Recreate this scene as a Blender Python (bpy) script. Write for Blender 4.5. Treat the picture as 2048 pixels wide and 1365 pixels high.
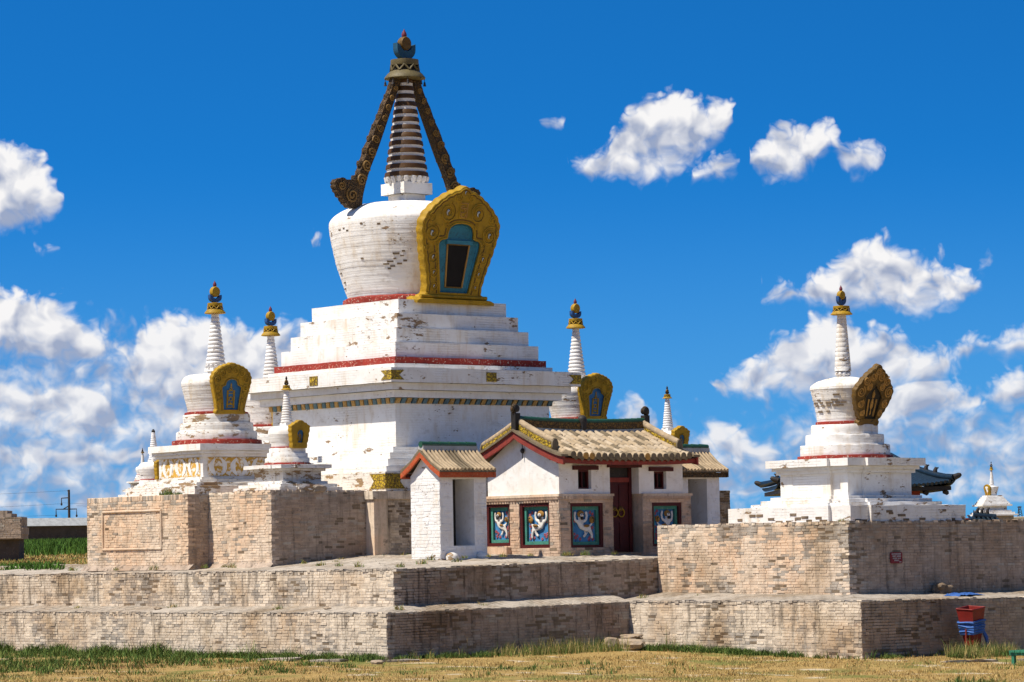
import bpy, bmesh, math, random
import numpy as np
from mathutils import Vector, Matrix, noise

for o in list(bpy.data.objects):
    bpy.data.objects.remove(o)
scene = bpy.context.scene
COL = scene.collection
R = math.radians

# ------------------------------------------------------------------ camera
CAM = Vector((55.396, -44.260, 2.35))
FWD = Vector((-0.75414, 0.65359, 0.06399)).normalized()
ROLL = -0.01877
_r = Vector((FWD.y, -FWD.x, 0)).normalized()
_u = _r.cross(FWD)
RIGHT = math.cos(ROLL) * _r + math.sin(ROLL) * _u
UP = -math.sin(ROLL) * _r + math.cos(ROLL) * _u
cd = bpy.data.cameras.new("camera")
cam = bpy.data.objects.new("camera", cd)
COL.objects.link(cam)
m = Matrix((RIGHT, UP, -FWD)).transposed().to_4x4()
m.translation = CAM
cam.matrix_world = m
cd.sensor_width = 36.0
cd.lens = 6500 * 36 / 2048
cd.clip_start = 0.5
cd.clip_end = 20000
scene.camera = cam

# ------------------------------------------------------------------ sun, sky, exposure
SUN_DIR = Vector((-0.150, -0.520, 0.841)).normalized()     # towards the sun
sl = bpy.data.lights.new("sun", 'SUN')
sl.energy = 5.0
sl.angle = R(0.5)
sl.color = (1.0, 0.93, 0.82)
sun = bpy.data.objects.new("sun", sl)
COL.objects.link(sun)
sun.rotation_euler = SUN_DIR.to_track_quat('Z', 'Y').to_euler()
sun.location = (0, 0, 60)

vs = scene.view_settings
vs.view_transform = 'Standard'
vs.look = 'None'
vs.exposure = 0.36
vs.gamma = 1.0
vs.use_curve_mapping = False

world = bpy.data.worlds.new("World")
scene.world = world
world.use_nodes = True
world.cycles.sampling_method = 'MANUAL'
world.cycles.sample_map_resolution = 256
WT = world.node_tree
for n in list(WT.nodes):
    WT.nodes.remove(n)


class NT:
    """Small helper round a node tree: every call makes a node and returns its output."""
    def __init__(s, tree):
        s.t = tree

    def n(s, typ, **kw):
        nd = s.t.nodes.new(typ)
        for k, v in kw.items():
            setattr(nd, k, v)
        return nd

    def put(s, nd, i, v):
        if v is None:
            return
        if isinstance(v, bpy.types.NodeSocket):
            s.t.links.new(v, nd.inputs[i])
        else:
            nd.inputs[i].default_value = v

    def math(s, op, a, b=None, c=None, clamp=False):
        nd = s.n('ShaderNodeMath', operation=op, use_clamp=clamp)
        s.put(nd, 0, a); s.put(nd, 1, b); s.put(nd, 2, c)
        return nd.outputs[0]

    def vec(s, op, a, b=None, c=None):
        nd = s.n('ShaderNodeVectorMath', operation=op)
        s.put(nd, 0, a); s.put(nd, 1, b); s.put(nd, 2, c)
        return nd.outputs['Value'] if op in ('LENGTH', 'DOT_PRODUCT', 'DISTANCE') else nd.outputs[0]

    def comb(s, x, y, z):
        nd = s.n('ShaderNodeCombineXYZ')
        s.put(nd, 0, x); s.put(nd, 1, y); s.put(nd, 2, z)
        return nd.outputs[0]

    def sep(s, v):
        nd = s.n('ShaderNodeSeparateXYZ')
        s.put(nd, 0, v)
        return nd.outputs

    def noise(s, v, scale, detail=4, rough=0.55, dist=0.0, col=False):
        nd = s.n('ShaderNodeTexNoise')
        s.put(nd, 'Vector', v); nd.inputs['Scale'].default_value = scale
        nd.inputs['Detail'].default_value = detail
        nd.inputs['Roughness'].default_value = rough
        nd.inputs['Distortion'].default_value = dist
        return nd.outputs[1 if col else 0]

    def remap(s, v, a, b, c=0.0, d=1.0, smooth=True):
        nd = s.n('ShaderNodeMapRange', interpolation_type='SMOOTHSTEP' if smooth else 'LINEAR')
        s.put(nd, 0, v)
        for i, x in zip((1, 2, 3, 4), (a, b, c, d)):
            s.put(nd, i, x)
        return nd.outputs[0]

    def mix(s, f, a, b, mode='MIX'):
        nd = s.n('ShaderNodeMix', data_type='RGBA', blend_type=mode)
        s.put(nd, 0, f)
        for i, x in ((6, a), (7, b)):
            if not isinstance(x, bpy.types.NodeSocket) and len(x) == 3:
                x = (*x, 1)
            s.put(nd, i, x)
        return nd.outputs[2]


def px_dir(x, y):
    d = FWD + RIGHT * ((x - 1024) / 6500) - UP * ((y - 682.5) / 6500)
    return d.normalized()


_fh = Vector((FWD.x, FWD.y, 0)).normalized()


def sky_uv(x, y):
    d = px_dir(x, y)
    return math.atan2(d.dot(_r), d.dot(_fh)) * 65, math.asin(d.z) * 65


# cumulus banks: (x, top, base) outlines, turned below into elevation curves over azimuth
BANKS = [
    (0.0, 70, [(-60, 600, 1050), (60, 610, 1050), (180, 640, 1050), (300, 650, 1050), (430, 660, 1050), (560, 690, 1050), (660, 780, 1045), (760, 930, 1040), (1150, 960, 1040), (1230, 850, 1040), (1340, 850, 1035), (1440, 840, 1030), (1600, 830, 1020), (1700, 800, 1010), (1850, 790, 1010), (2110, 790, 1010)], 0.85),
    (0.0, 26, [(1070, 252, 250), (1090, 236, 266), (1125, 240, 262), (1140, 330, 352), (1165, 316, 360), (1200, 296, 364), (1232, 252, 364), (1262, 222, 360), (1292, 196, 360), (1332, 184, 358), (1368, 184, 345), (1398, 192, 322), (1418, 210, 300), (1442, 190, 284), (1470, 192, 262), (1484, 250, 246), (1494, 320, 345), (1510, 280, 366), (1532, 262, 368), (1572, 244, 366), (1612, 252, 356), (1640, 246, 335), (1672, 244, 300), (1686, 300, 345), (1720, 278, 350), (1752, 290, 345), (1786, 312, 308)]),
    (0.0, 26, [(-60, 275, 470), (0, 276, 462), (32, 276, 460), (52, 296, 460), (88, 306, 452), (102, 350, 446), (124, 372, 420), (134, 420, 400), (596, 495, 490), (614, 478, 506), (640, 474, 502), (660, 500, 494), (1366, 360, 350), (1384, 338, 370), (1412, 330, 370), (1432, 305, 370), (1462, 300, 360), (1488, 335, 328), (1514, 596, 600), (1540, 566, 606), (1580, 562, 612), (1602, 572, 616), (1642, 545, 620), (1672, 522, 624), (1702, 490, 626), (1742, 474, 628), (1782, 480, 630), (1812, 496, 632), (1842, 512, 630), (1882, 522, 620), (1922, 532, 605), (1952, 545, 590), (1990, 575, 570)]),
    (0.34, 30, [(50, 500, 496), (80, 478, 520), (120, 486, 512), (150, 504, 498), (1856, 500, 495), (1870, 476, 530), (1890, 466, 524), (1906, 500, 494), (1940, 540, 534), (1956, 500, 560), (1980, 470, 540), (1996, 500, 496)]),
    (0.0, 30, [(-60, 570, 730), (0, 574, 726), (60, 586, 736), (128, 590, 745), (160, 624, 738), (204, 652, 722), (238, 668, 712), (262, 690, 760), (292, 640, 830), (340, 626, 890), (402, 632, 910), (442, 640, 910), (502, 650, 890), (562, 650, 870), (604, 646, 820), (650, 720, 712), (1392, 792, 788), (1442, 752, 797), (1490, 722, 801), (1522, 694, 803), (1562, 680, 805), (1598, 662, 806), (1620, 624, 806), (1652, 618, 806), (1700, 640, 801), (1722, 672, 796), (1762, 656, 792), (1802, 668, 784), (1832, 700, 780), (1872, 690, 772), (1902, 690, 742), (1952, 680, 722), (1992, 690, 716), (2050, 655, 712), (2110, 650, 700)]),
    (0.03, 30, [(-60, 740, 868), (0, 738, 868), (60, 762, 884), (102, 744, 888), (150, 736, 892), (182, 752, 894), (222, 790, 902), (246, 832, 902), (272, 890, 880), (1610, 830, 826), (1650, 796, 858), (1702, 790, 868), (1782, 764, 862), (1830, 742, 854), (1862, 738, 850), (1902, 752, 848), (1932, 772, 840), (1962, 796, 820), (1992, 760, 814), (2026, 738, 814), (2060, 738, 818), (2110, 740, 820)]),
    (0.12, 34, [(-60, 870, 966), (0, 866, 964), (62, 850, 962), (122, 872, 964), (202, 846, 962), (262, 872, 966), (322, 880, 985), (402, 905, 990), (450, 950, 940), (1206, 850, 842), (1232, 802, 856), (1262, 794, 876), (1302, 818, 882), (1334, 868, 860), (1372, 880, 920), (1402, 846, 934), (1442, 830, 936), (1474, 826, 942), (1502, 842, 934), (1562, 870, 934), (1612, 886, 930), (1660, 915, 905), (1722, 905, 930), (1802, 884, 942), (1872, 870, 950), (1942, 900, 960), (1992, 894, 962), (2050, 890, 966), (2110, 890, 966)]),
    (0.20, 40, [(-60, 965, 1050), (0, 960, 1050), (120, 975, 1050), (230, 940, 1050), (330, 970, 1040), (500, 990, 1040), (900, 1000, 1040), (1300, 960, 1040), (1440, 945, 1030), (1560, 960, 1020), (1800, 960, 1010), (1940, 950, 1020), (2110, 965, 1030)]),
]


def build_sky():
    k = NT(WT)
    tc = k.n('ShaderNodeTexCoord').outputs['Generated']
    x, y, z = k.sep(tc)
    # clear sky: NISHITA, looked up a little higher than the true elevation (thin dry air of a high plateau)
    sky = k.n('ShaderNodeTexSky', sky_type='NISHITA')
    sky.sun_disc = False
    sky.sun_elevation = math.asin(SUN_DIR.z)
    sky.sun_rotation = math.atan2(SUN_DIR.x, SUN_DIR.y)
    sky.altitude = 1500
    sky.air_density = 1.0
    sky.dust_density = 0.15
    sky.ozone_density = 3.0
    zz = k.math('MULTIPLY_ADD', k.math('MAXIMUM', z, 0.0), 2.6, 0.115)
    vz = k.n('ShaderNodeVectorMath', operation='NORMALIZE')
    k.put(vz, 0, k.comb(x, y, zz))
    k.put(sky, 'Vector', vz.outputs[0])
    hs = k.n('ShaderNodeHueSaturation')
    hs.inputs['Saturation'].default_value = 1.25
    hs.inputs['Value'].default_value = 1.0
    k.put(hs, 'Color', sky.outputs[0])
    low = k.mix(1.0, hs.outputs[0], (0.22, 1.17, 1.50), 'MULTIPLY')
    low = k.mix(k.remap(z, 0.0, 0.125, 0.68, 0.0), low, (1.0, 2.95, 5.3))
    clear = k.mix(k.remap(z, 0.20, 0.75), low, sky.outputs[0])

    # cloud coordinates: azimuth and elevation, 65 units per radian
    dr = k.vec('DOT_PRODUCT', tc, tuple(_r))
    df = k.vec('DOT_PRODUCT', tc, tuple(_fh))
    az = k.math('MULTIPLY', k.math('ARCTAN2', dr, df), 65.0)
    el = k.math('MULTIPLY', k.math('ARCSINE', z), 65.0)
    uv0 = k.comb(az, el, 0.0)

    g = bpy.data.node_groups.new("cloud_density", 'ShaderNodeTree')
    g.interface.new_socket("uv", in_out='INPUT', socket_type='NodeSocketVector')
    for nm in ("d", "grad", "height"):
        g.interface.new_socket(nm, in_out='OUTPUT', socket_type='NodeSocketFloat')
    q = NT(g)
    gi = g.nodes.new('NodeGroupInput'); go = g.nodes.new('NodeGroupOutput')
    uv = gi.outputs[0]
    w1 = q.noise(uv, 0.9, 2, 0.55, col=True)
    p = q.vec('ADD', uv, q.vec('MULTIPLY_ADD', w1, (0.75, 0.5, 0), (-0.375, -0.25, 0)))
    us, vsx, _ = q.sep(p)
    ufac = q.math('MULTIPLY_ADD', us, 1 / 24.0, 0.5, clamp=True)
    VM = 14.0
    cur = hh = None
    for bank in BANKS:
        faint, soft, pts = bank[:3]
        cap = bank[3] if len(bank) > 3 else None
        # close the gaps between separate clouds of one bank: base well above top there
        full = []
        for i_, (x_, t_, b_) in enumerate(pts):
            if t_ >= b_:
                t_, b_ = t_ + 30, b_ - 30
            if full:
                lx, lt, lb = full[-1]
                if lb > lt and b_ > t_ and (t_ > lb or b_ < lt):
                    full += [(lx + 6, lb + 20, lt - 20), (x_ - 6, b_ + 20, t_ - 20)]
            full.append((x_, t_, b_))
        pts = full
        outs = []
        for which in (1, 2):
            fc = q.n('ShaderNodeFloatCurve')
            cm = fc.mapping.curves[0]
            xy = []
            for pt in pts:
                cu, cv = sky_uv(pt[0], pt[which])
                xy.append((cu / 24.0 + 0.5, cv / VM))
            while len(cm.points) < len(xy):
                cm.points.new(0.5, 0.5)
            for cp, (a_, b_) in zip(cm.points, xy):
                cp.location = (min(max(a_, 0), 1), min(max(b_, 0), 1))
                cp.handle_type = 'VECTOR'
            fc.mapping.use_clip = True
            fc.mapping.extend = 'HORIZONTAL'
            fc.mapping.update()
            q.put(fc, 'Value', ufac)
            fc.inputs['Factor'].default_value = 1.0
            outs.append(q.math('MULTIPLY', fc.outputs[0], VM))
        top, base = outs
        a_ = q.math('SUBTRACT', top, vsx)
        b_ = q.math('SUBTRACT', vsx, base)
        bd = q.math('MULTIPLY', q.math('MINIMUM', a_, q.math('MULTIPLY', b_, 1.25)), 100.0 / soft)
        # nothing in the gaps between the clouds of one bank
        bd = q.math('MINIMUM', bd, q.math('MULTIPLY_ADD', q.math('SUBTRACT', top, base), 4.5, -0.55))
        if faint:
            bd = q.math('SUBTRACT', bd, faint * 1.6)
        if cap:
            bd = q.math('MINIMUM', bd, cap)
        h_ = q.math('MULTIPLY', 1.0, 0.16) if cap else q.math('DIVIDE', b_, q.math('MAXIMUM', q.math('ADD', a_, b_), 0.15), clamp=True)
        if cur is None:
            cur, hh = bd, h_
        else:
            sel = q.remap(q.math('SUBTRACT', bd, cur), -0.25, 0.25)
            hh = q.math('MULTIPLY_ADD', sel, q.math('SUBTRACT', h_, hh), hh)
            cur = q.math('SMOOTH_MAX', cur, bd, 0.2)
    body = q.math('MINIMUM', cur, 1.35)
    # the same kind of sky carries on outside the field of view
    far = q.noise(q.vec('MULTIPLY', p, (0.30, 0.62, 1.0)), 1.0, 2, 0.5)
    band = q.remap(vsx, 3.0, 16.0, 0.10, -0.22)
    far = q.math('MULTIPLY', q.math('ADD', q.math('SUBTRACT', far, 0.52), band), 9.0)
    inside = q.math('MULTIPLY', q.remap(q.math('ABSOLUTE', us), 10.3, 11.6, 1.0, 0.0), q.remap(vsx, 11.0, 13.0, 1.0, 0.0))
    body = q.math('MULTIPLY_ADD', inside, q.math('SUBTRACT', body, far), far)
    body = q.math('MAXIMUM', body, -2.5)
    f1 = q.noise(p, 1.45, 8, 0.58)
    f2 = q.noise(q.vec('ADD', p, (-0.16, 0.30, 0)), 1.45, 2, 0.50)
    f3 = q.noise(p, 1.45, 3.4, 0.52)
    fb = q.noise(p, 2.3, 2.5, 0.5)
    bil = q.math('MULTIPLY_ADD', q.math('ABSOLUTE', q.math('SUBTRACT', fb, 0.5)), 3.8, -0.12)
    dn = q.math('MULTIPLY_ADD', q.math('SUBTRACT', f1, 0.5), 2.7, q.math('ADD', body, bil))
    g.links.new(dn, go.inputs[0])
    g.links.new(q.math('SUBTRACT', f3, f2), go.inputs[1])
    g.links.new(hh, go.inputs[2])
    nd = k.n('ShaderNodeGroup'); nd.node_tree = g
    k.put(nd, 0, uv0)
    d0, grad, hh = nd.outputs
    alpha = k.remap(d0, -0.15, k.math('MULTIPLY_ADD', hh, -1.2, 2.15))
    alpha = k.math('MULTIPLY', alpha, k.remap(el, -0.6, 0.5))
    lit = k.math('ADD', k.math('MULTIPLY_ADD', grad, 3.2, 0.10), k.math('MULTIPLY', hh, 0.80))
    thick = k.remap(d0, 0.5, 2.4)
    lit = k.math('ADD', lit, k.math('MULTIPLY', k.math('SUBTRACT', 1.0, thick), 0.10), clamp=True)
    ccol = k.mix(lit, (2.9, 3.4, 4.7), (7.9, 7.8, 7.8))
    # low clouds turn bluer with distance
    lowf = k.remap(el, 0.0, 5.0, 0.34, 0.0, False)
    ccol = k.mix(lowf, ccol, (2.8, 3.8, 5.6))
    final = k.mix(alpha, clear, ccol)
    bg = k.n('ShaderNodeBackground')
    k.put(bg, 0, final)
    bg.inputs[1].default_value = 0.093
    out = k.n('ShaderNodeOutputWorld')
    WT.links.new(bg.outputs[0], out.inputs[0])


build_sky()

# ------------------------------------------------------------------ materials
MATS = {}


def new_mat(name):
    mt = bpy.data.materials.new(name)
    mt.use_nodes = True
    t = mt.node_tree
    for n in list(t.nodes):
        t.nodes.remove(n)
    k = NT(t)
    out = k.n('ShaderNodeOutputMaterial')
    bs = k.n('ShaderNodeBsdfPrincipled')
    t.links.new(bs.outputs[0], out.inputs[0])
    MATS[name] = mt
    return mt, k, bs


def finish(k, bs, col, rough=0.85, height=None, dist=0.01, strength=0.6, spec=0.25):
    k.put(bs, 'Base Color', col if isinstance(col, bpy.types.NodeSocket) else (*col, 1))
    k.put(bs, 'Roughness', rough)
    bs.inputs['Specular IOR Level'].default_value = spec
    if height is not None:
        b = k.n('ShaderNodeBump')
        b.inputs['Strength'].default_value = strength
        b.inputs['Distance'].default_value = dist
        k.put(b, 'Height', height)
        k.t.links.new(b.outputs[0], bs.inputs['Normal'])


def pos(k):
    return k.n('ShaderNodeNewGeometry').outputs['Position']


def plaster(name, base=(.81, .795, .765), dirt=.5, peel=.5, peelcol=(.17, .115, .07), course=True, tint=(.62, .52, .40), relief=1.0):
    mt, k, bs = new_mat(name)
    p = pos(k)
    uv = k.n('ShaderNodeUVMap').outputs[0]
    n1 = k.noise(p, 1.4, 5, .6)
    n2 = k.noise(p, 7.0, 4, .6)
    col = k.mix(k.remap(n1, .38, .68), base, tuple(c * f for c, f in zip(base, (.93, .90, .86))))
    col = k.mix(k.remap(n2, .50, .74, 0, .75), col, tuple(c * f for c, f in zip(base, (.82, .79, .75))))
    gs_ = k.noise(k.vec('MULTIPLY', p, (1, 1, 2.2)), 2.1, 6, .66)
    col = k.mix(k.math('MULTIPLY', k.remap(gs_, .56, .72), .25 + .3 * dirt), col, (.46, .40, .33))
    # rain streaks and rust-brown seep
    st = k.noise(k.vec('MULTIPLY', p, (5.5, 5.5, .8)), 1.0, 4, .6)
    st = k.math('MULTIPLY', k.remap(st, .48, .70), k.remap(n1, .35, .6))
    col = k.mix(k.math('MULTIPLY', st, dirt), col, tint)
    h = None
    if course:
        br = k.n('ShaderNodeTexBrick')
        k.put(br, 'Vector', k.vec('ADD', uv, k.vec('MULTIPLY_ADD', k.noise(p, 9, 2, .5, col=True), (.012, .012, 0), (-.006, -.006, 0))))
        br.inputs['Scale'].default_value = 1.0
        br.inputs['Brick Width'].default_value = .27
        br.inputs['Row Height'].default_value = .064
        br.inputs['Mortar Size'].default_value = .005
        br.inputs['Mortar Smooth'].default_value = .6
        br.inputs['Color1'].default_value = (.45, .45, .45, 1)
        br.inputs['Color2'].default_value = (1, 1, 1, 1)
        cover = k.remap(k.noise(p, 1.1, 3, .5), .42, .62)
        joint = k.math('MULTIPLY', br.outputs['Fac'], cover)
        h = k.math('MULTIPLY', joint, -1.0)
        col = k.mix(k.math('MULTIPLY', joint, .35), col, tint)
    # peeled patches, roughly brick shaped because they are stretched sideways
    q = k.vec('MULTIPLY', p, (1.0, 1.0, 2.6))
    pn = k.noise(q, 2.3, 6, .68)
    region = k.remap(k.noise(p, .8, 3, .5), .44, .60, .16 if peel < .9 else .10 if peel < 1.2 else .05, 0.0)
    pf = k.remap(k.math('SUBTRACT', pn, region), .635 - .07 * peel, .655 - .07 * peel)
    pn2 = k.noise(q, 9.0, 4, .6)
    pf2 = k.math('MULTIPLY', k.remap(k.math('SUBTRACT', pn2, k.math('MULTIPLY', region, .6)), .66 - .03 * peel, .69 - .03 * peel), .8)
    pf = k.math('MAXIMUM', pf, pf2)
    pc = k.mix(k.noise(p, 16, 3, .6), peelcol, tuple(c * 2.3 for c in peelcol))
    col = k.mix(pf, col, pc)
    hn = k.math('MULTIPLY_ADD', pf, -.9, k.math('MULTIPLY', n2, .55))
    hn = k.math('ADD', hn, k.math('MULTIPLY', k.noise(p, 30, 3, .6), .22))
    h = hn if h is None else k.math('ADD', hn, h)
    finish(k, bs, col, .9, h, .012, .75 * relief, .15)
    return mt


def limebrick(name, lime, warm, grey, warmth=.5, streak=.6, joints=False):
    """lime-washed brickwork: patches of white lime, warm plaster and grey weathering"""
    mt, k, bs = new_mat(name)
    p = pos(k)
    rnd = k.math('FRACT', k.math('ADD', k.n('ShaderNodeObjectInfo').outputs['Random'], k.n('ShaderNodeAttribute', attribute_name='rnd').outputs['Fac']))
    big = k.noise(p, .75, 4, .6)
    mid = k.noise(k.vec('MULTIPLY', p, (1, 1, 1.6)), 3.1, 5, .65)
    col = k.mix(k.remap(big, .60 - .3 * warmth, .78 - .3 * warmth), lime, warm)
    col = k.mix(k.math('MULTIPLY', k.remap(mid, .46, .68), .85), col, grey)
    sv = k.noise(k.vec('MULTIPLY', p, (6.5, 6.5, .55)), 1.0, 4, .6)
    dk = tuple(c * .42 for c in grey)
    col = k.mix(k.math('MULTIPLY', k.remap(sv, .50, .70), streak), col, dk)
    wv = k.noise(k.vec('MULTIPLY', p, (5.0, 5.0, .8)), 1.3, 3, .6)
    col = k.mix(k.math('MULTIPLY', k.remap(wv, .57, .72), .55), col, tuple(min(.8, c * 1.22) for c in lime))
    fine = k.noise(p, 21, 4, .65)
    col = k.mix(k.remap(fine, .52, .78, 0, .55), col, tuple(c * .55 for c in warm))
    hsv = k.n('ShaderNodeHueSaturation')
    k.put(hsv, 'Color', col)
    k.put(hsv, 'Value', k.math('MULTIPLY_ADD', rnd, .24, .86))
    h = k.math('ADD', k.math('MULTIPLY', fine, .6), k.math('MULTIPLY', mid, .8))
    col = hsv.outputs[0]
    if joints:
        uv = k.n('ShaderNodeUVMap').outputs[0]
        br = k.n('ShaderNodeTexBrick')
        k.put(br, 'Vector', k.vec('ADD', uv, k.vec('MULTIPLY_ADD', k.noise(p, 3, 2, .5, col=True), (.05, .05, 0), (-.025, -.025, 0))))
        br.inputs['Scale'].default_value = 1.0
        br.inputs['Brick Width'].default_value = .30
        br.inputs['Row Height'].default_value = .15
        br.inputs['Mortar Size'].default_value = .012
        br.inputs['Mortar Smooth'].default_value = .5
        jf = k.math('MULTIPLY', br.outputs['Fac'], k.remap(big, .35, .55))
        col = k.mix(k.math('MULTIPLY', jf, .8), col, (.12, .10, .075))
        h = k.math('MULTIPLY_ADD', jf, -1.5, h)
    # broad weathering: whole areas darker where damp has crept in
    damp = k.noise(k.vec('MULTIPLY', p, (1, 1, .8)), .55, 5, .62)
    dm_ = k.mix(1.0, col, (.74, .69, .62), 'MULTIPLY')
    col = k.mix(k.remap(damp, .50, .66), col, dm_)
    spot = k.noise(k.vec('MULTIPLY', p, (1, 1, 1.3)), 2.6, 6, .7)
    col = k.mix(k.math('MULTIPLY', k.remap(spot, .60, .68), .65), col, (.13, .10, .075))
    finish(k, bs, col, .93, h, .012, .8, .12)
    return mt


def paint(name, base, worn=None, amount=.4, rough=.7, scale=6.0, spec=.3, bump=.35, detail=None, stretch=(1, 1, 1)):
    mt, k, bs = new_mat(name)
    p = k.vec('MULTIPLY', pos(k), stretch)
    n1 = k.noise(p, scale * .5, 4, .6)
    col = k.mix(k.remap(n1, .35, .7), base, tuple(c * .72 for c in base))
    w = worn or tuple(c * .4 for c in base)
    n2 = k.noise(p, scale * 2.2, 6, .7)
    f = k.remap(n2, .66 - .22 * amount, .72 - .18 * amount)
    col = k.mix(f, col, w)
    h = k.math('MULTIPLY_ADD', f, -.6, k.noise(p, scale * 5, 3, .6))
    if detail:
        vo = k.n('ShaderNodeTexVoronoi', feature='DISTANCE_TO_EDGE')
        k.put(vo, 'Vector', k.vec('ADD', p, k.vec('MULTIPLY', k.noise(p, detail * .8, 2, .5, col=True), (.10, .10, .10))))
        vo.inputs['Scale'].default_value = detail
        e = k.remap(vo.outputs['Distance'], .02, .16)
        col = k.mix(k.math('SUBTRACT', 1.0, e), col, w)
        h = k.math('MULTIPLY_ADD', e, 1.6, h)
    finish(k, bs, col, rough, h, .012, bump, spec)
    return mt


plaster('white_wash', dirt=.62, peel=.42)
plaster('white_wash_worn', dirt=.85, peel=1.0, base=(.79, .77, .74))
plaster('white_wash_old', dirt=1.0, peel=1.55, base=(.77, .74, .69), peelcol=(.20, .135, .075))
plaster('white_wash_dome', dirt=.8, peel=.6, course=False, base=(.80, .78, .75))
plaster('white_smooth', dirt=.35, peel=.05, course=False)
plaster('white_spire', dirt=.3, peel=.12, course=False, base=(.78, .77, .76))
plaster('white_brick', dirt=.45, peel=.12, course=False, base=(.78, .765, .74), relief=.7)
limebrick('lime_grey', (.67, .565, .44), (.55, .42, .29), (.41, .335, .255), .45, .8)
limebrick('lime_shade_dirty', (.40, .315, .245), (.34, .245, .175), (.24, .19, .145), .5, .9)  # darkened limewash for terrace side faces: dirt plus their shade put into the colour
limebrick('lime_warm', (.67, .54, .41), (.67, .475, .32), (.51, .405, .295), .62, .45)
limebrick('lime_shade_drab', (.43, .335, .255), (.40, .29, .205), (.30, .235, .175), .55, .6)  # limewash darkened for podium and platform sides, shade painted into the colour
limebrick('brick_grey', (.42, .365, .30), (.36, .285, .215), (.29, .245, .195), .5, .5)
limebrick('brick_bare', (.23, .175, .12), (.19, .13, .08), (.15, .125, .10), .5, .4)
limebrick('brick_salmon', (.58, .43, .32), (.56, .385, .265), (.42, .33, .25), .7, .35)
limebrick('paving', (.46, .40, .33), (.40, .325, .25), (.27, .235, .19), .5, .2, joints=True)
limebrick('stone', (.36, .28, .20), (.30, .22, .15), (.28, .25, .21), .5, .3)
paint('red_band', (.30, .030, .018), (.66, .50, .38), .42, .8, 9)
paint('red_wood', (.255, .040, .026), (.12, .03, .02), .4, .65, 7)
paint('red_dark', (.075, .008, .008), (.035, .008, .007), .4, .6, 7)
paint('red_orange', (.47, .085, .025), (.42, .25, .12), .45, .75, 11)
paint('gold', (.40, .235, .010), (.20, .11, .008), .38, .6, 7, bump=.5)
paint('gold_carved', (.55, .37, .025), (.13, .08, .02), .3, .6, 9, bump=.9, detail=13)
paint('gold_dull', (.15, .082, .014), (.05, .03, .010), .45, .6, 8, bump=.6)
paint('ochre', (.44, .235, .055), (.22, .13, .04), .4, .7, 8)
paint('ochre_wall', (.58, .33, .045), (.78, .72, .62), .85, .85, 4)
paint('brown_carved', (.115, .062, .018), (.045, .028, .012), .45, .6, 10, bump=.9, detail=11)
paint('blue_crescent', (.018, .085, .15), (.01, .04, .07), .35, .6, 8)
paint('brown_ring', (.085, .038, .008), (.08, .04, .012), .35, .55, 8)
paint('ridge_carved', (.25, .135, .03), (.07, .04, .015), .45, .65, 9, bump=.9, detail=12)
paint('bronze', (.145, .115, .05), (.07, .05, .03), .45, .55, 9)
paint('dark', (.022, .018, .014), (.045, .03, .02), .35, .6, 9)
paint('dark_iron', (.03, .026, .024), (.07, .045, .03), .4, .6, 9)
paint('blue', (.022, .085, .26), (.02, .04, .10), .35, .6, 8)
paint('blue_teal', (.035, .20, .29), (.03, .09, .13), .42, .7, 6)
paint('blue_niche', (.030, .15, .33), (.02, .08, .18), .35, .6, 8)
paint('frieze_blue', (.10, .17, .20), (.16, .20, .20), .4, .8, 9)
paint('frieze_ochre', (.42, .25, .075), (.55, .42, .25), .4, .8, 9)
paint('strut_scroll', (.24, .135, .035), (.10, .06, .02), .4, .6, 9)
paint('blue_panel', (.055, .22, .46), (.16, .26, .40), .4, .7, 9)
paint('teal', (.055, .235, .175), (.20, .28, .22), .35, .7, 9)
paint('maroon', (.16, .028, .05), (.08, .02, .02), .4, .6, 9)
paint('green_glaze', (.018, .085, .042), (.03, .06, .03), .4, .35, 8, spec=.5)
paint('blue_glaze', (.007, .018, .030), (.03, .075, .10), .35, .35, 7, spec=.55)
paint('tile', (.44, .335, .215), (.27, .205, .135), .42, .9, 7, spec=.1)
paint('tile_pale', (.50, .40, .28), (.30, .235, .16), .45, .9, 7, spec=.1)
paint('tile_dark', (.20, .155, .10), (.10, .09, .06), .5, .9, 8, spec=.1)
paint('mark_white', (.60, .62, .60), (.3, .32, .3), .3, .7, 9)
paint('lion_white', (.74, .71, .66), (.45, .40, .33), .35, .75, 12)
paint('lion_brown', (.33, .17, .035), (.14, .07, .02), .45, .75, 12)
paint('flower', (.42, .10, .12), (.2, .12, .2), .4, .7, 12)
paint('leaf_paint', (.06, .11, .16), (.05, .16, .08), .4, .7, 12)
paint('bin_red', (.24, .022, .016), (.12, .016, .012), .4, .5, 6)
paint('ribbon_blue', (.05, .14, .42), (.03, .07, .24), .4, .5, 8)
paint('bench_green', (.035, .19, .105), (.02, .10, .06), .4, .6, 8)
paint('sign_red', (.20, .012, .02), (.10, .01, .012), .25, .55, 20)
paint('concrete_light', (.42, .43, .42), (.30, .30, .29), .45, .9, 5)
paint('far_wall', (.085, .068, .055), (.12, .10, .085), .4, .95, 4)
paint('pole_wood', (.055, .048, .042), (.03, .026, .022), .4, .9, 6)
paint('wire', (.02, .02, .02), None, .1, .6, 6)
paint('shadow_room', (.012, .010, .009), None, .2, .9, 6)
paint('soot_shade_wall', (.055, .045, .037), (.015, .012, .01), .5, .95, 5)  # soot, with the shade inside the niche opening put into the dark colour


def blade_mat():
    mt, k, bs = new_mat('grass_blade')
    at = k.n('ShaderNodeAttribute', attribute_name='Col').outputs['Color']
    finish(k, bs, at, .8, None, spec=.2)
    k.put(bs, 'Transmission Weight', 0.0)


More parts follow.
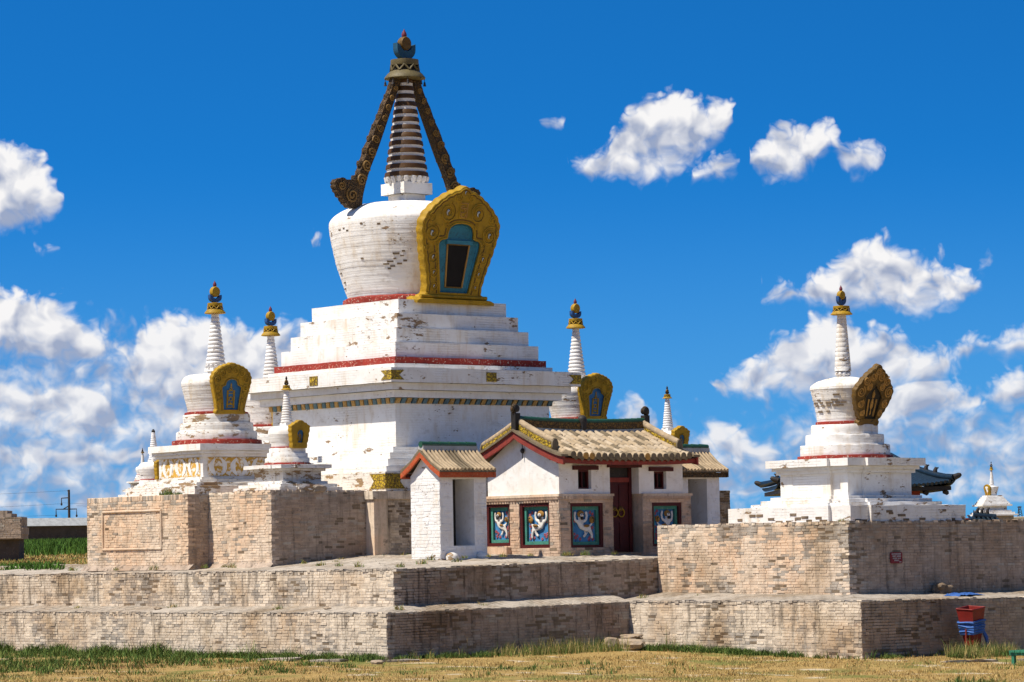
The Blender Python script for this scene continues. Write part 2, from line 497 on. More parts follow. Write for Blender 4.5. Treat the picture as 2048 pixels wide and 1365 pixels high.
def ground_mat():
    mt, k, bs = new_mat('dry_ground')
    p = pos(k)
    a = k.noise(p, .35, 4, .6)
    b = k.noise(p, 2.2, 5, .65)
    c = k.noise(p, 14, 4, .65)
    col = k.mix(k.remap(b, .35, .65), (.40, .265, .095), (.30, .205, .075))
    col = k.mix(k.remap(a, .50, .62), col, (.17, .17, .045))
    col = k.mix(k.math('MULTIPLY', k.remap(c, .5, .75), .7), col, (.12, .085, .04))
    col = k.mix(k.math('MULTIPLY', k.remap(k.noise(p, .9, 3, .5), .6, .68), .8), col, (.56, .47, .34))
    finish(k, bs, col, .95, k.math('ADD', b, c), .05, .8, .1)


blade_mat()
ground_mat()

# ------------------------------------------------------------------ mesh helpers


class MB:
    def __init__(s):
        s.v, s.f, s.m = [], [], []

    def add(s, vs_, fs_, mi=0):
        o = len(s.v)
        s.v += [tuple(v) for v in vs_]
        s.f += [tuple(i + o for i in f) for f in fs_]
        s.m += [mi] * len(fs_)
        return s

    def box(s, x0, x1, y0, y1, z0, z1, mi=0):
        vs_ = [(x, y, z) for z in (z0, z1) for y in (y0, y1) for x in (x0, x1)]
        return s.add(vs_, [(0, 2, 3, 1), (4, 5, 7, 6), (0, 1, 5, 4), (2, 6, 7, 3), (1, 3, 7, 5), (0, 4, 6, 2)], mi)

    def loft(s, loops, top=True, bottom=True, mi=0):
        n = len(loops[0])
        o = len(s.v)
        for lp in loops:
            s.v += [tuple(p) for p in lp]
        fs_ = []
        for i in range(len(loops) - 1):
            for j in range(n):
                a = o + i * n + j
                b = o + i * n + (j + 1) % n
                fs_.append((a, b, b + n, a + n))
        if bottom:
            fs_.append(tuple(o + j for j in reversed(range(n))))
        if top:
            fs_.append(tuple(o + (len(loops) - 1) * n + j for j in range(n)))
        s.f += fs_
        s.m += [mi] * len(fs_)
        return s

    def lathe(s, prof, seg=48, c=(0, 0), ph=0.0, top=True, bottom=False, mi=0):
        loops = [[(c[0] + r * math.cos(ph + 2 * math.pi * j / seg), c[1] + r * math.sin(ph + 2 * math.pi * j / seg), z) for j in range(seg)] for r, z in prof]
        return s.loft(loops, top, bottom, mi)

    def tube(s, pts, rad, seg=6, mi=0, caps=True):
        pts = [Vector(p) for p in pts]
        n = len(pts)
        loops = []
        prev = None
        for i, p in enumerate(pts):
            d = (pts[min(i + 1, n - 1)] - pts[max(i - 1, 0)]).normalized()
            if prev is None:
                a = d.orthogonal().normalized()
            else:
                a = (prev - d * prev.dot(d))
                a = a.normalized() if a.length > 1e-6 else d.orthogonal().normalized()
            prev = a
            b = d.cross(a)
            r = rad[i] if isinstance(rad, (list, tuple)) else rad
            loops.append([p + a * (r * math.cos(2 * math.pi * j / seg)) + b * (r * math.sin(2 * math.pi * j / seg)) for j in range(seg)])
        return s.loft(loops, caps, caps, mi)

    def slab(s, poly, O, U, V, N, d, mi=0):
        """outline in the plane O+uU+vV, pushed d along N"""
        O, U, V, N = Vector(O), Vector(U), Vector(V), Vector(N)
        a = [O + U * p[0] + V * p[1] for p in poly]
        b = [p + N * d for p in a]
        return s.loft([a, b], True, True, mi)

    def wobble(s, amp, freq=1.6, off=(0, 0, 0), keepz=None):
        o = Vector(off)
        out = []
        for v in s.v:
            v = Vector(v)
            w = noise.noise_vector((v + o) * freq) * amp + noise.noise_vector((v + o) * freq * 4.3) * amp * .5
            if keepz is not None and abs(v.z - keepz) < 1e-4:
                w.z = 0
            out.append(tuple(v + w))
        s.v = out
        return s

    def build(s, name, mat, parent=None, smooth=None, flip=True, rnd=None):
        me = bpy.data.meshes.new(name)
        me.from_pydata(s.v, [], s.f)
        mats = mat if isinstance(mat, (list, tuple)) else [mat]
        for mm in mats:
            me.materials.append(MATS[mm])
        if len(mats) > 1:
            me.polygons.foreach_set('material_index', s.m)
        if flip:
            bm = bmesh.new()
            bm.from_mesh(me)
            bmesh.ops.recalc_face_normals(bm, faces=bm.faces)
            bm.to_mesh(me)
            bm.free()
        auto_uv(me, rnd)
        if smooth:
            me.polygons.foreach_set('use_smooth', [True] * len(me.polygons))
            me.set_sharp_from_angle(angle=R(smooth))
        o = bpy.data.objects.new(name, me)
        COL.objects.link(o)
        if parent is not None:
            o.parent = parent
        return o


def auto_uv(me, rnd=None):
    """UV in metres: along the wall and up (round bodies: arc length and height)"""
    nl = len(me.loops)
    if nl == 0:
        return
    uvl = me.uv_layers.new(name='UVMap')
    co = np.empty(len(me.vertices) * 3); me.vertices.foreach_get('co', co); co = co.reshape(-1, 3)
    li = np.empty(nl, dtype=np.int32); me.loops.foreach_get('vertex_index', li)
    pn = np.empty(len(me.polygons) * 3); me.polygons.foreach_get('normal', pn); pn = pn.reshape(-1, 3)
    tot = np.empty(len(me.polygons), dtype=np.int32); me.polygons.foreach_get('loop_total', tot)
    nn = np.repeat(pn, tot, axis=0)
    P = co[li]
    t = np.stack([-nn[:, 1], nn[:, 0]], 1)
    ln = np.maximum(np.linalg.norm(t, axis=1, keepdims=True), 1e-6)
    t = t / ln
    u = P[:, 0] * t[:, 0] + P[:, 1] * t[:, 1]
    u2 = u
    if rnd:
        # faces that run round the axis: angle times radius
        tc_ = np.arctan2(nn[:, 1], nn[:, 0])
        th = np.arctan2(P[:, 1], P[:, 0])
        dd = (th - tc_ + np.pi) % (2 * np.pi) - np.pi
        u2 = (tc_ + dd) * rnd
    flat = np.abs(nn[:, 2]) > .75
    uv = np.stack([np.where(flat, P[:, 0], u2), np.where(flat, P[:, 1], P[:, 2])], 1)
    uvl.data.foreach_set('uv', uv.ravel())


def tag(o, label=None, cat=None, group=None, kind=None):
    for kk, vv in (('label', label), ('category', cat), ('group', group), ('kind', kind)):
        if vv:
            o[kk] = vv
    return o


def thing(name, label, cat, loc=(0, 0, 0), rz=0.0, group=None):
    o = bpy.data.objects.new(name, None)
    o.empty_display_size = .3
    COL.objects.link(o)
    o.location = loc
    o.rotation_euler = (0, 0, rz)
    return tag(o, label, cat, group)


CHILD = {}


def copy_tree(o, parent=None, skip=()):
    c = o.copy()
    COL.objects.link(c)
    c.parent = parent
    for ch in [x for x in bpy.data.objects if x.parent == o]:
        if ch.name.split('.')[0] not in skip:
            copy_tree(ch, c)
    return c


def subdiv_loop(poly, step):
    out = []
    n = len(poly)
    for i in range(n):
        a, b = Vector(poly[i]), Vector(poly[(i + 1) % n])
        k = max(1, int(round((b - a).length / step)))
        for j in range(k):
            out.append(a.lerp(b, j / k))
    return out


def redent(q, a=0.0, n=0.0):
    """square of half side q with a bay of half width a standing n proud on each side"""
    if not n:
        return [(q, -q), (q, q), (-q, q), (-q, -q)]
    pts = []
    for k in range(4):
        c, s_ = math.cos(k * math.pi / 2), math.sin(k * math.pi / 2)
        for x, y in ((q, -q), (q, -a), (q + n, -a), (q + n, a), (q, a)):
            pts.append((x * c - y * s_, x * s_ + y * c))
    return pts


def square_block(q, z0, z1, a=0, n=0, step=.22, amp=.006, batter=0.0, seed=0):
    """a worn masonry block: subdivided so that its edges wander a little"""
    mb = MB()
    base = redent(q, a, n)
    nz = max(1, int(round((z1 - z0) / .2)))
    loops = []
    for i in range(nz + 1):
        t = i / nz
        f = 1 - batter * t / max(q, .01)
        lp = subdiv_loop([(x * f, y * f, 0) for x, y in base], step)
        loops.append([(p.x, p.y, z0 + (z1 - z0) * t) for p in lp])
    mb.loft(loops, False, False)
    # top: inset ring then cap, keeps the edge crisp
    o = len(mb.v)
    n_ = len(loops[-1])
    inner = [(x * .93, y * .93, z1 + .004) for x, y, _ in loops[-1]]
    mb.v += inner
    tb = o - n_
    mb.f += [(tb + j, tb + (j + 1) % n_, o + (j + 1) % n_, o + j) for j in range(n_)]
    mb.f.append(tuple(o + j for j in range(n_)))
    mb.m += [0] * (n_ + 1)
    mb.wobble(amp, 1.9, (seed * 7.3, seed * 3.1, 0))
    return mb


# ------------------------------------------------------------------ brickwork
rng = random.Random(11)
_unit = {}


def unit_bricks(cls):
    if cls not in _unit:
        ms = []
        for i in range(6):
            rr = random.Random(100 + i)
            j = lambda a=.045: rr.uniform(-a, a)
            v = [(-.5, 0, -.5), (.5, 0, -.5), (.5, 0, .5), (-.5, 0, .5)]
            v += [(-.47 + j(.02), 1 + j(.14), -.43 + j()), (.47 + j(.02), 1 + j(.14), -.43 + j()), (.47 + j(.02), 1 + j(.14), .43 + j()), (-.47 + j(.02), 1 + j(.14), .43 + j())]
            me = bpy.data.meshes.new('brick_' + cls)
            me.from_pydata(v, [], [(4, 7, 6, 5), (0, 4, 5, 1), (1, 5, 6, 2), (2, 6, 7, 3), (3, 7, 4, 0)])
            me.materials.append(MATS[cls])
            ms.append(me)
        _unit[cls] = ms
    return _unit[cls]


def brick_face(P0, P1, nrm, za, zb, course=.063, blen=.235, holes=(), soldier=0.0, cls=None, out=.011, skipend=0.0, zfun=None):
    """bricks on a wall from P0 to P1 (plan), foot/top heights za at P0 and zb at P1"""
    P0, P1, nrm = Vector((*P0, 0)), Vector((*P1, 0)), Vector((*nrm, 0)).normalized()
    L = (P1 - P0).length
    U = (P1 - P0) / L
    res = []
    Hm = ((za[1] - za[0]) + (zb[1] - zb[0])) / 2
    rows = max(1, int(round((Hm - soldier) / course)))
    bands = [(i / rows * (Hm - soldier) / Hm, (i + 1) / rows * (Hm - soldier) / Hm, 0) for i in range(rows)]
    if soldier:
        bands.append(((Hm - soldier) / Hm, 1.0, 1))
    for bi, (f0, f1, sol) in enumerate(bands):
        s_ = -rng.uniform(0, blen * .5) if bi % 2 else -rng.uniform(blen * .45, blen * .6)
        while s_ < L:
            w = rng.uniform(.062, .078) if sol else blen * rng.choice((1, 1, 1, .52, .95, 1.06)) * rng.uniform(.93, 1.05)
            a, b = max(s_, 0), min(s_ + w, L)
            s_ += w
            if b - a < .035:
                continue
            c = (a + b) / 2
            t = c / L
            z0 = za[0] + (zb[0] - za[0]) * t
            z1 = za[1] + (zb[1] - za[1]) * t
            y0, y1 = z0 + (z1 - z0) * f0, z0 + (z1 - z0) * f1
            zc = (y0 + y1) / 2
            for h in holes:
                if h[2] < zc < h[3] and a < h[1] and b > h[0]:
                    if a < h[0] - .03:
                        b = h[0]
                    elif b > h[1] + .03:
                        a = h[1]
                    else:
                        a = b
            if b - a < .03:
                continue
            c = (a + b) / 2
            p = P0 + U * c
            p.z = zc
            p.z += noise.noise(Vector((p.x * 1.3, p.y * 1.3, zc * 3.0))) * .010
            k_ = cls(p, nrm, sol) if cls else 'lime_grey'
            if k_ is None:
                continue
            # thick lime hides some joints altogether
            cov = noise01(p, 1.7, 50)
            o_ = out * (.62 if cov > .56 else 1.0) + rng.gauss(0, .0035)
            if k_ == 'brick_bare':
                o_ -= .006
            g_ = (.001, .004) if cov > .56 else (.003, .009)
            res.append((p, U, nrm, b - a - rng.uniform(*g_), y1 - y0 - rng.uniform(*g_), max(.002, o_), k_, rng.gauss(0, .014)))
    return res


def lay_bricks(bricks, parent, origin=(0, 0, 0), limit=300, stuff_name='brickwork'):
    """the bricks that show largest become single parts, the rest one joined part"""
    og = Vector(origin)

    def size(b):
        v = CAM - b[0]
        return b[3] * b[4] * max(0, b[2].dot(v.normalized())) / v.length_squared
    bricks = sorted(bricks, key=size, reverse=True)
    for b in bricks[:limit]:
        p, U, N, w, h, d, c, tw = b
        o = bpy.data.objects.new('brick', rng.choice(unit_bricks(c)))
        X = (U + Vector((0, 0, tw))).normalized()
        Z = N.cross(X) * -1 if N.cross(X).z < 0 else N.cross(X)
        mm = Matrix((X * w, N * d, Z * h)).transposed().to_4x4()
        mm.translation = p - og
        o.matrix_basis = mm
        o.parent = parent
        COL.objects.link(o)
    rest = bricks[limit:]
    if rest:
        names = sorted({b[6] for b in rest})
        V_, F_, M_, A_ = [], [], [], []
        for p, U, N, w, h, d, c, tw in rest:
            X = (U + Vector((0, 0, tw))).normalized() * w
            Z = Vector((-X.normalized().z * U.x, -X.normalized().z * U.y, 1)).normalized() * h
            base = len(V_)
            bp = p - og
            for (x, y, z) in [v.co for v in rng.choice(unit_bricks(c)).vertices]:
                V_.append(bp + X * x + N * (d * y) + Z * z)
            F_ += [(base + 4, base + 7, base + 6, base + 5), (base, base + 4, base + 5, base + 1), (base + 1, base + 5, base + 6, base + 2), (base + 2, base + 6, base + 7, base + 3), (base + 3, base + 7, base + 4, base)]
            M_ += [names.index(c)] * 5
            A_ += [rng.random()] * 8
        me = bpy.data.meshes.new(stuff_name)
        me.from_pydata(V_, [], F_)
        for nm in names:
            me.materials.append(MATS[nm])
        me.polygons.foreach_set('material_index', M_)
        at = me.attributes.new('rnd', 'FLOAT', 'POINT')
        at.data.foreach_set('value', A_)
        bm = bmesh.new(); bm.from_mesh(me); bmesh.ops.recalc_face_normals(bm, faces=bm.faces); bm.to_mesh(me); bm.free()
        o = bpy.data.objects.new(stuff_name, me)
        o['kind'] = 'stuff'
        o.parent = parent
        COL.objects.link(o)


def noise01(p, f, seed=0.0):
    return .5 + .5 * noise.noise(Vector((p.x * f + seed, p.y * f - seed, p.z * f + seed * .3)))


def classes(main, grey=.22, bare=.06, seed=0.0, topgrey=None):
    def f(p, n, sol):
        a = noise01(p, .9, seed) * .6 + noise01(p, 3.5, seed + 5) * .4
        q = rng.random()
        g = grey * (3.2 if a > .56 else .18)
        b_ = bare * (3.4 if a > .60 else .15)
        if topgrey is not None and p.z > topgrey:
            g += .35
        if q < b_:
            return 'brick_bare'
        if q < b_ + g:
            return 'brick_grey'
        return main
    return f


def lip_bricks(a, b, inward, out=.012, w=(.10, .16), d=(.20, .30), mats=('lime_grey', 'brick_grey', 'paving')):
    """uneven header bricks along a terrace edge, as (matrix, material) boxes"""
    a, b, inward = Vector(a), Vector(b), Vector((*inward, 0)).normalized()
    L = (b - a).length
    U = (b - a) / L
    s_, res = 0.0, []
    while s_ < L:
        ww = rng.uniform(*w)
        dd = rng.uniform(*d)
        hh_ = rng.uniform(.045, .062)
        if rng.random() < .93:
            p = a + U * (s_ + ww / 2) + inward * (dd / 2 - out + rng.gauss(0, .008))
            p.z += rng.gauss(.004, .009) - .012
            res.append((p, U, inward, ww * rng.uniform(.9, .985), dd, hh_, rng.choice(mats), rng.gauss(0, .05), rng.gauss(0, .06)))
        s_ += ww
    return res


def lay_lip(items, parent, origin):
    names = sorted({i[6] for i in items})
    V_, F_, M_, A_ = [], [], [], []
    og = Vector(origin)
    for p, U, N, w, d, h, c, tw, yaw in items:
        X = (U + N * yaw).normalized()
        Y = (N - U * yaw).normalized()
        Zv = (Vector((0, 0, 1)) + U * tw).normalized()
        b0 = len(V_)
        for z in (-.5, .5):
            k = .94 if z > 0 else 1.0
            for x, y in ((-.5, -.5), (.5, -.5), (.5, .5), (-.5, .5)):
                V_.append(p - og + X * (x * w * k) + Y * (y * d * k) + Zv * (z * h + rng.uniform(-.003, .003)))
        F_ += [tuple(b0 + i for i in f) for f in ((0, 3, 2, 1), (4, 5, 6, 7), (0, 1, 5, 4), (1, 2, 6, 5), (2, 3, 7, 6), (3, 0, 4, 7))]
        M_ += [names.index(c)] * 6
        A_ += [rng.random()] * 8
    me = bpy.data.meshes.new('edge_bricks')
    me.from_pydata(V_, [], F_)
    for nm in names:
        me.materials.append(MATS[nm])
    me.polygons.foreach_set('material_index', M_)
    at = me.attributes.new('rnd', 'FLOAT', 'POINT')
    at.data.foreach_set('value', A_)
    auto_uv(me)
    o = bpy.data.objects.new('edge_bricks', me)
    o['kind'] = 'stuff'
    o.parent = parent
    COL.objects.link(o)


def quoin(x, y, z0, z1, mats, out=.012):
    """uneven corner bricks, laid turn and turn about"""
    res, z, i = [], z0, 0
    while z < z1 - .03:
        h = rng.uniform(.054, .062)
        U, N = (Vector((1, 0, 0)), Vector((0, 1, 0)))
        w, d = (.24, .12) if i % 2 else (.12, .24)
        w *= rng.uniform(.85, 1.0); d *= rng.uniform(.85, 1.0)
        ox, oy = out + rng.gauss(0, .007), out + rng.gauss(0, .007)
        if rng.random() < .08:
            ox -= .03; oy -= .03
        p = Vector((x + ox - w / 2, y - oy + d / 2, z + h / 2))
        res.append((p, U, N, w, d, h, rng.choice(mats), rng.gauss(0, .02), rng.gauss(0, .02)))
        z += .063
        i += 1
    return res

# ------------------------------------------------------------------ ground and far setting


def sst(a, b, x):
    t = min(max((x - a) / (b - a), 0), 1)
    return t * t * (3 - 2 * t)


def ground_z(x, y):
    p = Vector((x, y, 0))
    t = (p - CAM).dot(_fh)
    hi = sst(-1.5, -4.0, x) * sst(.9, 3.2, y) if x < -1.5 else sst(22, 36, y)
    if x < -1.5:
        hi = max(hi, sst(22, 36, y))
    z = -.02 * max(0, min(x, 14)) * (1 - hi) + 2.02 * hi
    if hi > 0:
        z += hi * (sst(100, 150, t) * .85 + sst(150, 300, t) * .9 + sst(300, 1500, t) * 2.0)
    near = (1 - hi)
    z += near * (noise.noise(Vector((x * .35, y * .35, 3.1))) * .035)
    return z


def at_px(px, depth, z):
    """plan position seen at a column of the photograph, at a distance along the view"""
    lat = (px - 1024) / 6500 * depth
    c = CAM + _fh * depth + _r * lat
    return Vector((c.x, c.y, z))


def grid_axis(segs):
    out = []
    for a, b, st in segs:
        n = max(1, int(round((b - a) / st)))
        out += [a + (b - a) * i / n for i in range(n)]
    return out + [segs[-1][1]]


xs = grid_axis([(-9000, -900, 2700), (-900, -120, 130), (-120, -30, 10), (-30, 26, .8), (26, 70, 4), (70, 300, 46), (300, 9000, 2900)])
ys = grid_axis([(-9000, -300, 2900), (-300, -60, 40), (-60, -26, 4), (-26, 14, .8), (14, 120, 8), (120, 900, 130), (900, 9000, 2700)])
gm = MB()
gm.v = [(x, y, ground_z(x, y)) for y in ys for x in xs]
nx = len(xs)
gm.f = [(j * nx + i, j * nx + i + 1, (j + 1) * nx + i + 1, (j + 1) * nx + i) for j in range(len(ys) - 1) for i in range(nx - 1)]
gm.m = [0] * len(gm.f)
tag(gm.build('ground', 'dry_ground', smooth=60, flip=False), 'dry yellow ground with sparse grass round the brick terraces', kind='structure')

# ------------------------------------------------------------------ terraces
# plan: front faces look to -Y (sunlit), side faces look to +X (in shade)
XL = -26.0


def masonry(mb, P0, P1, za, zb, back=.6, nrm=(0, -1)):
    """plain backing wall behind the bricks"""
    P0, P1 = Vector((*P0, 0)), Vector((*P1, 0))
    N = Vector((*nrm, 0))
    a = [P0 + Vector((0, 0, za[0] - .5)), P1 + Vector((0, 0, zb[0] - .5)), P1 + Vector((0, 0, zb[1])), P0 + Vector((0, 0, za[1]))]
    b = [p - N * back for p in a]
    mb.loft([a, b], True, True)


def paving_sheet(name, quads, parent, mat='paving', amp=.03, step=.22):
    mb = MB()
    for a, b, c, d in quads:       # a,b along the outer edge, d,c along the inner
        a, b, c, d = map(Vector, (a, b, c, d))
        nu = max(1, int((b - a).length / step))
        nv = max(2, int((d - a).length / step))
        vs_ = []
        for j in range(nv + 1):
            for i in range(nu + 1):
                p = a.lerp(b, i / nu).lerp(d.lerp(c, i / nu), j / nv)
                w = noise.noise(p * 1.7) * amp + noise.noise(p * 6.0) * amp * .7
                if j == 0:
                    p.z += noise.noise(p * 5.0) * .012
                else:
                    p.z += w
                vs_.append(p)
        mb.add(vs_, [(j * (nu + 1) + i, j * (nu + 1) + i + 1, (j + 1) * (nu + 1) + i + 1, (j + 1) * (nu + 1) + i) for j in range(nv) for i in range(nu)])
    return mb.build(name, mat, parent, smooth=35)


# lower terrace ------------------------------------------------------
t1 = thing('brick_terrace', 'lowest long lime-washed brick terrace wall rising from the grass in the left foreground', 'terrace', (0, 0, 0))
mb = MB()
masonry(mb, (XL, 0), (0, 0), (-.05, .985), (0, 1.0), 1.4, (0, -1))
mb.build('masonry', 'lime_grey', t1)
mb = MB()
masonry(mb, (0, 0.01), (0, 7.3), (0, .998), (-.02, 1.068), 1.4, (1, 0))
mb.build('masonry', 'lime_shade_dirty', t1)
c1 = classes('lime_grey', .16, .03, 1.0)
c1s = classes('lime_shade_dirty', .14, .16, 4.0)
br = brick_face((XL + 8.5, 0), (0, 0), (0, -1), (-.06, .985), (0, 1.0), cls=c1, soldier=.07)
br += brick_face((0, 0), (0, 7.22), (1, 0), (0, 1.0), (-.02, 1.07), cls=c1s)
lay_bricks(br, t1)
paving_sheet('paving', [((XL, -.02, 1.0), (0.02, -.02, 1.012), (-.8, .86, 1.15), (XL, .86, 1.15)),
                        ((0.02, -.02, 1.012), (0.02, 7.3, 1.085), (-.8, 7.3, 1.27), (-.8, .86, 1.15))], t1)

lay_lip(lip_bricks((-17.5, 0, 1.0), (0, 0, 1.012), (0, 1)) + lip_bricks((0, 0, 1.012), (0, 7.2, 1.08), (-1, 0)) + quoin(0, 0, 0, .98, ('lime_grey', 'lime_grey', 'brick_grey')), t1, (0, 0, 0))

# upper terrace ------------------------------------------------------
t2 = thing('brick_terrace', 'upper lime-washed brick terrace wall carrying the podium, shrine and the white niches', 'terrace', (-.8, .85, 1.1))
o2 = (-.8, .85, 1.1)


def shift(mb, o):
    mb.v = [(x - o[0], y - o[1], z - o[2]) for x, y, z in mb.v]
    return mb


mb = MB()
masonry(mb, (XL, .85), (-.8, .85), (1.1, 1.905), (1.12, 1.94), 1.2, (0, -1))
shift(mb, o2).build('masonry', 'lime_grey', t2)
mb = MB()
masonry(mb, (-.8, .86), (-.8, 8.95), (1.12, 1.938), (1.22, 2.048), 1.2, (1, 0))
shift(mb, o2).build('masonry', 'lime_shade_dirty', t2)
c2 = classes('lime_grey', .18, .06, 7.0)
c2s = classes('lime_shade_dirty', .14, .16, 9.0)
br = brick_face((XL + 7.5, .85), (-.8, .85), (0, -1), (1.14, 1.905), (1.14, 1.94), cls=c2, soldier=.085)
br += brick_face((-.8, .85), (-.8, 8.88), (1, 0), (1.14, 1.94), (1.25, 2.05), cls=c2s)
lay_bricks(br, t2, o2)
ob = paving_sheet('paving', [((XL, .83, 1.915), (-.78, .83, 1.952), (-7.5, 5.2, 2.30), (XL, 5.2, 2.12)),
                             ((-.78, .83, 1.952), (-.78, 9.0, 2.066), (-3.2, 9.0, 2.20), (-7.5, 5.2, 2.30)),
                             ((-.78, 9.0, 2.066), (-.78, 15.5, 2.1), (-7.5, 15.5, 2.25), (-3.2, 9.0, 2.20)),
                             ((-3.2, 9.0, 2.20), (-7.5, 15.5, 2.25), (-9.5, 9.0, 2.28), (-7.5, 5.2, 2.30))], None)
ob.data.transform(Matrix.Translation(-Vector(o2)))
ob.parent = t2

lay_lip(lip_bricks((-18.5, .85, 1.915), (-.8, .85, 1.95), (0, 1)) + lip_bricks((-.8, .85, 1.95), (-.8, 8.9, 2.062), (-1, 0)) + quoin(-.8, .85, 1.14, 1.92, ('lime_grey', 'lime_grey', 'brick_grey')), t2, o2)

# podium -------------------------------------------------------------
PZ = 3.83
pod = thing('brick_podium', 'tall stepped brick podium with a framed panel below the left white stupas', 'podium', (-9.8, 1.68, 2.0))
op = (-9.8, 1.68, 2.0)
mb = MB()
for x0, x1, y0, y1, z1 in ((-14.22, -9.79, 1.68, 4.0, 3.845), (-18.4, -7.23, 2.3, 17.7, PZ), (-15.6, -6.95, 5.6, 14.4, PZ + .004)):
    if x0 == -18.4:
        mb.box(-14.22, x1, y0, y1, 1.6, z1)
        mb.box(-20.2, -14.0, 6.2, 14.5, 1.6, z1 - .003)
    else:
        mb.box(x0, x1, y0, y1, 1.6, z1)
shift(mb, op).build('masonry', 'lime_warm', pod)
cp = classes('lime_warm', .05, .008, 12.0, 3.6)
cps = classes('lime_shade_drab', .05, .03, 15.0, 3.65)
frame = (1.0, 2.95, 2.60, 3.52)      # along the wall from its left end, heights
br = brick_face((-14.22, 1.68), (-9.79, 1.68), (0, -1), (2.08, 3.845), (2.05, 3.845), cls=cp, soldier=.13, holes=[(.74, 3.28, 2.50, 2.57), (.74, 3.28, 3.43, 3.50), (.70, .80, 2.5, 3.5), (3.22, 3.31, 2.5, 3.5)])
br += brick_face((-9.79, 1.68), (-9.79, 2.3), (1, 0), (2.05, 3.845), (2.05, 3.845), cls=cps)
br += brick_face((-9.79, 2.3), (-7.23, 2.3), (0, -1), (2.05, PZ), (2.05, PZ), cls=cp)
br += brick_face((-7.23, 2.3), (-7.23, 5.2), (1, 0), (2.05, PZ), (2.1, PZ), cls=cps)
br += brick_face((-6.95, 5.62), (-6.95, 7.9), (1, 0), (2.25, 3.62), (2.25, 3.62), cls=classes('lime_grey', .3, .2, 3.0))
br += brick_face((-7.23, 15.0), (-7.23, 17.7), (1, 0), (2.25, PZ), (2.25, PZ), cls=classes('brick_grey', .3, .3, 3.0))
lay_bricks(br, pod, op)
lay_lip(quoin(-9.79, 1.68, 2.08, 3.82, ('lime_warm', 'lime_warm', 'lime_shade_drab')) + quoin(-7.23, 2.3, 2.08, 3.80, ('lime_warm', 'lime_warm', 'lime_shade_drab')) + lip_bricks((-9.79, 2.3, PZ + .02), (-7.23, 2.3, PZ + .02), (0, 1), mats=('lime_warm', 'lime_grey')) + lip_bricks((-7.23, 2.3, PZ + .02), (-7.23, 5.15, PZ + .02), (-1, 0), mats=('lime_shade_drab', 'lime_grey')), pod, op)
# moulded frame on the front of the podium
x0f, x1f, z0f, z1f = -14.22 + .72, -14.22 + 3.30, 2.53, 3.47
mb = MB()
for (a, b) in (((x0f, z0f), (x1f, z0f)), ((x0f, z1f), (x1f, z1f)), ((x0f, z0f), (x0f, z1f)), ((x1f, z0f), (x1f, z1f))):
    e = MB().tube([(a[0], 1.672, a[1]), ((a[0] + b[0]) / 2, 1.664, (a[1] + b[1]) / 2 + .004), (b[0], 1.672, b[1])], .036, 8)
    shift(e, op).build('panel_moulding', 'lime_warm', pod, smooth=50)
# rough plaster foot of the podium
mb = MB()
for a, b in (((-14.4, 1.62), (-9.6, 1.62)), ((-9.7, 2.2), (-7.15, 2.2))):
    n = 40
    lo = [Vector((a[0] + (b[0] - a[0]) * i / n, a[1] - .04 - .10 * abs(noise.noise(Vector((i * .5, a[0], 0)))), 2.0)) for i in range(n + 1)]
    hi_ = [Vector((p.x, a[1] + .075, 2.12 + .10 * abs(noise.noise(Vector((i * .37, a[0] + 3, 1)))))) for i, p in enumerate(lo)]
    mb.add(lo + hi_, [(i, i + 1, n + 2 + i, n + 1 + i) for i in range(n)])
shift(mb, op).build('plaster_foot', 'lime_shade_dirty', pod, smooth=60)
# pilaster and coping by the white niche
mb = MB().box(-7.6, -6.90, 5.17, 5.60, 2.0, 3.64)
mb.box(-7.6, -6.91, 5.16, 5.62, 3.0, 3.3)
shift(MB().box(-7.6, -6.90, 5.17, 5.60, 2.0, 3.64).wobble(.006), op).build('pilaster', 'lime_warm', pod)
shift(MB().box(-7.6, -6.86, 5.12, 8.2, 3.64, PZ + .008).wobble(.006), op).build('coping', 'lime_grey', pod)

# right platform, lower and upper -------------------------------------
r1 = thing('brick_platform', 'lower brick platform wall at the right, sunlit left face, red bin before its shaded side', 'platform', (7.3, 7.2, -.15))
o3 = (7.3, 7.2, -.15)
mb = MB()
masonry(mb, (-.4, 7.2), (7.3, 7.2), (-.1, 1.07), (-.15, 1.085), 1.8, (0, -1))
shift(mb, o3).build('masonry', 'lime_grey', r1)
mb = MB()
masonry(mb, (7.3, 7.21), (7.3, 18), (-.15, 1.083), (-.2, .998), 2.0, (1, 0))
shift(mb, o3).build('masonry', 'lime_shade_drab', r1)
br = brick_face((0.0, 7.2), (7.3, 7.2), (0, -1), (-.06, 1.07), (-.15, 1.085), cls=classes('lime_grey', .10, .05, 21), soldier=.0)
br += brick_face((7.3, 7.2), (7.3, 14.5), (1, 0), (-.15, 1.085), (-.2, 1.02), cls=classes('lime_shade_drab', .08, .06, 25))
lay_bricks(br, r1, o3)
ob = paving_sheet('paving', [((-.6, 7.18, 1.085), (7.32, 7.18, 1.097), (5.4, 8.9, 1.205), (-.85, 8.9, 1.27)),
                             ((7.32, 7.18, 1.097), (7.32, 18, 1.015), (5.4, 18, 1.12), (5.4, 8.9, 1.205))], None)
ob.data.transform(Matrix.Translation(-Vector(o3)))
ob.parent = r1

lay_lip(lip_bricks((0, 7.2, 1.085), (7.3, 7.2, 1.095), (0, 1)) + lip_bricks((7.3, 7.2, 1.095), (7.3, 14.6, 1.03), (-1, 0)) + quoin(7.3, 7.2, -.12, 1.06, ('lime_grey', 'lime_grey', 'lime_shade_drab')), r1, o3)

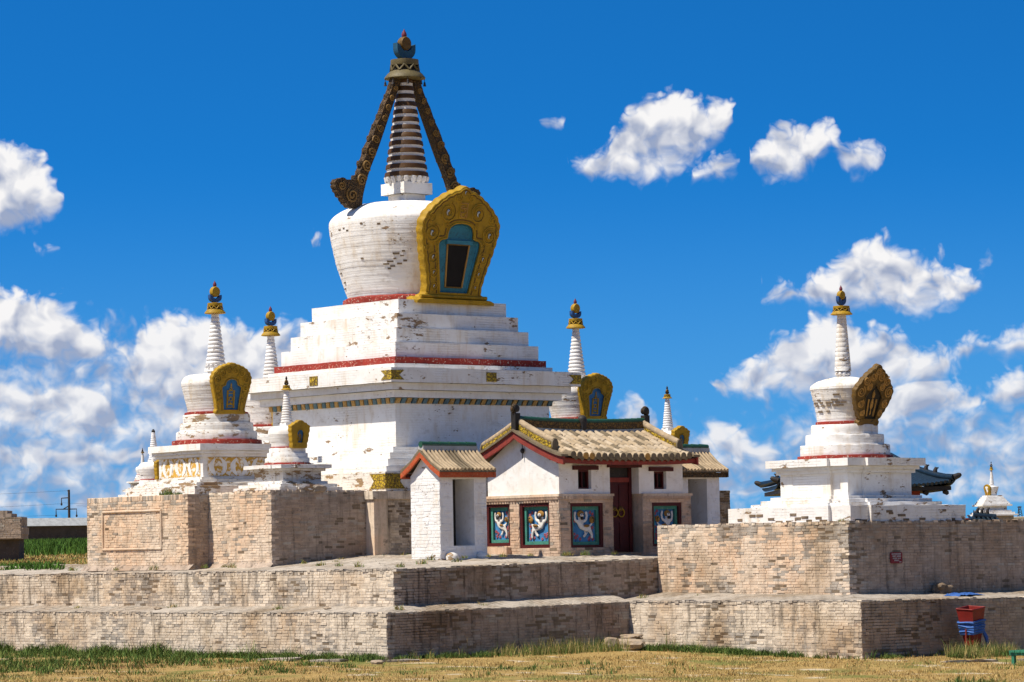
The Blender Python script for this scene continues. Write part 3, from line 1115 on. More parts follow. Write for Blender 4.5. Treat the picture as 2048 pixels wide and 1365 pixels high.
r2 = thing('brick_platform', 'upper brick platform under the right stupa, red sign plate on its shaded side', 'platform', (5.4, 8.88, 1.1))
o4 = (5.4, 8.88, 1.1)
mb = MB()
mb.box(-.78, 5.392, 8.88, 18, .9, 2.815)
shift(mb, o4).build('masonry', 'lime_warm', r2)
shift(MB().box(5.0, 5.4, 8.89, 18, .9, 2.813), o4).build('masonry', 'lime_shade_drab', r2)


def crb(p, n, sol):
    a = noise01(p, 1.0, 31) * .55 + noise01(p, 2.6, 36) * .45
    edge = max(0, 1 - (5.4 - p.x) / .9) if n.y < -.5 else max(0, 1 - (p.y - 8.88) / .8)
    topf = sst(2.3, 2.75, p.z)
    q = rng.random()
    g = .04 + .55 * (a > .57) + .25 * edge + .45 * topf * (a > .42)
    b_ = .015 + .20 * (a > .60) + .10 * edge
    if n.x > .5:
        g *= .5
    if q < b_:
        return 'brick_bare'
    if q < b_ + g:
        return 'brick_grey'
    return 'lime_warm' if n.y < -.5 else 'lime_shade_drab'


br = brick_face((-.78, 8.88), (5.4, 8.88), (0, -1), (1.2, 2.83), (1.18, 2.815), cls=crb)
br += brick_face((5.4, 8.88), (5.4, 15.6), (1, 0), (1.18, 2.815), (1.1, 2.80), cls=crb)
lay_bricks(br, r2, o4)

lay_lip(lip_bricks((-.78, 8.88, 2.835), (5.4, 8.88, 2.82), (0, 1), mats=('lime_warm', 'brick_grey', 'lime_grey')) + lip_bricks((5.4, 8.88, 2.82), (5.4, 15.6, 2.805), (-1, 0), mats=('lime_warm', 'brick_grey', 'brick_bare')) + quoin(5.4, 8.88, 1.2, 2.80, ('lime_warm', 'brick_grey', 'brick_bare')), r2, o4)

# distance ------------------------------------------------------------
def oriented_box(mb, c, half, depth, z0, z1, ang=0.0, mi=0):
    """box whose long side faces the camera (turned by ang)"""
    ca, sa = math.cos(ang), math.sin(ang)
    U = _r * ca + _fh * sa
    W = _fh * ca - _r * sa
    c = Vector((c.x, c.y, 0))
    p = [c - U * half, c + U * half, c + U * half + W * depth, c - U * half + W * depth]
    mb.loft([[(v.x, v.y, z0) for v in p], [(v.x, v.y, z1) for v in p]], True, True, mi)
    return mb


c = at_px(-60, 255, 0)
e = at_px(240, 262, 0)
zc = lambda y, px, d: CAM.z + ((1099 + .0188 * (1024 - px)) - y) / 6500 * d
fw = thing('perimeter_wall', 'long dark far wall with pale coping behind the green grass on the left', 'wall', (c.x, c.y, 2.5))
mbw = MB()
d_ = (e - c).normalized(); nn_ = Vector((d_.y, -d_.x, 0))
zb_, zm_, zt_ = zc(1105, 60, 255), zc(1052, 60, 255), zc(1036, 60, 255)
poly = lambda off0, off1, z0, z1: [[tuple(c + nn_ * off0 + Vector((0, 0, z0 - c.z))), tuple(e + nn_ * off0 + Vector((0, 0, z0 - e.z))), tuple(e - nn_ * off1 + Vector((0, 0, z0 - e.z))), tuple(c - nn_ * off1 + Vector((0, 0, z0 - c.z)))],
                                   [tuple(c + nn_ * off0 + Vector((0, 0, z1 - c.z))), tuple(e + nn_ * off0 + Vector((0, 0, z1 - e.z))), tuple(e - nn_ * off1 + Vector((0, 0, z1 - e.z))), tuple(c - nn_ * off1 + Vector((0, 0, z1 - c.z)))]]
shift(MB().loft(poly(0, 1, zb_ - 1.5, zm_)), (c.x, c.y, 2.5)).build('wall_face', 'far_wall', fw)
lo_, hi_ = poly(.35, 1.2, zm_, zm_)[0], poly(-.45, .55, zt_, zt_)[0]
shift(MB().loft([lo_, hi_]), (c.x, c.y, 2.5)).build('coping', 'concrete_light', fw)

c = at_px(-28, 118, 0)
rw = thing('ruined_wall', 'broken brick wall stub at the left edge above the grass', 'wall', (c.x, c.y, 2.6))
mb = MB()
z0r, z1r = zc(1079, 0, 118), zc(1035, 0, 118)
for i, (zz0, zz1, px1) in enumerate([(z0r - .9, z0r, 30), (z0r, z0r + .16, 39), (z0r + .16, z0r + .42, 41), (z0r + .42, z1r, 38), (z1r, z1r + .13, 18), (z1r + .13, z1r + .24, 9)]):
    e1 = at_px(px1, 118, 0)
    e0 = at_px(-90, 118, 0)
    W = _fh * (1.5 - .05 * i)
    if i == 0:
        shift(MB().loft([[(p.x, p.y, z) for p in (e0 + _fh * .3, e1 + _fh * .3, e1 + W, e0 + W)] for z in (zz0, zz1)]), (c.x, c.y, 2.6)).build('footing', 'far_wall', rw)
    else:
        mb.loft([[(p.x, p.y, z) for p in (e0, e1, e1 + W, e0 + W)] for z in (zz0, zz1)])
shift(mb, (c.x, c.y, 2.6)).build('masonry', 'lime_shade_dirty', rw)
b0, b1 = at_px(-60, 117.98, 0), at_px(37, 117.98, 0)
br = brick_face((b0.x, b0.y), (b1.x, b1.y), (-_fh.x, -_fh.y), (z0r + .02, z1r), (z0r + .02, z1r), course=.07, blen=.28, cls=classes('lime_shade_drab', .4, .2, 2.0))
lay_bricks(br, rw, (c.x, c.y, 2.6), limit=120)

# power pole and its wires
c = at_px(133, 330, 0)
zg = ground_z(c.x, c.y)
pp = thing('power_pole', 'thin dark power pole with hooked crossarms above the far wall', 'pole', (c.x, c.y, zg))
zt = zc(980, 133, 330)
P = lambda px, y, off=0: tuple(at_px(px, 330, zc(y, px, 330)) - Vector((c.x, c.y, zg)))
MB().tube([(0, 0, 0), (0, 0, zt - zg)], [.16, .11], 8).build('pole', 'pole_wood', pp)
for pts in ([P(133, 996), P(118, 997), P(118, 1008)], [P(133, 1012), P(121, 1019), P(107, 1019), P(107, 1031)], [P(121, 1019), P(148, 1018.5), P(148, 1031)], [P(133, 983), P(130, 982)]):
    MB().tube(pts, .055, 6).build('crossarm', 'pole_wood', pp)
for px, y in ((118, 1008), (107, 1031), (148, 1031)):
    q = Vector(P(px, y))
    MB().lathe([(.02, .1), (.1, .02), (.1, -.12), (.03, -.2)], 8).wobble(0).build('insulator', 'dark_iron', pp).location = q
for (pa, ya, pb, yb, sag) in ((118, 1008, -700, 1022, 9), (130, 982, -700, 993, 9), (107, 1031, -700, 1040, 5), (148, 1012, 900, 1016, 8), (118, 1006, 900, 1024, 6)):
    pts = []
    for i in range(15):
        t = i / 14
        px = pa + (pb - pa) * t
        pts.append(P(px, ya + (yb - ya) * t + sag * 4 * t * (1 - t)))
    MB().tube(pts, .012, 4).build('wire', 'wire', pp)

# ------------------------------------------------------------------ stupas


def curve_plate(name, outer, holes, thick, mat, parent, bevel=.012, M=None):
    """flat plate with holes cut in it, bevelled edges; outline in local (u, v), thickness along w"""
    cu = bpy.data.curves.new(name, 'CURVE')
    cu.dimensions = '2D'
    cu.fill_mode = 'BOTH'
    cu.extrude = max(.001, thick / 2 - bevel)
    cu.bevel_depth = bevel
    cu.bevel_resolution = 1
    cu.offset = -bevel
    for lp in [outer] + list(holes):
        sp = cu.splines.new('POLY')
        sp.points.add(len(lp) - 1)
        for p_, (x, y) in zip(sp.points, lp):
            p_.co = (x, y, 0, 1)
        sp.use_cyclic_u = True
    tmp = bpy.data.objects.new(name, cu)
    COL.objects.link(tmp)
    dg = bpy.context.evaluated_depsgraph_get()
    me = bpy.data.meshes.new_from_object(tmp.evaluated_get(dg))
    bpy.data.objects.remove(tmp)
    bpy.data.curves.remove(cu)
    me.name = name
    me.materials.clear()
    me.materials.append(MATS[mat])
    me.transform(Matrix.Translation((0, 0, thick / 2)))
    while me.uv_layers:
        me.uv_layers.remove(me.uv_layers[0])
    auto_uv(me)
    o = bpy.data.objects.new(name, me)
    COL.objects.link(o)
    o.parent = parent
    if M is not None:
        o.matrix_basis = M
    return o


def spiral(cx, cy, R0, turns=2.0, start=0.0, hand=1, n=26, w=.0):
    return [(cx + R0 * (1 - .86 * i / (n - 1)) * math.cos(start + hand * turns * 2 * math.pi * i / (n - 1)),
             cy + R0 * (1 - .86 * i / (n - 1)) * math.sin(start + hand * turns * 2 * math.pi * i / (n - 1)), w) for i in range(n)]


def mirror_outline(half):
    """half outline from the foot to the tip (u >= 0) to a closed one"""
    return [(u, v) for u, v in half] + [(-u, v) for u, v in reversed(half) if u > 1e-6]


def smooth_pts(pts, n=4):
    out = []
    for i in range(len(pts) - 1):
        p0 = pts[max(i - 1, 0)]; p1 = pts[i]; p2 = pts[i + 1]; p3 = pts[min(i + 2, len(pts) - 1)]
        for j in range(n):
            t = j / n
            out.append(tuple(.5 * (2 * b + (c - a) * t + (2 * a - 5 * b + 4 * c - d) * t * t + (3 * b - a - 3 * c + d) * t ** 3) for a, b, c, d in zip(p0, p1, p2, p3)))
    out.append(tuple(pts[-1]))
    return out


def scallop(half, k, amp):
    """lobed edge"""
    L = [0]
    for a, b in zip(half, half[1:]):
        L.append(L[-1] + math.hypot(b[0] - a[0], b[1] - a[1]))
    out = []
    for i, (u, v) in enumerate(half):
        a = half[max(i - 1, 0)]; b = half[min(i + 1, len(half) - 1)]
        tx, ty = b[0] - a[0], b[1] - a[1]
        l = math.hypot(tx, ty) or 1
        s_ = amp * abs(math.sin(math.pi * k * L[i] / L[-1])) - amp * .5
        out.append((max(0, u + ty / l * s_) if i < len(half) - 1 else 0, v - tx / l * s_))
    return out


def halo_frame(x_foot, z_foot, lean, rz=0.0):
    """local frame of a halo plate standing on the +X side: u along +Y, v up the leaning plate, w outwards"""
    V = Vector((math.sin(lean), 0, math.cos(lean)))
    U = Vector((0, 1, 0))
    W = U.cross(V)
    M = Matrix((U, V, W)).transposed().to_4x4()
    M.translation = Vector((x_foot, 0, z_foot))
    return Matrix.Rotation(rz, 4, 'Z') @ M


def part(mb, name, mat, parent, M=None, smooth=None):
    o = mb.build(name, mat, parent, smooth=smooth)
    if M is not None:
        o.matrix_basis = M
    return o


def emblem(parent, M, w, h, cy, mat='gold', z=.012, r=.018):
    """upright emblem of two pillars, bars, disc and flame standing in the blue field"""
    mb = MB()
    for s_ in (-1, 1):
        mb.tube([(s_ * w * .5, cy - h * .5, z), (s_ * w * .5, cy + h * .22, z)], r, 5)
        mb.tube([(s_ * w * .36, cy - h * .42, z), (s_ * w * .36, cy + h * .18, z)], r * .45, 5)
    for y in (-.46, -.36, .10, .20):
        mb.tube([(-w * .5, cy + h * y, z), (w * .5, cy + h * y, z)], r * .7, 5)
    mb.tube([(w * .26 * math.cos(a), cy - h * .13 + w * .26 * math.sin(a), z) for a in np.linspace(0, 2 * math.pi, 13)], r * .8, 5)
    mb.slab([(-w * .3, cy - h * .34), (w * .3, cy - h * .34), (0, cy - h * .26)], (0, 0, z - r * .5), (1, 0, 0), (0, 1, 0), (0, 0, 1), r)
    mb.tube([(-w * .28, cy + h * .30, z), (-w * .12, cy + h * .24, z), (w * .12, cy + h * .24, z), (w * .28, cy + h * .30, z)], [r * .4, r, r, r * .4], 5)
    mb.lathe([(.001, -.001), (w * .14, .0), (w * .14, r), (.001, r * 1.1)], 10)
    k = len(mb.v)
    mb.v[k - 40:] = [(x, y + cy + h * .33, zz + z - r * .4) for x, y, zz in mb.v[k - 40:]]
    mb.slab([(0, cy + h * .52), (w * .1, cy + h * .43), (w * .05, cy + h * .38), (-w * .05, cy + h * .38), (-w * .1, cy + h * .43)], (0, 0, z - r * .5), (1, 0, 0), (0, 1, 0), (0, 0, 1), r)
    return part(mb, 'emblem', mat, parent, M)


def halo(parent, M, W, H_, thick, style, gold='gold', blue='blue', field=None):
    """the golden leaf-shaped halo on a dome: plate, blue niche, raised rims and scrolls"""
    if style == 'main':
        half = smooth_pts([(1.20, 0), (1.17, .10), (1.04, .20), (1.00, .32), (1.08, .72), (1.24, 1.2), (1.37, 1.68), (1.42, 1.95), (1.36, 2.2), (1.17, 2.42), (.90, 2.64), (.56, 2.84), (.22, 2.96), (.0, 3.08)], 6)
        half = [(u * .925, v) for u, v in half]
        half = scallop(half, 15, .03)
        arch = smooth_pts([(.50, .24), (.58, .70), (.68, 1.20), (.73, 1.50), (.70, 1.60), (.62, 1.66), (.48, 1.68)], 4)[:-1] + smooth_pts([(.46, 1.70), (.45, 1.85), (.38, 1.99), (.22, 2.08), (.0, 2.11)], 4)
    elif style == 'right':
        half = smooth_pts([(.33, 0), (.33, .08), (.30, .12), (.42, .30), (.55, .55), (.62, .78), (.60, .92), (.55, .97)], 4)[:-1] + smooth_pts([(.53, .98), (.46, 1.10), (.30, 1.26), (.12, 1.40), (.0, 1.50)], 4)
        half = [(u * W / .62, v * H_ / 1.50) for u, v in half]
        half = scallop(half, 11, .03)
        arch = smooth_pts([(.19, .16), (.24, .40), (.27, .62), (.27, .72), (.18, .84), (.07, .93), (.0, 1.02)], 4)
        arch = [(u * W / .62, v * H_ / 1.50) for u, v in arch]
    elif style == 'medium':
        half = smooth_pts([(.50, 0), (.49, .06), (.47, .14), (.53, .40), (.62, .68), (.66, .86), (.62, 1.0), (.50, 1.12), (.34, 1.20), (.16, 1.25), (.0, 1.29)], 5)
        half = [(u * W / .66, v * H_ / 1.29) for u, v in half]
        half = scallop(half, 13, .022)
        arch = smooth_pts([(.25, .10), (.28, .35), (.32, .58), (.33, .66), (.27, .71), (.22, .72)], 3)[:-1] + smooth_pts([(.21, .73), (.18, .82), (.10, .87), (.0, .89)], 3)
        arch = [(u * W / .66, v * H_ / 1.29) for u, v in arch]
    else:
        half = smooth_pts([(.25, 0), (.24, .06), (.25, .12), (.28, .26), (.30, .40), (.315, .50), (.30, .55), (.20, .61), (.10, .655), (.0, .70)], 4)
        half = [(u * W / .315, v * H_ / .70) for u, v in half]
        half = scallop(half, 7, .02)
        arch = smooth_pts([(.085, .13), (.10, .25), (.115, .36), (.10, .41), (.06, .45), (.0, .465)], 3)
        arch = [(u * W / .315, v * H_ / .70) for u, v in arch]
    ol, ar = mirror_outline(half), mirror_outline(arch)
    hl = curve_plate('halo', ol, [ar], thick, gold, parent, .02 if style == 'main' else .012, M)
    I = Matrix.Identity(4)
    # blue back of the niche, sunk into the plate
    mb = MB().slab(ar, (0, 0, 0), (1.02, 0, 0), (0, 1.0, 0), (0, 0, 1), thick * .74)
    nb = part(mb, 'niche_back', blue, hl)
    rr = .028 if style == 'main' else .012
    rim = [(u, v, thick + .004) for u, v in ar]
    part(MB().tube(rim + [rim[0]], rr, 6), 'niche_rim', gold, hl, smooth=50)
    # a rounded rim along the edge
    ins = [(u * .93, v * .965 + .03 * H_ * .5, thick - .002) for u, v in half]
    edge = ins + [(-u, v, w) for u, v, w in reversed(ins[:-1])]
    if style in ('main', 'medium', 'right'):
        part(MB().tube(edge, rr * .9, 6), 'halo_rim', gold, hl, smooth=50)
        part(MB().tube([(u * .955, v * .985 + .01, w - rr * .35) for u, v, w in edge], rr * .8, 6), 'halo_rim', 'gold_dull', hl, smooth=50)
        part(MB().tube([(u * 1.17, v * 1.045 - .02, thick - rr * .2) for u, v in ar], rr * .8, 6), 'niche_rim', 'gold_dull', hl, smooth=50)
    return hl, ar


def scroll(parent, cx, cy, R0, w, r, hand=1, start=0.0, turns=2.0, mat='gold'):
    return part(MB().tube(spiral(cx, cy, R0, turns, start, hand, 26, w), [r] * 20 + [r * .8] * 6, 5), 'scroll', mat, parent, smooth=60)


def comma(parent, cx, cy, R0, w, hand, mat='mark_white'):
    pts = [(cx + hand * R0 * .35 * math.cos(a), cy + R0 * .5 * math.sin(a) - R0 * .1, w) for a in np.linspace(1.9, -1.5, 8)]
    part(MB().tube(pts, [R0 * .28, R0 * .32, R0 * .27, R0 * .22, R0 * .18, R0 * .14, R0 * .09, R0 * .03], 6), 'eye_mark', mat, parent, smooth=60)
    part(MB().tube([(x - hand * R0 * .12, y, zz - R0 * .10) for x, y, zz in pts], [R0 * .38, R0 * .42, R0 * .38, R0 * .33, R0 * .28, R0 * .22, R0 * .16, R0 * .08], 6), 'eye_mark', 'dark', parent, smooth=60)


def finial(parent, z, w, zc0, zd, rd, zf0, zf1, blue='blue', gold='gold', maroon='maroon', th=.35):
    """crescent moon, sun disc and flame, flat shapes that face +X"""
    n = 14
    h = zc0 - z
    zc_ = z + w * .92
    D2 = math.pi / 180
    kz = (zc0 - z) / (w * 1.42)
    fz_ = lambda v: z + (v - z) * kz
    outer = [(w * math.sin(a * D2), fz_(zc_ - w * .92 * math.cos(a * D2))) for a in range(-88, 89, 11)]
    tip = [(w * 1.0, fz_(zc_ + w * .5))]
    inner = [(.66 * w * math.sin(a * D2), fz_(zc_ + .42 * w - .62 * w * math.cos(a * D2))) for a in range(80, -81, -16)]
    cres = outer + tip + inner + [(-w * 1.0, fz_(zc_ + w * .5))]
    t = w * th
    mb = MB().slab(cres, (-t, 0, 0), (0, 1, 0), (0, 0, 1), (1, 0, 0), 2 * t)
    mb.lathe([(w * .32, z - .02), (w * .30, z + h * .2)], 10)
    mb.build('crescent', blue, parent)
    mb = MB()
    t2 = rd * .55
    a = [(0, rd * math.cos(x) * .92, zd + rd * math.sin(x)) for x in np.linspace(0, 2 * math.pi, 20)[:-1]]
    mb.loft([[(-t2, y * .9, zd + (zz - zd) * .9) for _, y, zz in a], [(-t2 * .6, y, zz) for _, y, zz in a], [(t2 * .6, y, zz) for _, y, zz in a], [(t2, y * .9, zd + (zz - zd) * .9) for _, y, zz in a]])
    mb.build('sun_disc', gold, parent, smooth=40)
    hf = zf1 - zf0
    rf = hf * .30
    MB().lathe([(rf * .5, zf0 - .02), (rf * .95, zf0 + hf * .18), (rf, zf0 + hf * .36), (rf * .72, zf0 + hf * .62), (rf * .25, zf0 + hf * .85), (.004, zf1)], 12).build('flame', maroon, parent, smooth=60)


def umbrella(parent, z0, z1, r0, r1, mat='gold', cut=True, dark='dark'):
    """bell-shaped canopy: flared rim, a band of zigzag openwork, top ring"""
    h = z1 - z0
    mb = MB().lathe([(r0 * .90, z0), (r0, z0 + h * .03), (r0 * .985, z0 + h * .10), (r0 * .86, z0 + h * .26), (r1 * 1.10, z0 + h * .42)], 28, bottom=True, top=False)
    mb.lathe([(r1 * 1.06, z0 + h * .70), (r1 * 1.10, z0 + h * .76), (r1 * 1.08, z1), (r1 * .9, z1 + h * .02)], 28, top=True)
    u = mb.build('canopy', mat, parent, smooth=45)
    MB().lathe([(r1 * .92, z0 + h * .3), (r1 * .90, z0 + h * .8)], 20, top=True).build('canopy_core', dark, u, smooth=60)
    zg = MB()
    n = 18
    pts = [(r1 * (1.13 if i % 2 else 1.06) * math.cos(2 * math.pi * i / n), r1 * (1.13 if i % 2 else 1.06) * math.sin(2 * math.pi * i / n), z0 + h * (.42 if i % 2 else .72)) for i in range(n)]
    for i in range(n):
        zg.tube([pts[i], pts[(i + 1) % n]], h * .055, 5)
    zg.build('openwork', mat, u, smooth=60)
    return u


def ringed_spire(parent, z0, z1, r0, r1, n=13, mat='white_spire', seg=28):
    prof = []
    for i in range(n):
        a = z0 + (z1 - z0) * i / n
        b = z0 + (z1 - z0) * (i + 1) / n
        ra = r0 + (r1 - r0) * (i + .5) / n
        prof += [(ra * .90, a + (b - a) * .06), (ra * 1.0, a + (b - a) * .20), (ra * 1.04, a + (b - a) * .45), (ra * 1.0, a + (b - a) * .78), (ra * .90, a + (b - a) * .97)]
    return MB().lathe(prof, seg, top=True).wobble(.003, 6).build('spire', mat, parent, smooth=50, rnd=r0)


def lotus(parent, z0, z1, r0, r1, n=16, mat='white_spire'):
    mb = MB().lathe([(r0, z0), (r1 * .98, z1)], 24, top=True)
    for i in range(n):
        a = 2 * math.pi * i / n
        pts = [(math.cos(a) * (r0 * (1 - t) + r1 * t) * 1.03, math.sin(a) * (r0 * (1 - t) + r1 * t) * 1.03, z0 + (z1 - z0) * t) for t in (0, .5, 1)]
        w = math.pi * r0 / n
        mb.tube(pts, [w * .55, w * .95, w * .7], 6)
    return mb.build('lotus_ring', mat, parent, smooth=50)


def dome_mesh(prof, seg=64, amp=.01, courses=.064, step=.0022):
    """dome of lime-washed brick courses: each course stands a little in or out of its neighbours"""
    pr = smooth_pts(prof, 8)
    zs_ = [z for r, z in pr]
    top_i = max(range(len(pr)), key=lambda i: pr[i][0])
    zsh = pr[top_i][1]
    rad = lambda z: float(np.interp(z, zs_[:top_i + 1], [r for r, _ in pr[:top_i + 1]]))
    out, z = [], zs_[0]
    rr = random.Random(int(prof[0][0] * 1000))
    while z < zsh - .01:
        j = rr.gauss(0, step)
        z1 = min(z + courses * rr.uniform(.9, 1.1), zsh)
        g = min(.012, (z1 - z) * .2)
        out += [(rad(z) + j - step * .6, z), (rad(z + g) + j, z + g), (rad(z1 - g) + j, z1 - g), (rad(z1) + j - step * .6, z1 - .001)]
        z = z1
    out += pr[top_i + 1:]
    return MB().lathe(out, seg, top=True).wobble(amp, 1.8)


def bare_bricks(parent, spots, rad, lean, wmin=.10, wmax=.22):
    """single bricks laid bare on a dome: (angle, local height)"""
    for an, z in spots:
        r_ = rad(z)
        N = Vector((math.cos(an), math.sin(an), -lean)).normalized()
        X = Vector((-math.sin(an), math.cos(an), 0))
        ob = bpy.data.objects.new('brick', rng.choice(unit_bricks('brick_bare')))
        COL.objects.link(ob)
        ob.parent = parent
        mm = Matrix((X * rng.uniform(wmin, wmax), N * .014, X.cross(N) * -rng.uniform(.035, .058))).transposed().to_4x4()
        mm.translation = Vector((r_ * math.cos(an), r_ * math.sin(an), z)) + N * .003
        ob.matrix_basis = mm


# --- main stupa ------------------------------------------------------
MX, MY = -11.37, 10.0
ms = thing('great_stupa', 'largest white stupa in the middle with banded spire and big golden halo', 'stupa', (MX, MY, PZ))
Z = -PZ


def blk(parent, name, q, z0, z1, mat='white_wash', a=0, n=0, amp=.006, seed=0, step=.22):
    return square_block(q, z0 + Z, z1 + Z, a, n, step, amp, 0, seed).build(name, mat, parent, smooth=30)


blk(ms, 'plinth', 4.40, PZ, 4.32, 'white_wash_old', amp=.012, seed=1)
for i, (q, z0, z1) in enumerate([(4.24, 4.32, 4.46), (3.98, 4.46, 4.64), (3.62, 4.64, 4.82), (3.12, 4.82, 4.98)]):
    blk(ms, 'base_step', q, z0, z1, 'white_wash', seed=2 + i)
blk(ms, 'wall', 2.60, 4.98, 6.10, 'white_wash', seed=9, amp=.004)
for i, (q, z0, z1) in enumerate([(2.84, 6.245, 6.43), (3.02, 6.43, 6.61)]):
    blk(ms, 'cornice_course', q, z0, z1, 'white_smooth', seed=12 + i, amp=.003)
blk(ms, 'cornice_slab', 3.20, 6.61, 6.98, 'white_wash', seed=15, amp=.006)
blk(ms, 'frieze_bed', 2.62, 6.10, 6.245, 'white_smooth', seed=16, amp=.002)
blk(ms, 'ledge', 2.68, 6.98, 7.12, 'white_wash_worn', seed=17)
blk(ms, 'red_band', 2.56, 7.12, 7.30, 'red_band', seed=18, amp=.008, step=.1)
for i, (q, z0, z1) in enumerate([(2.42, 7.30, 7.69), (2.24, 7.69, 8.07), (2.05, 8.07, 8.46), (1.83, 8.46, 8.84)]):
    blk(ms, 'terrace_step', q, z0, z1, 'white_wash_worn' if i in (1, 2) else 'white_wash', seed=20 + i)
# slanted petal frieze under the cornice
fz = MB()
petal = {}
for ci, cname in enumerate(('frieze_ochre', 'frieze_blue')):
    mb = MB()
    prof = [(0, 0), (.085, .0), (.10, .06), (.095, .13), (.0, .14)]
    mb.slab([(y, z) for y, z in [(-.085, 0), (.045, 0), (.085, .14), (-.045, .14)]], (0, 0, 0), (0, 1, 0), (.35, 0, 1), (1, 0, 0), .07)
    mb.wobble(.006, 9)
    o = mb.build('frieze_petal', cname, ms)
    petal[cname] = o.data
    bpy.data.objects.remove(o)
n = 30
for side in range(4):
    Rm = Matrix.Rotation(side * math.pi / 2, 4, 'Z')
    for i in range(n):
        y = -2.66 + (i + .5) * 5.32 / n
        o = bpy.data.objects.new('frieze_petal', petal[('frieze_ochre', 'frieze_blue')[i % 2]])
        COL.objects.link(o)
        o.parent = ms
        o.matrix_basis = Rm @ Matrix.Translation((2.60, y, 6.103 + Z))
# gilt corner pieces and plates on the cornice slab and plinth
for q, z0, z1, w in ((3.20, 6.67, 6.91, .42), (4.40, 3.90, 4.27, .62)):
    for side in range(4):
        Rm = Matrix.Rotation(side * math.pi / 2, 4, 'Z')
        for sy in (-1, 1):
            yo = sy * (q + .012)
            hm = (z0 + z1) / 2 + Z
            tail = [(yo, z0 + Z), (yo - sy * w, z0 + Z), (yo - sy * (w - .16), hm), (yo - sy * w, z1 + Z), (yo, z1 + Z)]
            o = MB().slab(tail, (q - .01, 0, 0), (0, 1, 0), (0, 0, 1), (1, 0, 0), .026).build('gilt_corner', 'gold_carved', ms)
            o.matrix_basis = Rm
        if q < 4:
            o = MB().box(q - .01, q + .016, -.17 + (.1 if side == 0 else .0), .17 + (.1 if side == 0 else 0), z0 + Z, z1 + Z).build('gilt_plate', 'gold_carved', ms)
            o.matrix_basis = Rm
# dome
MB().lathe([(1.70, 8.84 + Z), (1.74, 8.90 + Z), (1.73, 9.00 + Z), (1.66, 9.04 + Z)], 72, top=False).wobble(.012, 5).build('red_ring', 'red_band', ms, smooth=40)
dm = dome_mesh([(1.60, 8.90), (1.63, 9.10), (1.78, 9.55), (1.92, 10.0), (2.02, 10.5), (2.075, 10.95), (2.04, 11.12), (1.88, 11.28), (1.62, 11.42), (1.32, 11.51), (.9, 11.565), (.3, 11.60)], 80, .014)
dm.v = [(x, y, z + Z) for x, y, z in dm.v]
dm.build('dome', 'white_wash_dome', ms, smooth=25, rnd=1.9)
rd_ = lambda z: float(np.interp(z - Z, [9.1, 9.55, 10.0, 10.5, 10.95], [1.63, 1.78, 1.92, 2.02, 2.075]))
bare_bricks(ms, [(-.93, 9.88 + Z), (-.86, 9.95 + Z), (-.80, 9.82 + Z), (-.90, 9.76 + Z), (-.84, 10.08 + Z), (-.76, 10.02 + Z), (-.99, 9.82 + Z), (-.72, 9.89 + Z), (-.95, 9.70 + Z), (-1.62, 10.82 + Z), (-1.55, 10.75 + Z), (-1.72, 10.80 + Z), (-1.30, 10.90 + Z), (-1.05, 10.86 + Z), (-2.0, 9.7 + Z), (-1.95, 9.45 + Z), (-2.05, 9.3 + Z), (-1.35, 10.0 + Z), (-.74, 10.14 + Z)], rd_, .25, .07, .19)
# harmika
blk(ms, 'harmika_neck', .35, 11.56, 11.80, 'white_smooth', amp=.004)
blk(ms, 'harmika', .485, 11.80, 12.10, 'white_smooth', amp=.004)
lotus(ms, 12.10 + Z, 12.28 + Z, .47, .54, 18)
# banded spire: thirteen brown and white rings
za, zb = 12.27, 15.0
for i in range(13):
    a = za + (zb - za) * i / 13
    b = za + (zb - za) * (i + 1) / 13
    r_ = lambda zz: .575 + (.175 - .575) * (zz - za) / (zb - za)
    mid = a + (b - a) * .60
    MB().lathe([(r_(a) * 1.0, a + Z), (r_(a) * 1.03, a + .012 + Z), (r_(mid) * 1.03, mid - .01 + Z), (r_(mid), mid + Z)], 36, top=True, bottom=True).build('brown_ring', 'brown_ring', ms, smooth=40)
    MB().lathe([(r_(mid) * .93, mid - .02 + Z), (r_(mid) * .95, b + Z)], 36, top=True).build('white_ring', 'white_spire', ms, smooth=40)
um = umbrella(ms, 14.90 + Z, 15.42 + Z, .55, .345, 'bronze')
for a in range(8):
    an = a * math.pi / 4 + .25
    x, y = .53 * math.cos(an), .53 * math.sin(an)
    MB().tube([(x, y, 14.93 + Z), (x, y, 14.83 + Z)], .008, 4).lathe([(.005, 14.84 + Z), (.025, 14.82 + Z), (.032, 14.76 + Z), (.045, 14.72 + Z), (.0, 14.73 + Z)], 8, (x, y)).build('bell', 'dark_iron', um)
finial(ms, 15.43 + Z, .31, 15.86 + Z, 15.86 + Z, .19, 16.02 + Z, 16.26 + Z, 'blue_crescent', 'gold_dull', 'maroon', .30)
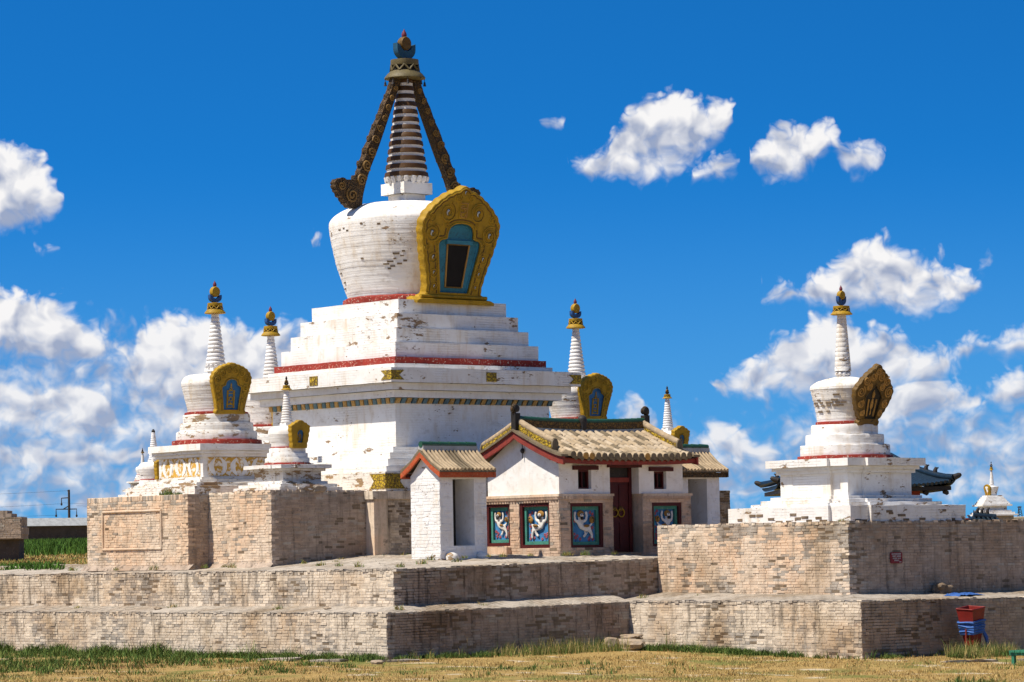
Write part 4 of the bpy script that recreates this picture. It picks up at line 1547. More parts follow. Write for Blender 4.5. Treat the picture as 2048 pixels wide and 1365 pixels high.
# two carved ribbon struts, towards -Y and +Y
outer = [(.36, 15.0), (.85, 14.0), (1.33, 13.05), (1.58, 12.5), (1.70, 12.18), (1.95, 12.08), (2.22, 12.12), (2.44, 12.06), (2.47, 11.90), (2.38, 11.72), (2.22, 11.56), (2.10, 11.42), (1.85, 11.33)]
inner_ = [(1.60, 11.45), (1.55, 11.75), (1.34, 12.35), (1.02, 13.0), (.58, 14.0), (.14, 15.0)]
op_ = smooth_pts(outer, 5)
op_ = [(d + .022 * math.sin(i * 1.9), z + .014 * math.sin(i * 1.3)) for i, (d, z) in enumerate(op_)]
strut = [(d, z + Z) for d, z in op_ + smooth_pts(inner_, 5)]
for s_ in (-1, 1):
    st = thing('strut', '', '') if False else MB().slab(strut, (-.11, 0, 0), (0, s_, 0), (0, 0, 1), (1, 0, 0), .22).build('strut', 'brown_carved', ms)
    for j, (d, z, R0) in enumerate([(1.93, 11.68, .20), (2.27, 11.92, .12), (1.60, 12.10, .16), (1.42, 12.50, .15), (1.25, 12.86, .135), (1.10, 13.20, .12), (.94, 13.52, .11), (.80, 13.80, .10), (.67, 14.08, .09), (.54, 14.36, .08), (.42, 14.62, .07)]):
        for xs_ in (-1, 1):
            pts = [(xs_ * .115, s_ * x, y) for x, y, _ in spiral(d, z + Z, R0, 1.8, 1.0 + j, 1 if j % 2 else -1, 20)]
            MB().tube(pts, .030 if R0 > .12 else .022, 5).build('scroll', 'strut_scroll', st, smooth=60)
        MB().lathe([(.09, -.07), (.105, 0), (.09, .07)], 8, bottom=True).build('knob', 'brown_carved', st, smooth=60).location = (0, s_ * (d + R0 * .95), z + Z + R0 * .3)
# golden halo of the main dome
HM = halo_frame(1.56, 8.86 + Z, .215)
hl, ar = halo(ms, HM, 1.42, 3.08, .27, 'main', 'gold', 'blue_teal')
part(MB().slab([(-1.30, -.02), (1.30, -.02), (1.30, .05), (1.18, .10), (-1.18, .10), (-1.30, .05)], (0, 0, -.05), (1, 0, 0), (0, 1, 0), (0, 0, 1), .46), 'halo_foot', 'gold', hl)
part(MB().tube([(-1.12, .155, .28), (1.12, .155, .28)], .05, 8), 'halo_foot', 'gold', hl, smooth=60)
W_ = .272
for sgn in (-1, 1):
    for cx, cy, R0 in ((.56, 2.36, .30), (1.06, 1.80, .28), (.92, 1.18, .19), (.83, .78, .16), (.76, .42, .14), (1.12, 2.20, .13), (.22, 2.76, .12), (.88, 1.55, .10), (.55, 2.02, .08), (1.20, 1.42, .10)):
        cx *= .92
        R0 *= .95
        scroll(hl, sgn * cx, cy, R0, W_, .026 if R0 > .2 else .020, sgn, 1.2)
        scroll(hl, sgn * cx, cy, R0 * .93, W_ - .012, .024 if R0 > .2 else .018, sgn, 1.2, 2.0, 'gold_dull')
        if R0 > .2:
            scroll(hl, sgn * cx, cy, R0 * .80, W_ - .004, .012, sgn, 1.6, 1.0)
        if R0 > .13:
            comma(hl, sgn * cx, cy, R0 * .42, W_ + .012, -1)
comma(hl, 0, 2.90, .07, W_ + .01, -1)
# carved monogram in its own tablet
tb = part(MB().slab([(-.16, 2.20), (.16, 2.20), (.16, 2.66), (-.16, 2.66)], (0, 0, .26), (1, 0, 0), (0, 1, 0), (0, 0, 1), .022), 'tablet', 'gold', hl)
g = MB()
for pts in ([(-.12, 2.62), (.12, 2.62)], [(.10, 2.62), (.10, 2.24)], [(.10, 2.47), (.0, 2.50), (-.08, 2.47), (-.09, 2.54), (.0, 2.555)], [(-.01, 2.49), (.03, 2.42), (-.02, 2.37), (-.09, 2.38), (-.10, 2.30), (-.02, 2.25), (.05, 2.28), (.05, 2.34)]):
    g.tube([(x, y, .288) for x, y in smooth_pts([(a, b) for a, b in pts], 4)], .016, 5)
part(g, 'monogram', 'ochre', tb, smooth=60)
# second arch step, door frame and dark doorway inside the blue niche
ar2 = [(u * .90, .24 + (v - .24) * .955) for u, v in ar]
part(MB().tube([(u, v, .20) for u, v in ar2] + [(ar2[0][0], ar2[0][1], .20)], .03, 6), 'niche_step', 'blue_teal', hl, smooth=50)
dr = [(-.28, .40), (.28, .40), (.37, 1.52), (-.37, 1.52)]
dd = part(MB().slab(dr, (0, 0, .19), (1, 0, 0), (0, 1, 0), (0, 0, 1), .018), 'doorway', 'shadow_room', hl)
for a, b in zip(dr, dr[1:] + dr[:1]):
    part(MB().tube([(a[0], a[1], .215), (b[0], b[1], .215)], .026, 4), 'door_frame', 'gold_dull' if a[1] == b[1] else 'ochre', dd)
part(MB().slab([(-.44, 1.54), (.44, 1.54), (.44, 1.64), (-.44, 1.64)], (0, 0, .17), (1, 0, 0), (0, 1, 0), (0, 0, 1), .10), 'door_lintel', 'blue_teal', dd)
# weeds on the dome are added with the other plants

# --- medium stupas ---------------------------------------------------


def medium_stupa(name, label, loc, rz, worn='white_wash_old', panels=True, group=None):
    t = thing(name, label, 'stupa', loc, rz, group)
    o = -PZ
    B = lambda nm, q, z0, z1, mt='white_wash_worn', a=0, n=0, amp=.008, sd=0: square_block(q, z0 + o, z1 + o, a, n, .2, amp, 0, sd + loc[0]).build(nm, mt, t, smooth=30)
    for i, (q, z0, z1) in enumerate([(1.68, PZ, 4.05), (1.52, 4.05, 4.14), (1.30, 4.14, 4.22), (1.15, 4.22, 4.28)]):
        B('base_step', q, z0, z1, worn, amp=.014, sd=i)
    w = B('wall', 1.06, 4.28, 4.78, 'white_wash_worn', sd=5)
    if panels:
        for side in range(4):
            Rm = Matrix.Rotation(side * math.pi / 2, 4, 'Z')
            ow = MB().box(1.04, 1.066, -.93, .93, 4.30 + o, 4.77 + o).build('ochre_panel', 'ochre_wall', w)
            ow.matrix_basis = Rm
            for k in range(3):
                cx = -.62 + k * .62
                for sg in (-1, 1):
                    pts = [(1.072, cx + sg * (.20 - .12 * abs(tt) ** 2), 4.54 + o + tt * .21) for tt in (-1, -.6, -.2, .2, .6, 1)]
                    pm = MB().tube(pts, [.03, .06, .075, .07, .05, .02], 5).wobble(.03, 7, (side, k, sg))
                    pm.v = [(1.066 + (x - 1.066) * .25, y, z) for x, y, z in pm.v]
                    pm = pm.build('lime_petal', 'white_smooth', w, smooth=60)
                    pm.matrix_basis = Rm
    B('cornice_course', 1.13, 4.78, 4.86, 'white_wash', sd=6, amp=.004)
    B('cornice_course', 1.19, 4.86, 4.94, 'white_wash', sd=7, amp=.004)
    B('cornice_slab', 1.26, 4.94, 5.10, 'white_wash', sd=8)
    MB().lathe([(1.13, 5.10 + o), (1.14, 5.14 + o), (1.13, 5.22 + o), (1.05, 5.23 + o)], 56, top=True).wobble(.012, 4).build('red_ring', 'red_band', t, smooth=40)
    for i, (r, z0, z1) in enumerate([(1.02, 5.22, 5.45), (.925, 5.45, 5.66), (.845, 5.66, 5.87)]):
        MB().lathe([(r, z0 + o), (r * 1.005, (z0 + z1) / 2 + o), (r, z1 - .02 + o), (r * .985, z1 + o)], 56, top=True).wobble(.016, 2.5, (i * 5, 0, 0)).build('round_step', worn, t, smooth=40, rnd=r)
    MB().lathe([(.80, 5.86 + o), (.81, 5.89 + o), (.80, 5.93 + o), (.72, 5.94 + o)], 48, top=True).wobble(.008, 5).build('red_ring', 'red_band', t, smooth=40)
    dm = dome_mesh([(.715, 5.92), (.735, 6.05), (.80, 6.32), (.865, 6.58), (.875, 6.68), (.83, 6.79), (.70, 6.87), (.45, 6.90), (.2, 6.91)], 56, .012)
    dm.v = [(x, y, z + o) for x, y, z in dm.v]
    dm.build('dome', 'white_wash_worn', t, smooth=40, rnd=.8)
    B('harmika', .15, 6.90, 6.97, 'white_smooth', amp=.003)
    B('harmika', .205, 6.97, 7.055, 'white_smooth', amp=.003)
    lotus(t, 7.055 + o, 7.14 + o, .19, .235, 12)
    ringed_spire(t, 7.13 + o, 8.44 + o, .25, .088)
    umbrella(t, 8.43 + o, 8.70 + o, .27, .175)
    finial(t, 8.715 + o, .168, 8.91 + o, 8.985 + o, .135, 9.11 + o, 9.27 + o)
    hm = halo_frame(.66, 5.88 + o, .14, -.12)
    hl, ar = halo(t, hm, .54, 1.29, .18, 'medium', 'gold', 'blue_niche')
    I = Matrix.Identity(4)
    emblem(hl, I, .19, .62, .46, 'gold', .142, .016)
    for sgn in (-1, 1):
        for cx, cy, R0 in ((.12, 1.10, .09), (.32, 1.03, .10), (.48, .88, .10), (.46, .66, .08), (.42, .48, .07), (.39, .32, .06), (.24, .93, .06)):
            cx *= .82
            scroll(hl, sgn * cx, cy, R0, .184, .018, sgn, 1.2)
            scroll(hl, sgn * cx, cy, R0 * .9, .174, .018, sgn, 1.2, 2.0, 'gold_dull')
    return t


sa = medium_stupa('stupa', 'white stupa at the left with ochre-painted base panels and worn brown round steps', (MX, 3.70, PZ), R(-4))
sc_ = medium_stupa('stupa', 'white stupa half hidden behind the left side of the great stupa', (-17.5, 10.0, PZ), 0, 'white_wash_worn', False)
sd_ = medium_stupa('stupa', 'white stupa behind the shrine roof, right of the great stupa', (MX, 15.95, PZ), 0, 'white_wash_worn', False)

# --- small stupas ----------------------------------------------------


def small_stupa(name, label, loc, rz=0, sc=1.0, crown=True, gold='gold', group=None, haloturn=0.0):
    t = thing(name, label, 'stupa', loc, rz, group)
    t.scale = (sc, sc, sc)
    o = -PZ
    B = lambda nm, q, z0, z1, mt='white_wash_old', a=0, n=0, amp=.008, sd=0: square_block(q, z0 + o, z1 + o, a, n, .12, amp, 0, sd + loc[1]).build(nm, mt, t, smooth=30)
    for i, (q, z0, z1) in enumerate([(.95, PZ, 3.95), (.86, 3.95, 4.03), (.70, 4.03, 4.10)]):
        B('base_step', q, z0, z1, 'white_wash_old', .4, .03, .012, i)
    B('wall', .58, 4.10, 4.35, 'white_wash_old', .3, .03, sd=4)
    B('cornice_course', .66, 4.35, 4.41, 'white_wash_worn', .34, .03, .004, sd=5)
    B('cornice_slab', .77, 4.41, 4.50, 'white_wash_worn', .38, .03, sd=6)
    MB().lathe([(.57, 4.50 + o), (.575, 4.53 + o), (.56, 4.56 + o), (.5, 4.56 + o)], 40, top=True).wobble(.007, 5).build('red_ring', 'red_band', t, smooth=40)
    for i, (r, z0, z1) in enumerate([(.545, 4.555, 4.68), (.50, 4.68, 4.80), (.45, 4.80, 4.915)]):
        MB().lathe([(r, z0 + o), (r, z1 - .012 + o), (r * .985, z1 + o)], 40, top=True).wobble(.008, 3, (i * 5, 0, 0)).build('round_step', 'white_wash_worn' if i else 'white_wash_old', t, smooth=40, rnd=r)
    MB().lathe([(.415, 4.91 + o), (.42, 4.93 + o), (.41, 4.95 + o), (.35, 4.95 + o)], 36, top=True).build('red_ring', 'red_band', t, smooth=40)
    dm = dome_mesh([(.385, 4.94), (.40, 5.02), (.45, 5.18), (.47, 5.28), (.44, 5.38), (.34, 5.45), (.15, 5.47)], 44, .008)
    dm.v = [(x, y, z + o) for x, y, z in dm.v]
    dm.build('dome', 'white_smooth', t, smooth=50, rnd=.45)
    B('harmika', .125, 5.46, 5.54, 'white_smooth', amp=.002)
    ringed_spire(t, 5.54 + o, 6.36 + o, .148, .056, 13, seg=20)
    if crown:
        umbrella(t, 6.345 + o, 6.46 + o, .132, .078, gold)
        finial(t, 6.465 + o, .055, 6.53 + o, 6.55 + o, .045, 6.60 + o, 6.69 + o, 'dark', 'gold_dull', 'dark')
    else:
        MB().lathe([(.05, 6.35 + o), (.06, 6.40 + o), (.02, 6.46 + o)], 10).build('broken_tip', 'dark_iron', t, smooth=40)
    hm = halo_frame(.36, 4.92 + o, .10, haloturn)
    hl, ar = halo(t, hm, .285, .69, .15, 'small', gold, 'blue_niche')
    emblem(hl, Matrix.Identity(4), .07, .22, .28, gold, .118, .009)
    return t


small_stupa('stupa', 'small white stupa with a yellow halo on the podium corner, left of centre', (-8.25, 3.57, PZ))
small_stupa('stupa', 'small white stupa whose yellow halo peeps over the right end of the shrine roof', (-8.25, 16.42, PZ))
gp = at_px(303, 93, 0)
small_stupa('stupa', 'small white stupa with a broken black-tipped spire behind the left stupa', (gp.x, gp.y, 3.48), 0, .95, False)

# --- right stupa -----------------------------------------------------
RX, RY, RZ = 3.33, 11.04, 2.815
rs = thing('stupa', 'white stupa on the right platform with peeling bricks and a dark carved halo', 'stupa', (RX, RY, RZ))
o = -RZ
B = lambda nm, q, z0, z1, mt='white_wash_worn', a=0, n=0, amp=.008, sd=0: square_block(q, z0 + o, z1 + o, a, n, .16, amp, 0, sd + 50).build(nm, mt, rs, smooth=30)
rb = [B('base_step', 1.94, RZ, 3.19, 'white_wash_worn', 1.35, .09, .012, 1)]
for i, (q, z0, z1) in enumerate([(1.56, 3.19, 3.275), (1.40, 3.275, 3.355), (1.24, 3.355, 3.43)]):
    B('base_step', q, z0, z1, 'white_wash_worn', q * .62, .08, .010, 2 + i)
B('wall', 1.07, 3.43, 3.95, 'white_wash', .60, .07, .005, 7)
B('cornice_course', 1.14, 3.95, 4.03, 'white_smooth', .64, .075, .004, 8)
B('cornice_course', 1.21, 4.03, 4.11, 'white_smooth', .68, .08, .004, 9)
B('cornice_slab', 1.31, 4.11, 4.285, 'white_wash_worn', .74, .09, .007, 10)
MB().lathe([(1.10, 4.285 + o), (1.11, 4.32 + o), (1.10, 4.375 + o), (1.0, 4.38 + o)], 64, top=True).wobble(.010, 4).build('red_ring', 'red_band', rs, smooth=40)
for i, (r, z0, z1) in enumerate([(1.04, 4.37, 4.62), (.91, 4.62, 4.86), (.78, 4.86, 5.09)]):
    MB().lathe([(r, z0 + o), (r * 1.004, (z0 + z1) / 2 + o), (r, z1 - .015 + o), (r * .985, z1 + o)], 64, top=True).wobble(.010, 2.5, (i * 5, 0, 0)).build('round_step', 'white_wash_worn', rs, smooth=40, rnd=r)
MB().lathe([(.655, 5.08 + o), (.67, 5.11 + o), (.66, 5.165 + o), (.6, 5.17 + o)], 48, top=True).wobble(.006, 5).build('red_ring', 'red_band', rs, smooth=40)
dm = dome_mesh([(.635, 5.15), (.645, 5.30), (.70, 5.60), (.75, 5.84), (.775, 5.93), (.74, 6.02), (.58, 6.12), (.32, 6.19), (.12, 6.22)], 56, .008)
dm.v = [(x, y, z + o) for x, y, z in dm.v]
dm.build('dome', 'white_wash_worn', rs, smooth=35, rnd=.72)
mb = MB()
for i in range(10):
    a = 2 * math.pi * i / 10
    mb = MB().lathe([(.02, -.055), (.05, -.03), (.05, .03), (.02, .055)], 8)
    mb.build('lotus_bead', 'white_spire', rs, smooth=60).location = (.135 * math.cos(a), .135 * math.sin(a), 6.285 + o)
MB().lathe([(.13, 6.20 + o), (.14, 6.34 + o)], 16, top=True).build('spire_foot', 'white_spire', rs, smooth=60)
prof = []
for i in range(12):
    a = 6.34 + (7.68 - 6.34) * i / 12
    b = 6.34 + (7.68 - 6.34) * (i + 1) / 12
    ra = .196 + (.10 - .196) * i / 12
    rb2 = .196 + (.10 - .196) * (i + 1) / 12
    prof += [(ra * .97, a), (ra, a + .008), (rb2 * 1.0, b - .008), (rb2 * .975, b)]
MB().lathe([(r, z + o) for r, z in prof], 24, top=True).wobble(.003, 5).build('spire', 'white_wash_worn', rs, smooth=40, rnd=.18)
umbrella(rs, 7.66 + o, 7.865 + o, .258, .178)
finial(rs, 7.885 + o, .128, 8.095 + o, 8.12 + o, .105, 8.22 + o, 8.355 + o, 'blue', 'gold', 'maroon')
hm = halo_frame(.62, 5.09 + o, .30)
hl, ar = halo(rs, hm, .62, 1.46, .14, 'right', 'gold_dull', 'dark')
for sgn in (-1, 1):
    for cx, cy, R0 in ((.14, 1.16, .10), (.34, 1.06, .10), (.46, .80, .12), (.40, .52, .09), (.30, .30, .07), (.22, .92, .08)):
        scroll(hl, sgn * cx, cy, R0 * 1.12, .145, .020, sgn, 1.2, 2.0, 'ochre')
scroll(hl, 0, 1.28, .09, .145, .016, 1, 0, 2.0, 'ochre')
g = MB()
for s_ in (-1, 1):
    g.tube([(s_ * .11, .22, .115), (s_ * .13, .62, .115)], .022, 6)
g.lathe([(.001, .0), (.03, .04), (.012, .10), (.045, .16), (.05, .22), (.03, .28), (.012, .31)], 10)
k_ = len(g.v)
g.v[k_ - 70:] = [(x, z * 1.3 + .24, y * .5 + .115) for x, y, z in g.v[k_ - 70:]]
g.tube([(0, .66, .115), (0, .74, .115), (0, .84, .115)], [.03, .04, .005], 6)
part(g, 'emblem', 'ochre', hl, smooth=60)
# bare bricks where the white wash has gone
bare = [((-Y_, 0, 0), 0) for Y_ in ()]
for (u, z, w, side) in [(-1.55, 2.93, .16, 0), (-1.05, 3.02, .20, 0), (-.82, 3.02, .22, 0), (-.45, 2.93, .2, 0), (-.20, 2.86, .22, 0), (.25, 3.02, .2, 0), (.40, 2.93, .2, 0), (.62, 2.95, .22, 0), (.75, 2.87, .18, 0), (1.05, 2.93, .2, 0), (1.20, 2.86, .24, 0), (-1.3, 3.08, .12, 0), (.1, 2.86, .17, 0),
                        (-1.7, 2.86, .2, 1), (-1.50, 2.85, .2, 1), (-.75, 3.05, .2, 1), (-.70, 3.01, .14, 1), (-.35, 2.96, .26, 1), (-.20, 2.86, .2, 1), (.35, 2.87, .2, 1), (1.1, 3.06, .12, 1), (1.45, 2.86, .24, 1)]:
    bay = abs(u) < 1.3
    dd_ = 1.94 + (.09 if bay else 0)
    ob = bpy.data.objects.new('brick', rng.choice(unit_bricks('brick_bare')))
    COL.objects.link(ob)
    ob.parent = rs
    X, N = ((1, 0, 0), (0, -1, 0)) if side == 0 else ((0, 1, 0), (1, 0, 0))
    mm = Matrix((Vector(X) * w, Vector(N) * .018, Vector((0, 0, .058)))).transposed().to_4x4()
    mm.translation = Vector(X) * u + Vector(N) * (dd_ - .004) + Vector((0, 0, z + o))
    ob.matrix_basis = mm

# courses of bare brick on the dome
rd2 = lambda z: .645 + (z - o - 5.30) * .19
bare_bricks(rs, [(an + rng.uniform(-.05, .05), z + o) for z, angs in ((5.60, (-2.05, -1.85, -1.62, -1.40, -1.22, -1.05, -.85)), (5.535, (-1.9, -1.55, -1.30, -1.12, -.9)), (5.66, (-1.72, -1.1)), (5.40, (-1.75, -1.35)), (5.78, (-1.0,))) for an in angs], rd2, .18, .08, .17)

# ------------------------------------------------------------------ shrine
SX, SY0, SY1, SZ = -3.0, 7.76, 11.88, 2.20
SB = SX - 2.64
RIDX = SX - 1.32
sh = thing('shrine', 'small white shrine with grey tile roof, red door and painted animal panels', 'shrine', (SX, SY0, SZ))
oS = (SX, SY0, SZ)


def sp(mb, name, mat, parent=sh, smooth=None):
    return shift(mb, oS).build(name, mat, parent, smooth=smooth)


def wob(mb, a=.004, f=2.0):
    return mb.wobble(a, f)


# brick base: bays either side of the door, with holes for the panels
F1 = (8.08, 9.16, 2.34, 3.44)
F2 = (10.78, 11.80, 2.34, 3.44)
G1 = (-5.70, -4.79, 2.43, 3.47)
G2 = (-4.44, -3.33, 2.37, 3.46)
DEP = .13


def holed(mb, u0, u1, z0, z1, holes, put):
    """wall strip with rectangular holes, as boxes placed by put(u0,u1,z0,z1)"""
    us_ = u0
    for h in sorted(holes):
        put(us_, h[0], z0, z1)
        put(h[0], h[1], z0, h[2])
        put(h[0], h[1], h[3], z1)
        us_ = h[1]
    put(us_, u1, z0, z1)


mb = MB()
fx = lambda a, b, c, d: mb.box(SX - DEP, SX + .03, a, b, c, d)
holed(mb, SY0 - .03, 9.48, 2.0, 3.60, [F1], fx)
holed(mb, 10.47, SY1 + .24, 2.0, 3.60, [F2], fx)
gy = lambda a, b, c, d: mb.box(a, b, SY0 - .034, SY0 + DEP, c, d)
holed(mb, SB - .06, SX - DEP, 2.0, 3.60, [G1, G2], gy)
mb.box(SB, SX - DEP, SY0 + DEP, 9.44, 2.0, 3.61)
mb.box(SB, SX - DEP, 10.50, SY1, 2.0, 3.61)
mb.box(SB, SX - .55, 9.40, 10.52, 2.0, 4.4)
sp(mb, 'brick_base', 'brick_salmon')
hl_ = lambda h, o_: (h[0] - o_, h[1] - o_, h[2], h[3])
cs = classes('brick_salmon', .06, .02, 41)
br = brick_face((SB - .06, SY0 - .034), (SX + .03, SY0 - .034), (0, -1), (2.16, 3.53), (2.16, 3.53), course=.068, blen=.27, cls=cs, out=.012, holes=[hl_(G1, SB - .06), hl_(G2, SB - .06)])
br += brick_face((SX + .03, SY0 - .03), (SX + .03, 9.48), (1, 0), (2.16, 3.53), (2.16, 3.53), course=.068, blen=.27, cls=cs, out=.010, holes=[hl_(F1, SY0 - .03)])
br += brick_face((SX + .03, 10.47), (SX + .03, SY1 + .24), (1, 0), (2.16, 3.53), (2.16, 3.53), course=.068, blen=.27, cls=cs, out=.010, holes=[hl_(F2, 10.47)])
lay_bricks(br, sh, oS)
# dog-tooth course under the white wall
bt = MB().box(-.05, .05, -.035, .035, -.035, .035).wobble(.004, 9).build('x', 'brick_salmon')
tooth = bt.data
bpy.data.objects.remove(bt)


def put_tooth(x, y, a):
    ob = bpy.data.objects.new('tooth_brick', tooth)
    COL.objects.link(ob)
    ob.parent = sh
    ob.location = (x - oS[0], y - oS[1], 3.565 - oS[2])
    ob.rotation_euler = (0, 0, a)


n = 26
for i in range(n):
    put_tooth(SB + (i + .5) * 2.66 / n, SY0 - .045, math.pi / 4)
for y0, y1 in ((SY0, 9.46), (10.5, SY1 + .2)):
    n = 17
    for i in range(n):
        put_tooth(SX + .045, y0 + (i + .5) * (y1 - y0) / n, math.pi / 4)
sp(wob(MB().box(SB - .06, SX + .075, SY0 - .085, 9.49, 3.60, 3.66)), 'ledge_course', 'lime_warm')
sp(wob(MB().box(SB - .06, SX + .075, 10.46, SY1 + .26, 3.60, 3.662)), 'ledge_course', 'lime_warm')
# white walls with window openings
mb = MB()
fx = lambda a, b, c, d: mb.box(SX - .30, SX, a, b, c, d)
W1 = (8.38, 8.81, 3.78, 4.24)
W2 = (10.90, 11.32, 3.77, 4.21)
holed(mb, SY0, 9.42, 3.66, 4.50, [W1], fx)
holed(mb, 10.39, SY1, 3.66, 4.50, [W2], fx)
mb.box(SX - .30, SX - .002, 9.42, 10.39, 4.36, 4.50)
for a, b in ((8.2, 9.0), (10.7, 11.5)):
    mb.box(SX - .36, SX - .302, a, b, 3.7, 4.4, 0)
sp(mb, 'front_wall', 'white_smooth')
gw = [(SB, 3.66), (SX - .30, 3.66), (SX - .30, 4.46), (RIDX, 5.24), (SB, 4.46)]
m2 = MB().slab(gw, (0, SY0, 0), (1, 0, 0), (0, 0, 1), (0, 1, 0), .3)
m2.slab(gw, (0, SY1 - .3, 0), (1, 0, 0), (0, 0, 1), (0, 1, 0), .3)
m2.box(SB, SB + .3, SY0 + .3, SY1 - .3, 2.0, 4.46)
sp(m2, 'gable_wall', 'white_smooth')
for wn in (W1, W2):
    wf = sp(MB().box(SX - .20, SX - .17, wn[0], wn[1], wn[2], wn[3]), 'window', 'shadow_room')
    for a, b, c_, d in ((wn[0], wn[0] + .05, wn[2], wn[3]), (wn[1] - .05, wn[1], wn[2], wn[3]), (wn[0] + .05, wn[1] - .05, wn[2], wn[2] + .045), (wn[0] + .05, wn[1] - .05, wn[3] - .05, wn[3]), ((wn[0] + wn[1]) / 2 - .015, (wn[0] + wn[1]) / 2 + .015, wn[2] + .045, wn[3] - .05)):
        sp(MB().box(SX - .19, SX - .10, a, b, c_, d), 'window_frame', 'red_dark', wf)
    sp(wob(MB().box(SX - .1, SX + .06, wn[0] - .18, wn[1] + .20, wn[3] + .0, wn[3] + .10)), 'window_lintel', 'red_dark', wf)
# door
door = sp(MB().box(SX - .34, SX - .29, 9.50, 10.30, 2.24, 3.96), 'door', 'red_dark')
sp(MB().box(SX - .40, SX - .26, 9.42, 9.51, 2.2, 4.36), 'door_frame', 'red_dark', door)
sp(MB().box(SX - .40, SX - .26, 10.29, 10.39, 2.2, 4.36), 'door_frame', 'red_dark', door)
sp(MB().box(SX - .40, SX - .25, 9.51, 10.29, 3.95, 4.06), 'door_frame', 'red_wood', door)
sp(MB().box(SX - .33, SX - .30, 9.51, 10.29, 4.06, 4.36), 'fanlight', 'dark_iron', door)
sp(MB().box(SX - .26, SX + .05, 9.33, 10.46, 4.30, 4.40), 'door_lintel', 'red_dark', door)
for y0, y1 in ((9.52, 9.88), (9.92, 10.28)):
    for z0, z1 in ((2.32, 2.95), (3.05, 3.88)):
        sp(MB().box(SX - .30, SX - .272, y0 + .05, y1 - .05, z0, z1), 'door_panel', 'red_dark', door)
for y in (9.79, 10.01):
    rg = [(SX - .25, y + .10 * math.cos(a), 3.20 + .10 * math.sin(a)) for a in np.linspace(0, 2 * math.pi, 17)]
    hd = sp(MB().tube(rg, .017, 6), 'door_ring', 'gold', door, 60)
    bs_ = MB().lathe([(.07, 0), (.06, .03), (.02, .05)], 12)
    bs_.v = [(SX - .275 + z, y + x, 3.30 + yy) for x, yy, z in bs_.v]
    sp(bs_, 'door_boss', 'gold_dull', door, 60)
sp(wob(MB().box(SX - .5, SX - .02, 9.47, 10.48, 2.1, 2.23)), 'threshold', 'stone')

# ---- painted panels with lions
LION = {
    'body': [((.16, .10), .085), ((.14, -.02), .095), ((.02, -.06), .080), ((-.16, -.06), .085)],
}


def lion(parent, M, flip=1, w=1.0, h=1.0, pose=0):
    """rearing lion with both paws up, one continuous skin-modelled body in low relief"""
    J = [((.16, .08), .085), ((.14, -.03), .090), ((.02, -.07), .075), ((-.16, -.06), .082),   # chest, belly, waist, hip
         ((.17, .20), .055), ((.16, .335), .105),                                            # neck, head
         ((.05, .13), .048), ((-.09, .19), .042), ((-.125, .33), .038), ((-.08, .475), .044),   # left arm
         ((.27, .12), .048), ((.39, .18), .042), ((.42, .33), .038), ((.385, .475), .044),     # right arm
         ((-.26, -.16), .062), ((-.33, -.27), .045), ((-.345, -.36), .040), ((-.33, -.43), .042),   # hind leg
         ((-.10, -.15), .055), ((-.07, -.25), .045), ((-.02, -.32), .038), ((.05, -.36), .042),     # hind leg forward
         ((-.28, .02), .030), ((-.36, .09), .024)]                                            # tail
    E = [(0, 1), (1, 2), (2, 3), (0, 4), (4, 5), (0, 6), (6, 7), (7, 8), (8, 9), (0, 10), (10, 11), (11, 12), (12, 13), (3, 14), (14, 15), (15, 16), (16, 17), (3, 18), (18, 19), (19, 20), (20, 21), (3, 22), (22, 23)]
    if pose:
        J = [((u + (.05 if i in (14, 15, 16, 17) else -.03 if i in (18, 19, 20, 21) else 0), v), r) for i, ((u, v), r) in enumerate(J)]
    me = bpy.data.meshes.new('lion_body')
    me.from_pydata([(u * w * flip, v * h, .0) for (u, v), r in J], E, [])
    ob = bpy.data.objects.new('lion', me)
    COL.objects.link(ob)
    sk = ob.modifiers.new('s', 'SKIN')
    sk.use_smooth_shade = True
    for i, sv in enumerate(me.skin_vertices[0].data):
        r = J[i][1] * w * 1.22
        sv.radius = (r, r)
        sv.use_root = (i == 3)
    ob.modifiers.new('d', 'SUBSURF').levels = 2
    dg = bpy.context.evaluated_depsgraph_get()
    m3 = bpy.data.meshes.new_from_object(ob.evaluated_get(dg))
    bpy.data.objects.remove(ob)
    m3.transform(Matrix.Diagonal((1, 1, .55, 1)))
    m3.materials.clear()
    m3.materials.append(MATS['lion_white'])
    m3.name = 'lion'
    L = bpy.data.objects.new('lion', m3)
    COL.objects.link(L)
    L.parent = parent
    L.matrix_basis = M

    def ell(nm, mat, u, v, ru, rv, rz, z=.03):
        b = MB().lathe([(.02, -1), (.7, -.7), (1, 0), (.7, .7), (.02, 1)], 14)
        b.v = [(u * w * flip + x * ru * w, v * h + y * rv * w, z * w + zz * rz * w) for x, y, zz in b.v]
        return part(b.wobble(.008, 14), nm, mat, L, None, 70)
    ell('mane', 'lion_brown', .15, .385, .155, .12, .055, .015)
    ell('muzzle', 'dark', .16, .255, .075, .065, .035, .085)
    ell('face', 'lion_white', .16, .345, .085, .06, .04, .085)
    for s_ in (-1, 1):
        ell('eye', 'dark', .16 + s_ * .035, .36, .018, .018, .014, .12)
    ell('saddle', 'lion_brown', -.05, .0, .13, .05, .03, .075)
    ell('tail_tuft', 'lion_brown', -.34, .20, .115, .125, .05, .02)
    for i in range(5):
        a = 1.2 + i * .7
        ell('tuft_curl', 'dark', -.34 + .05 * math.cos(a), .20 + .06 * math.sin(a), .018, .018, .02, .065)
    return L


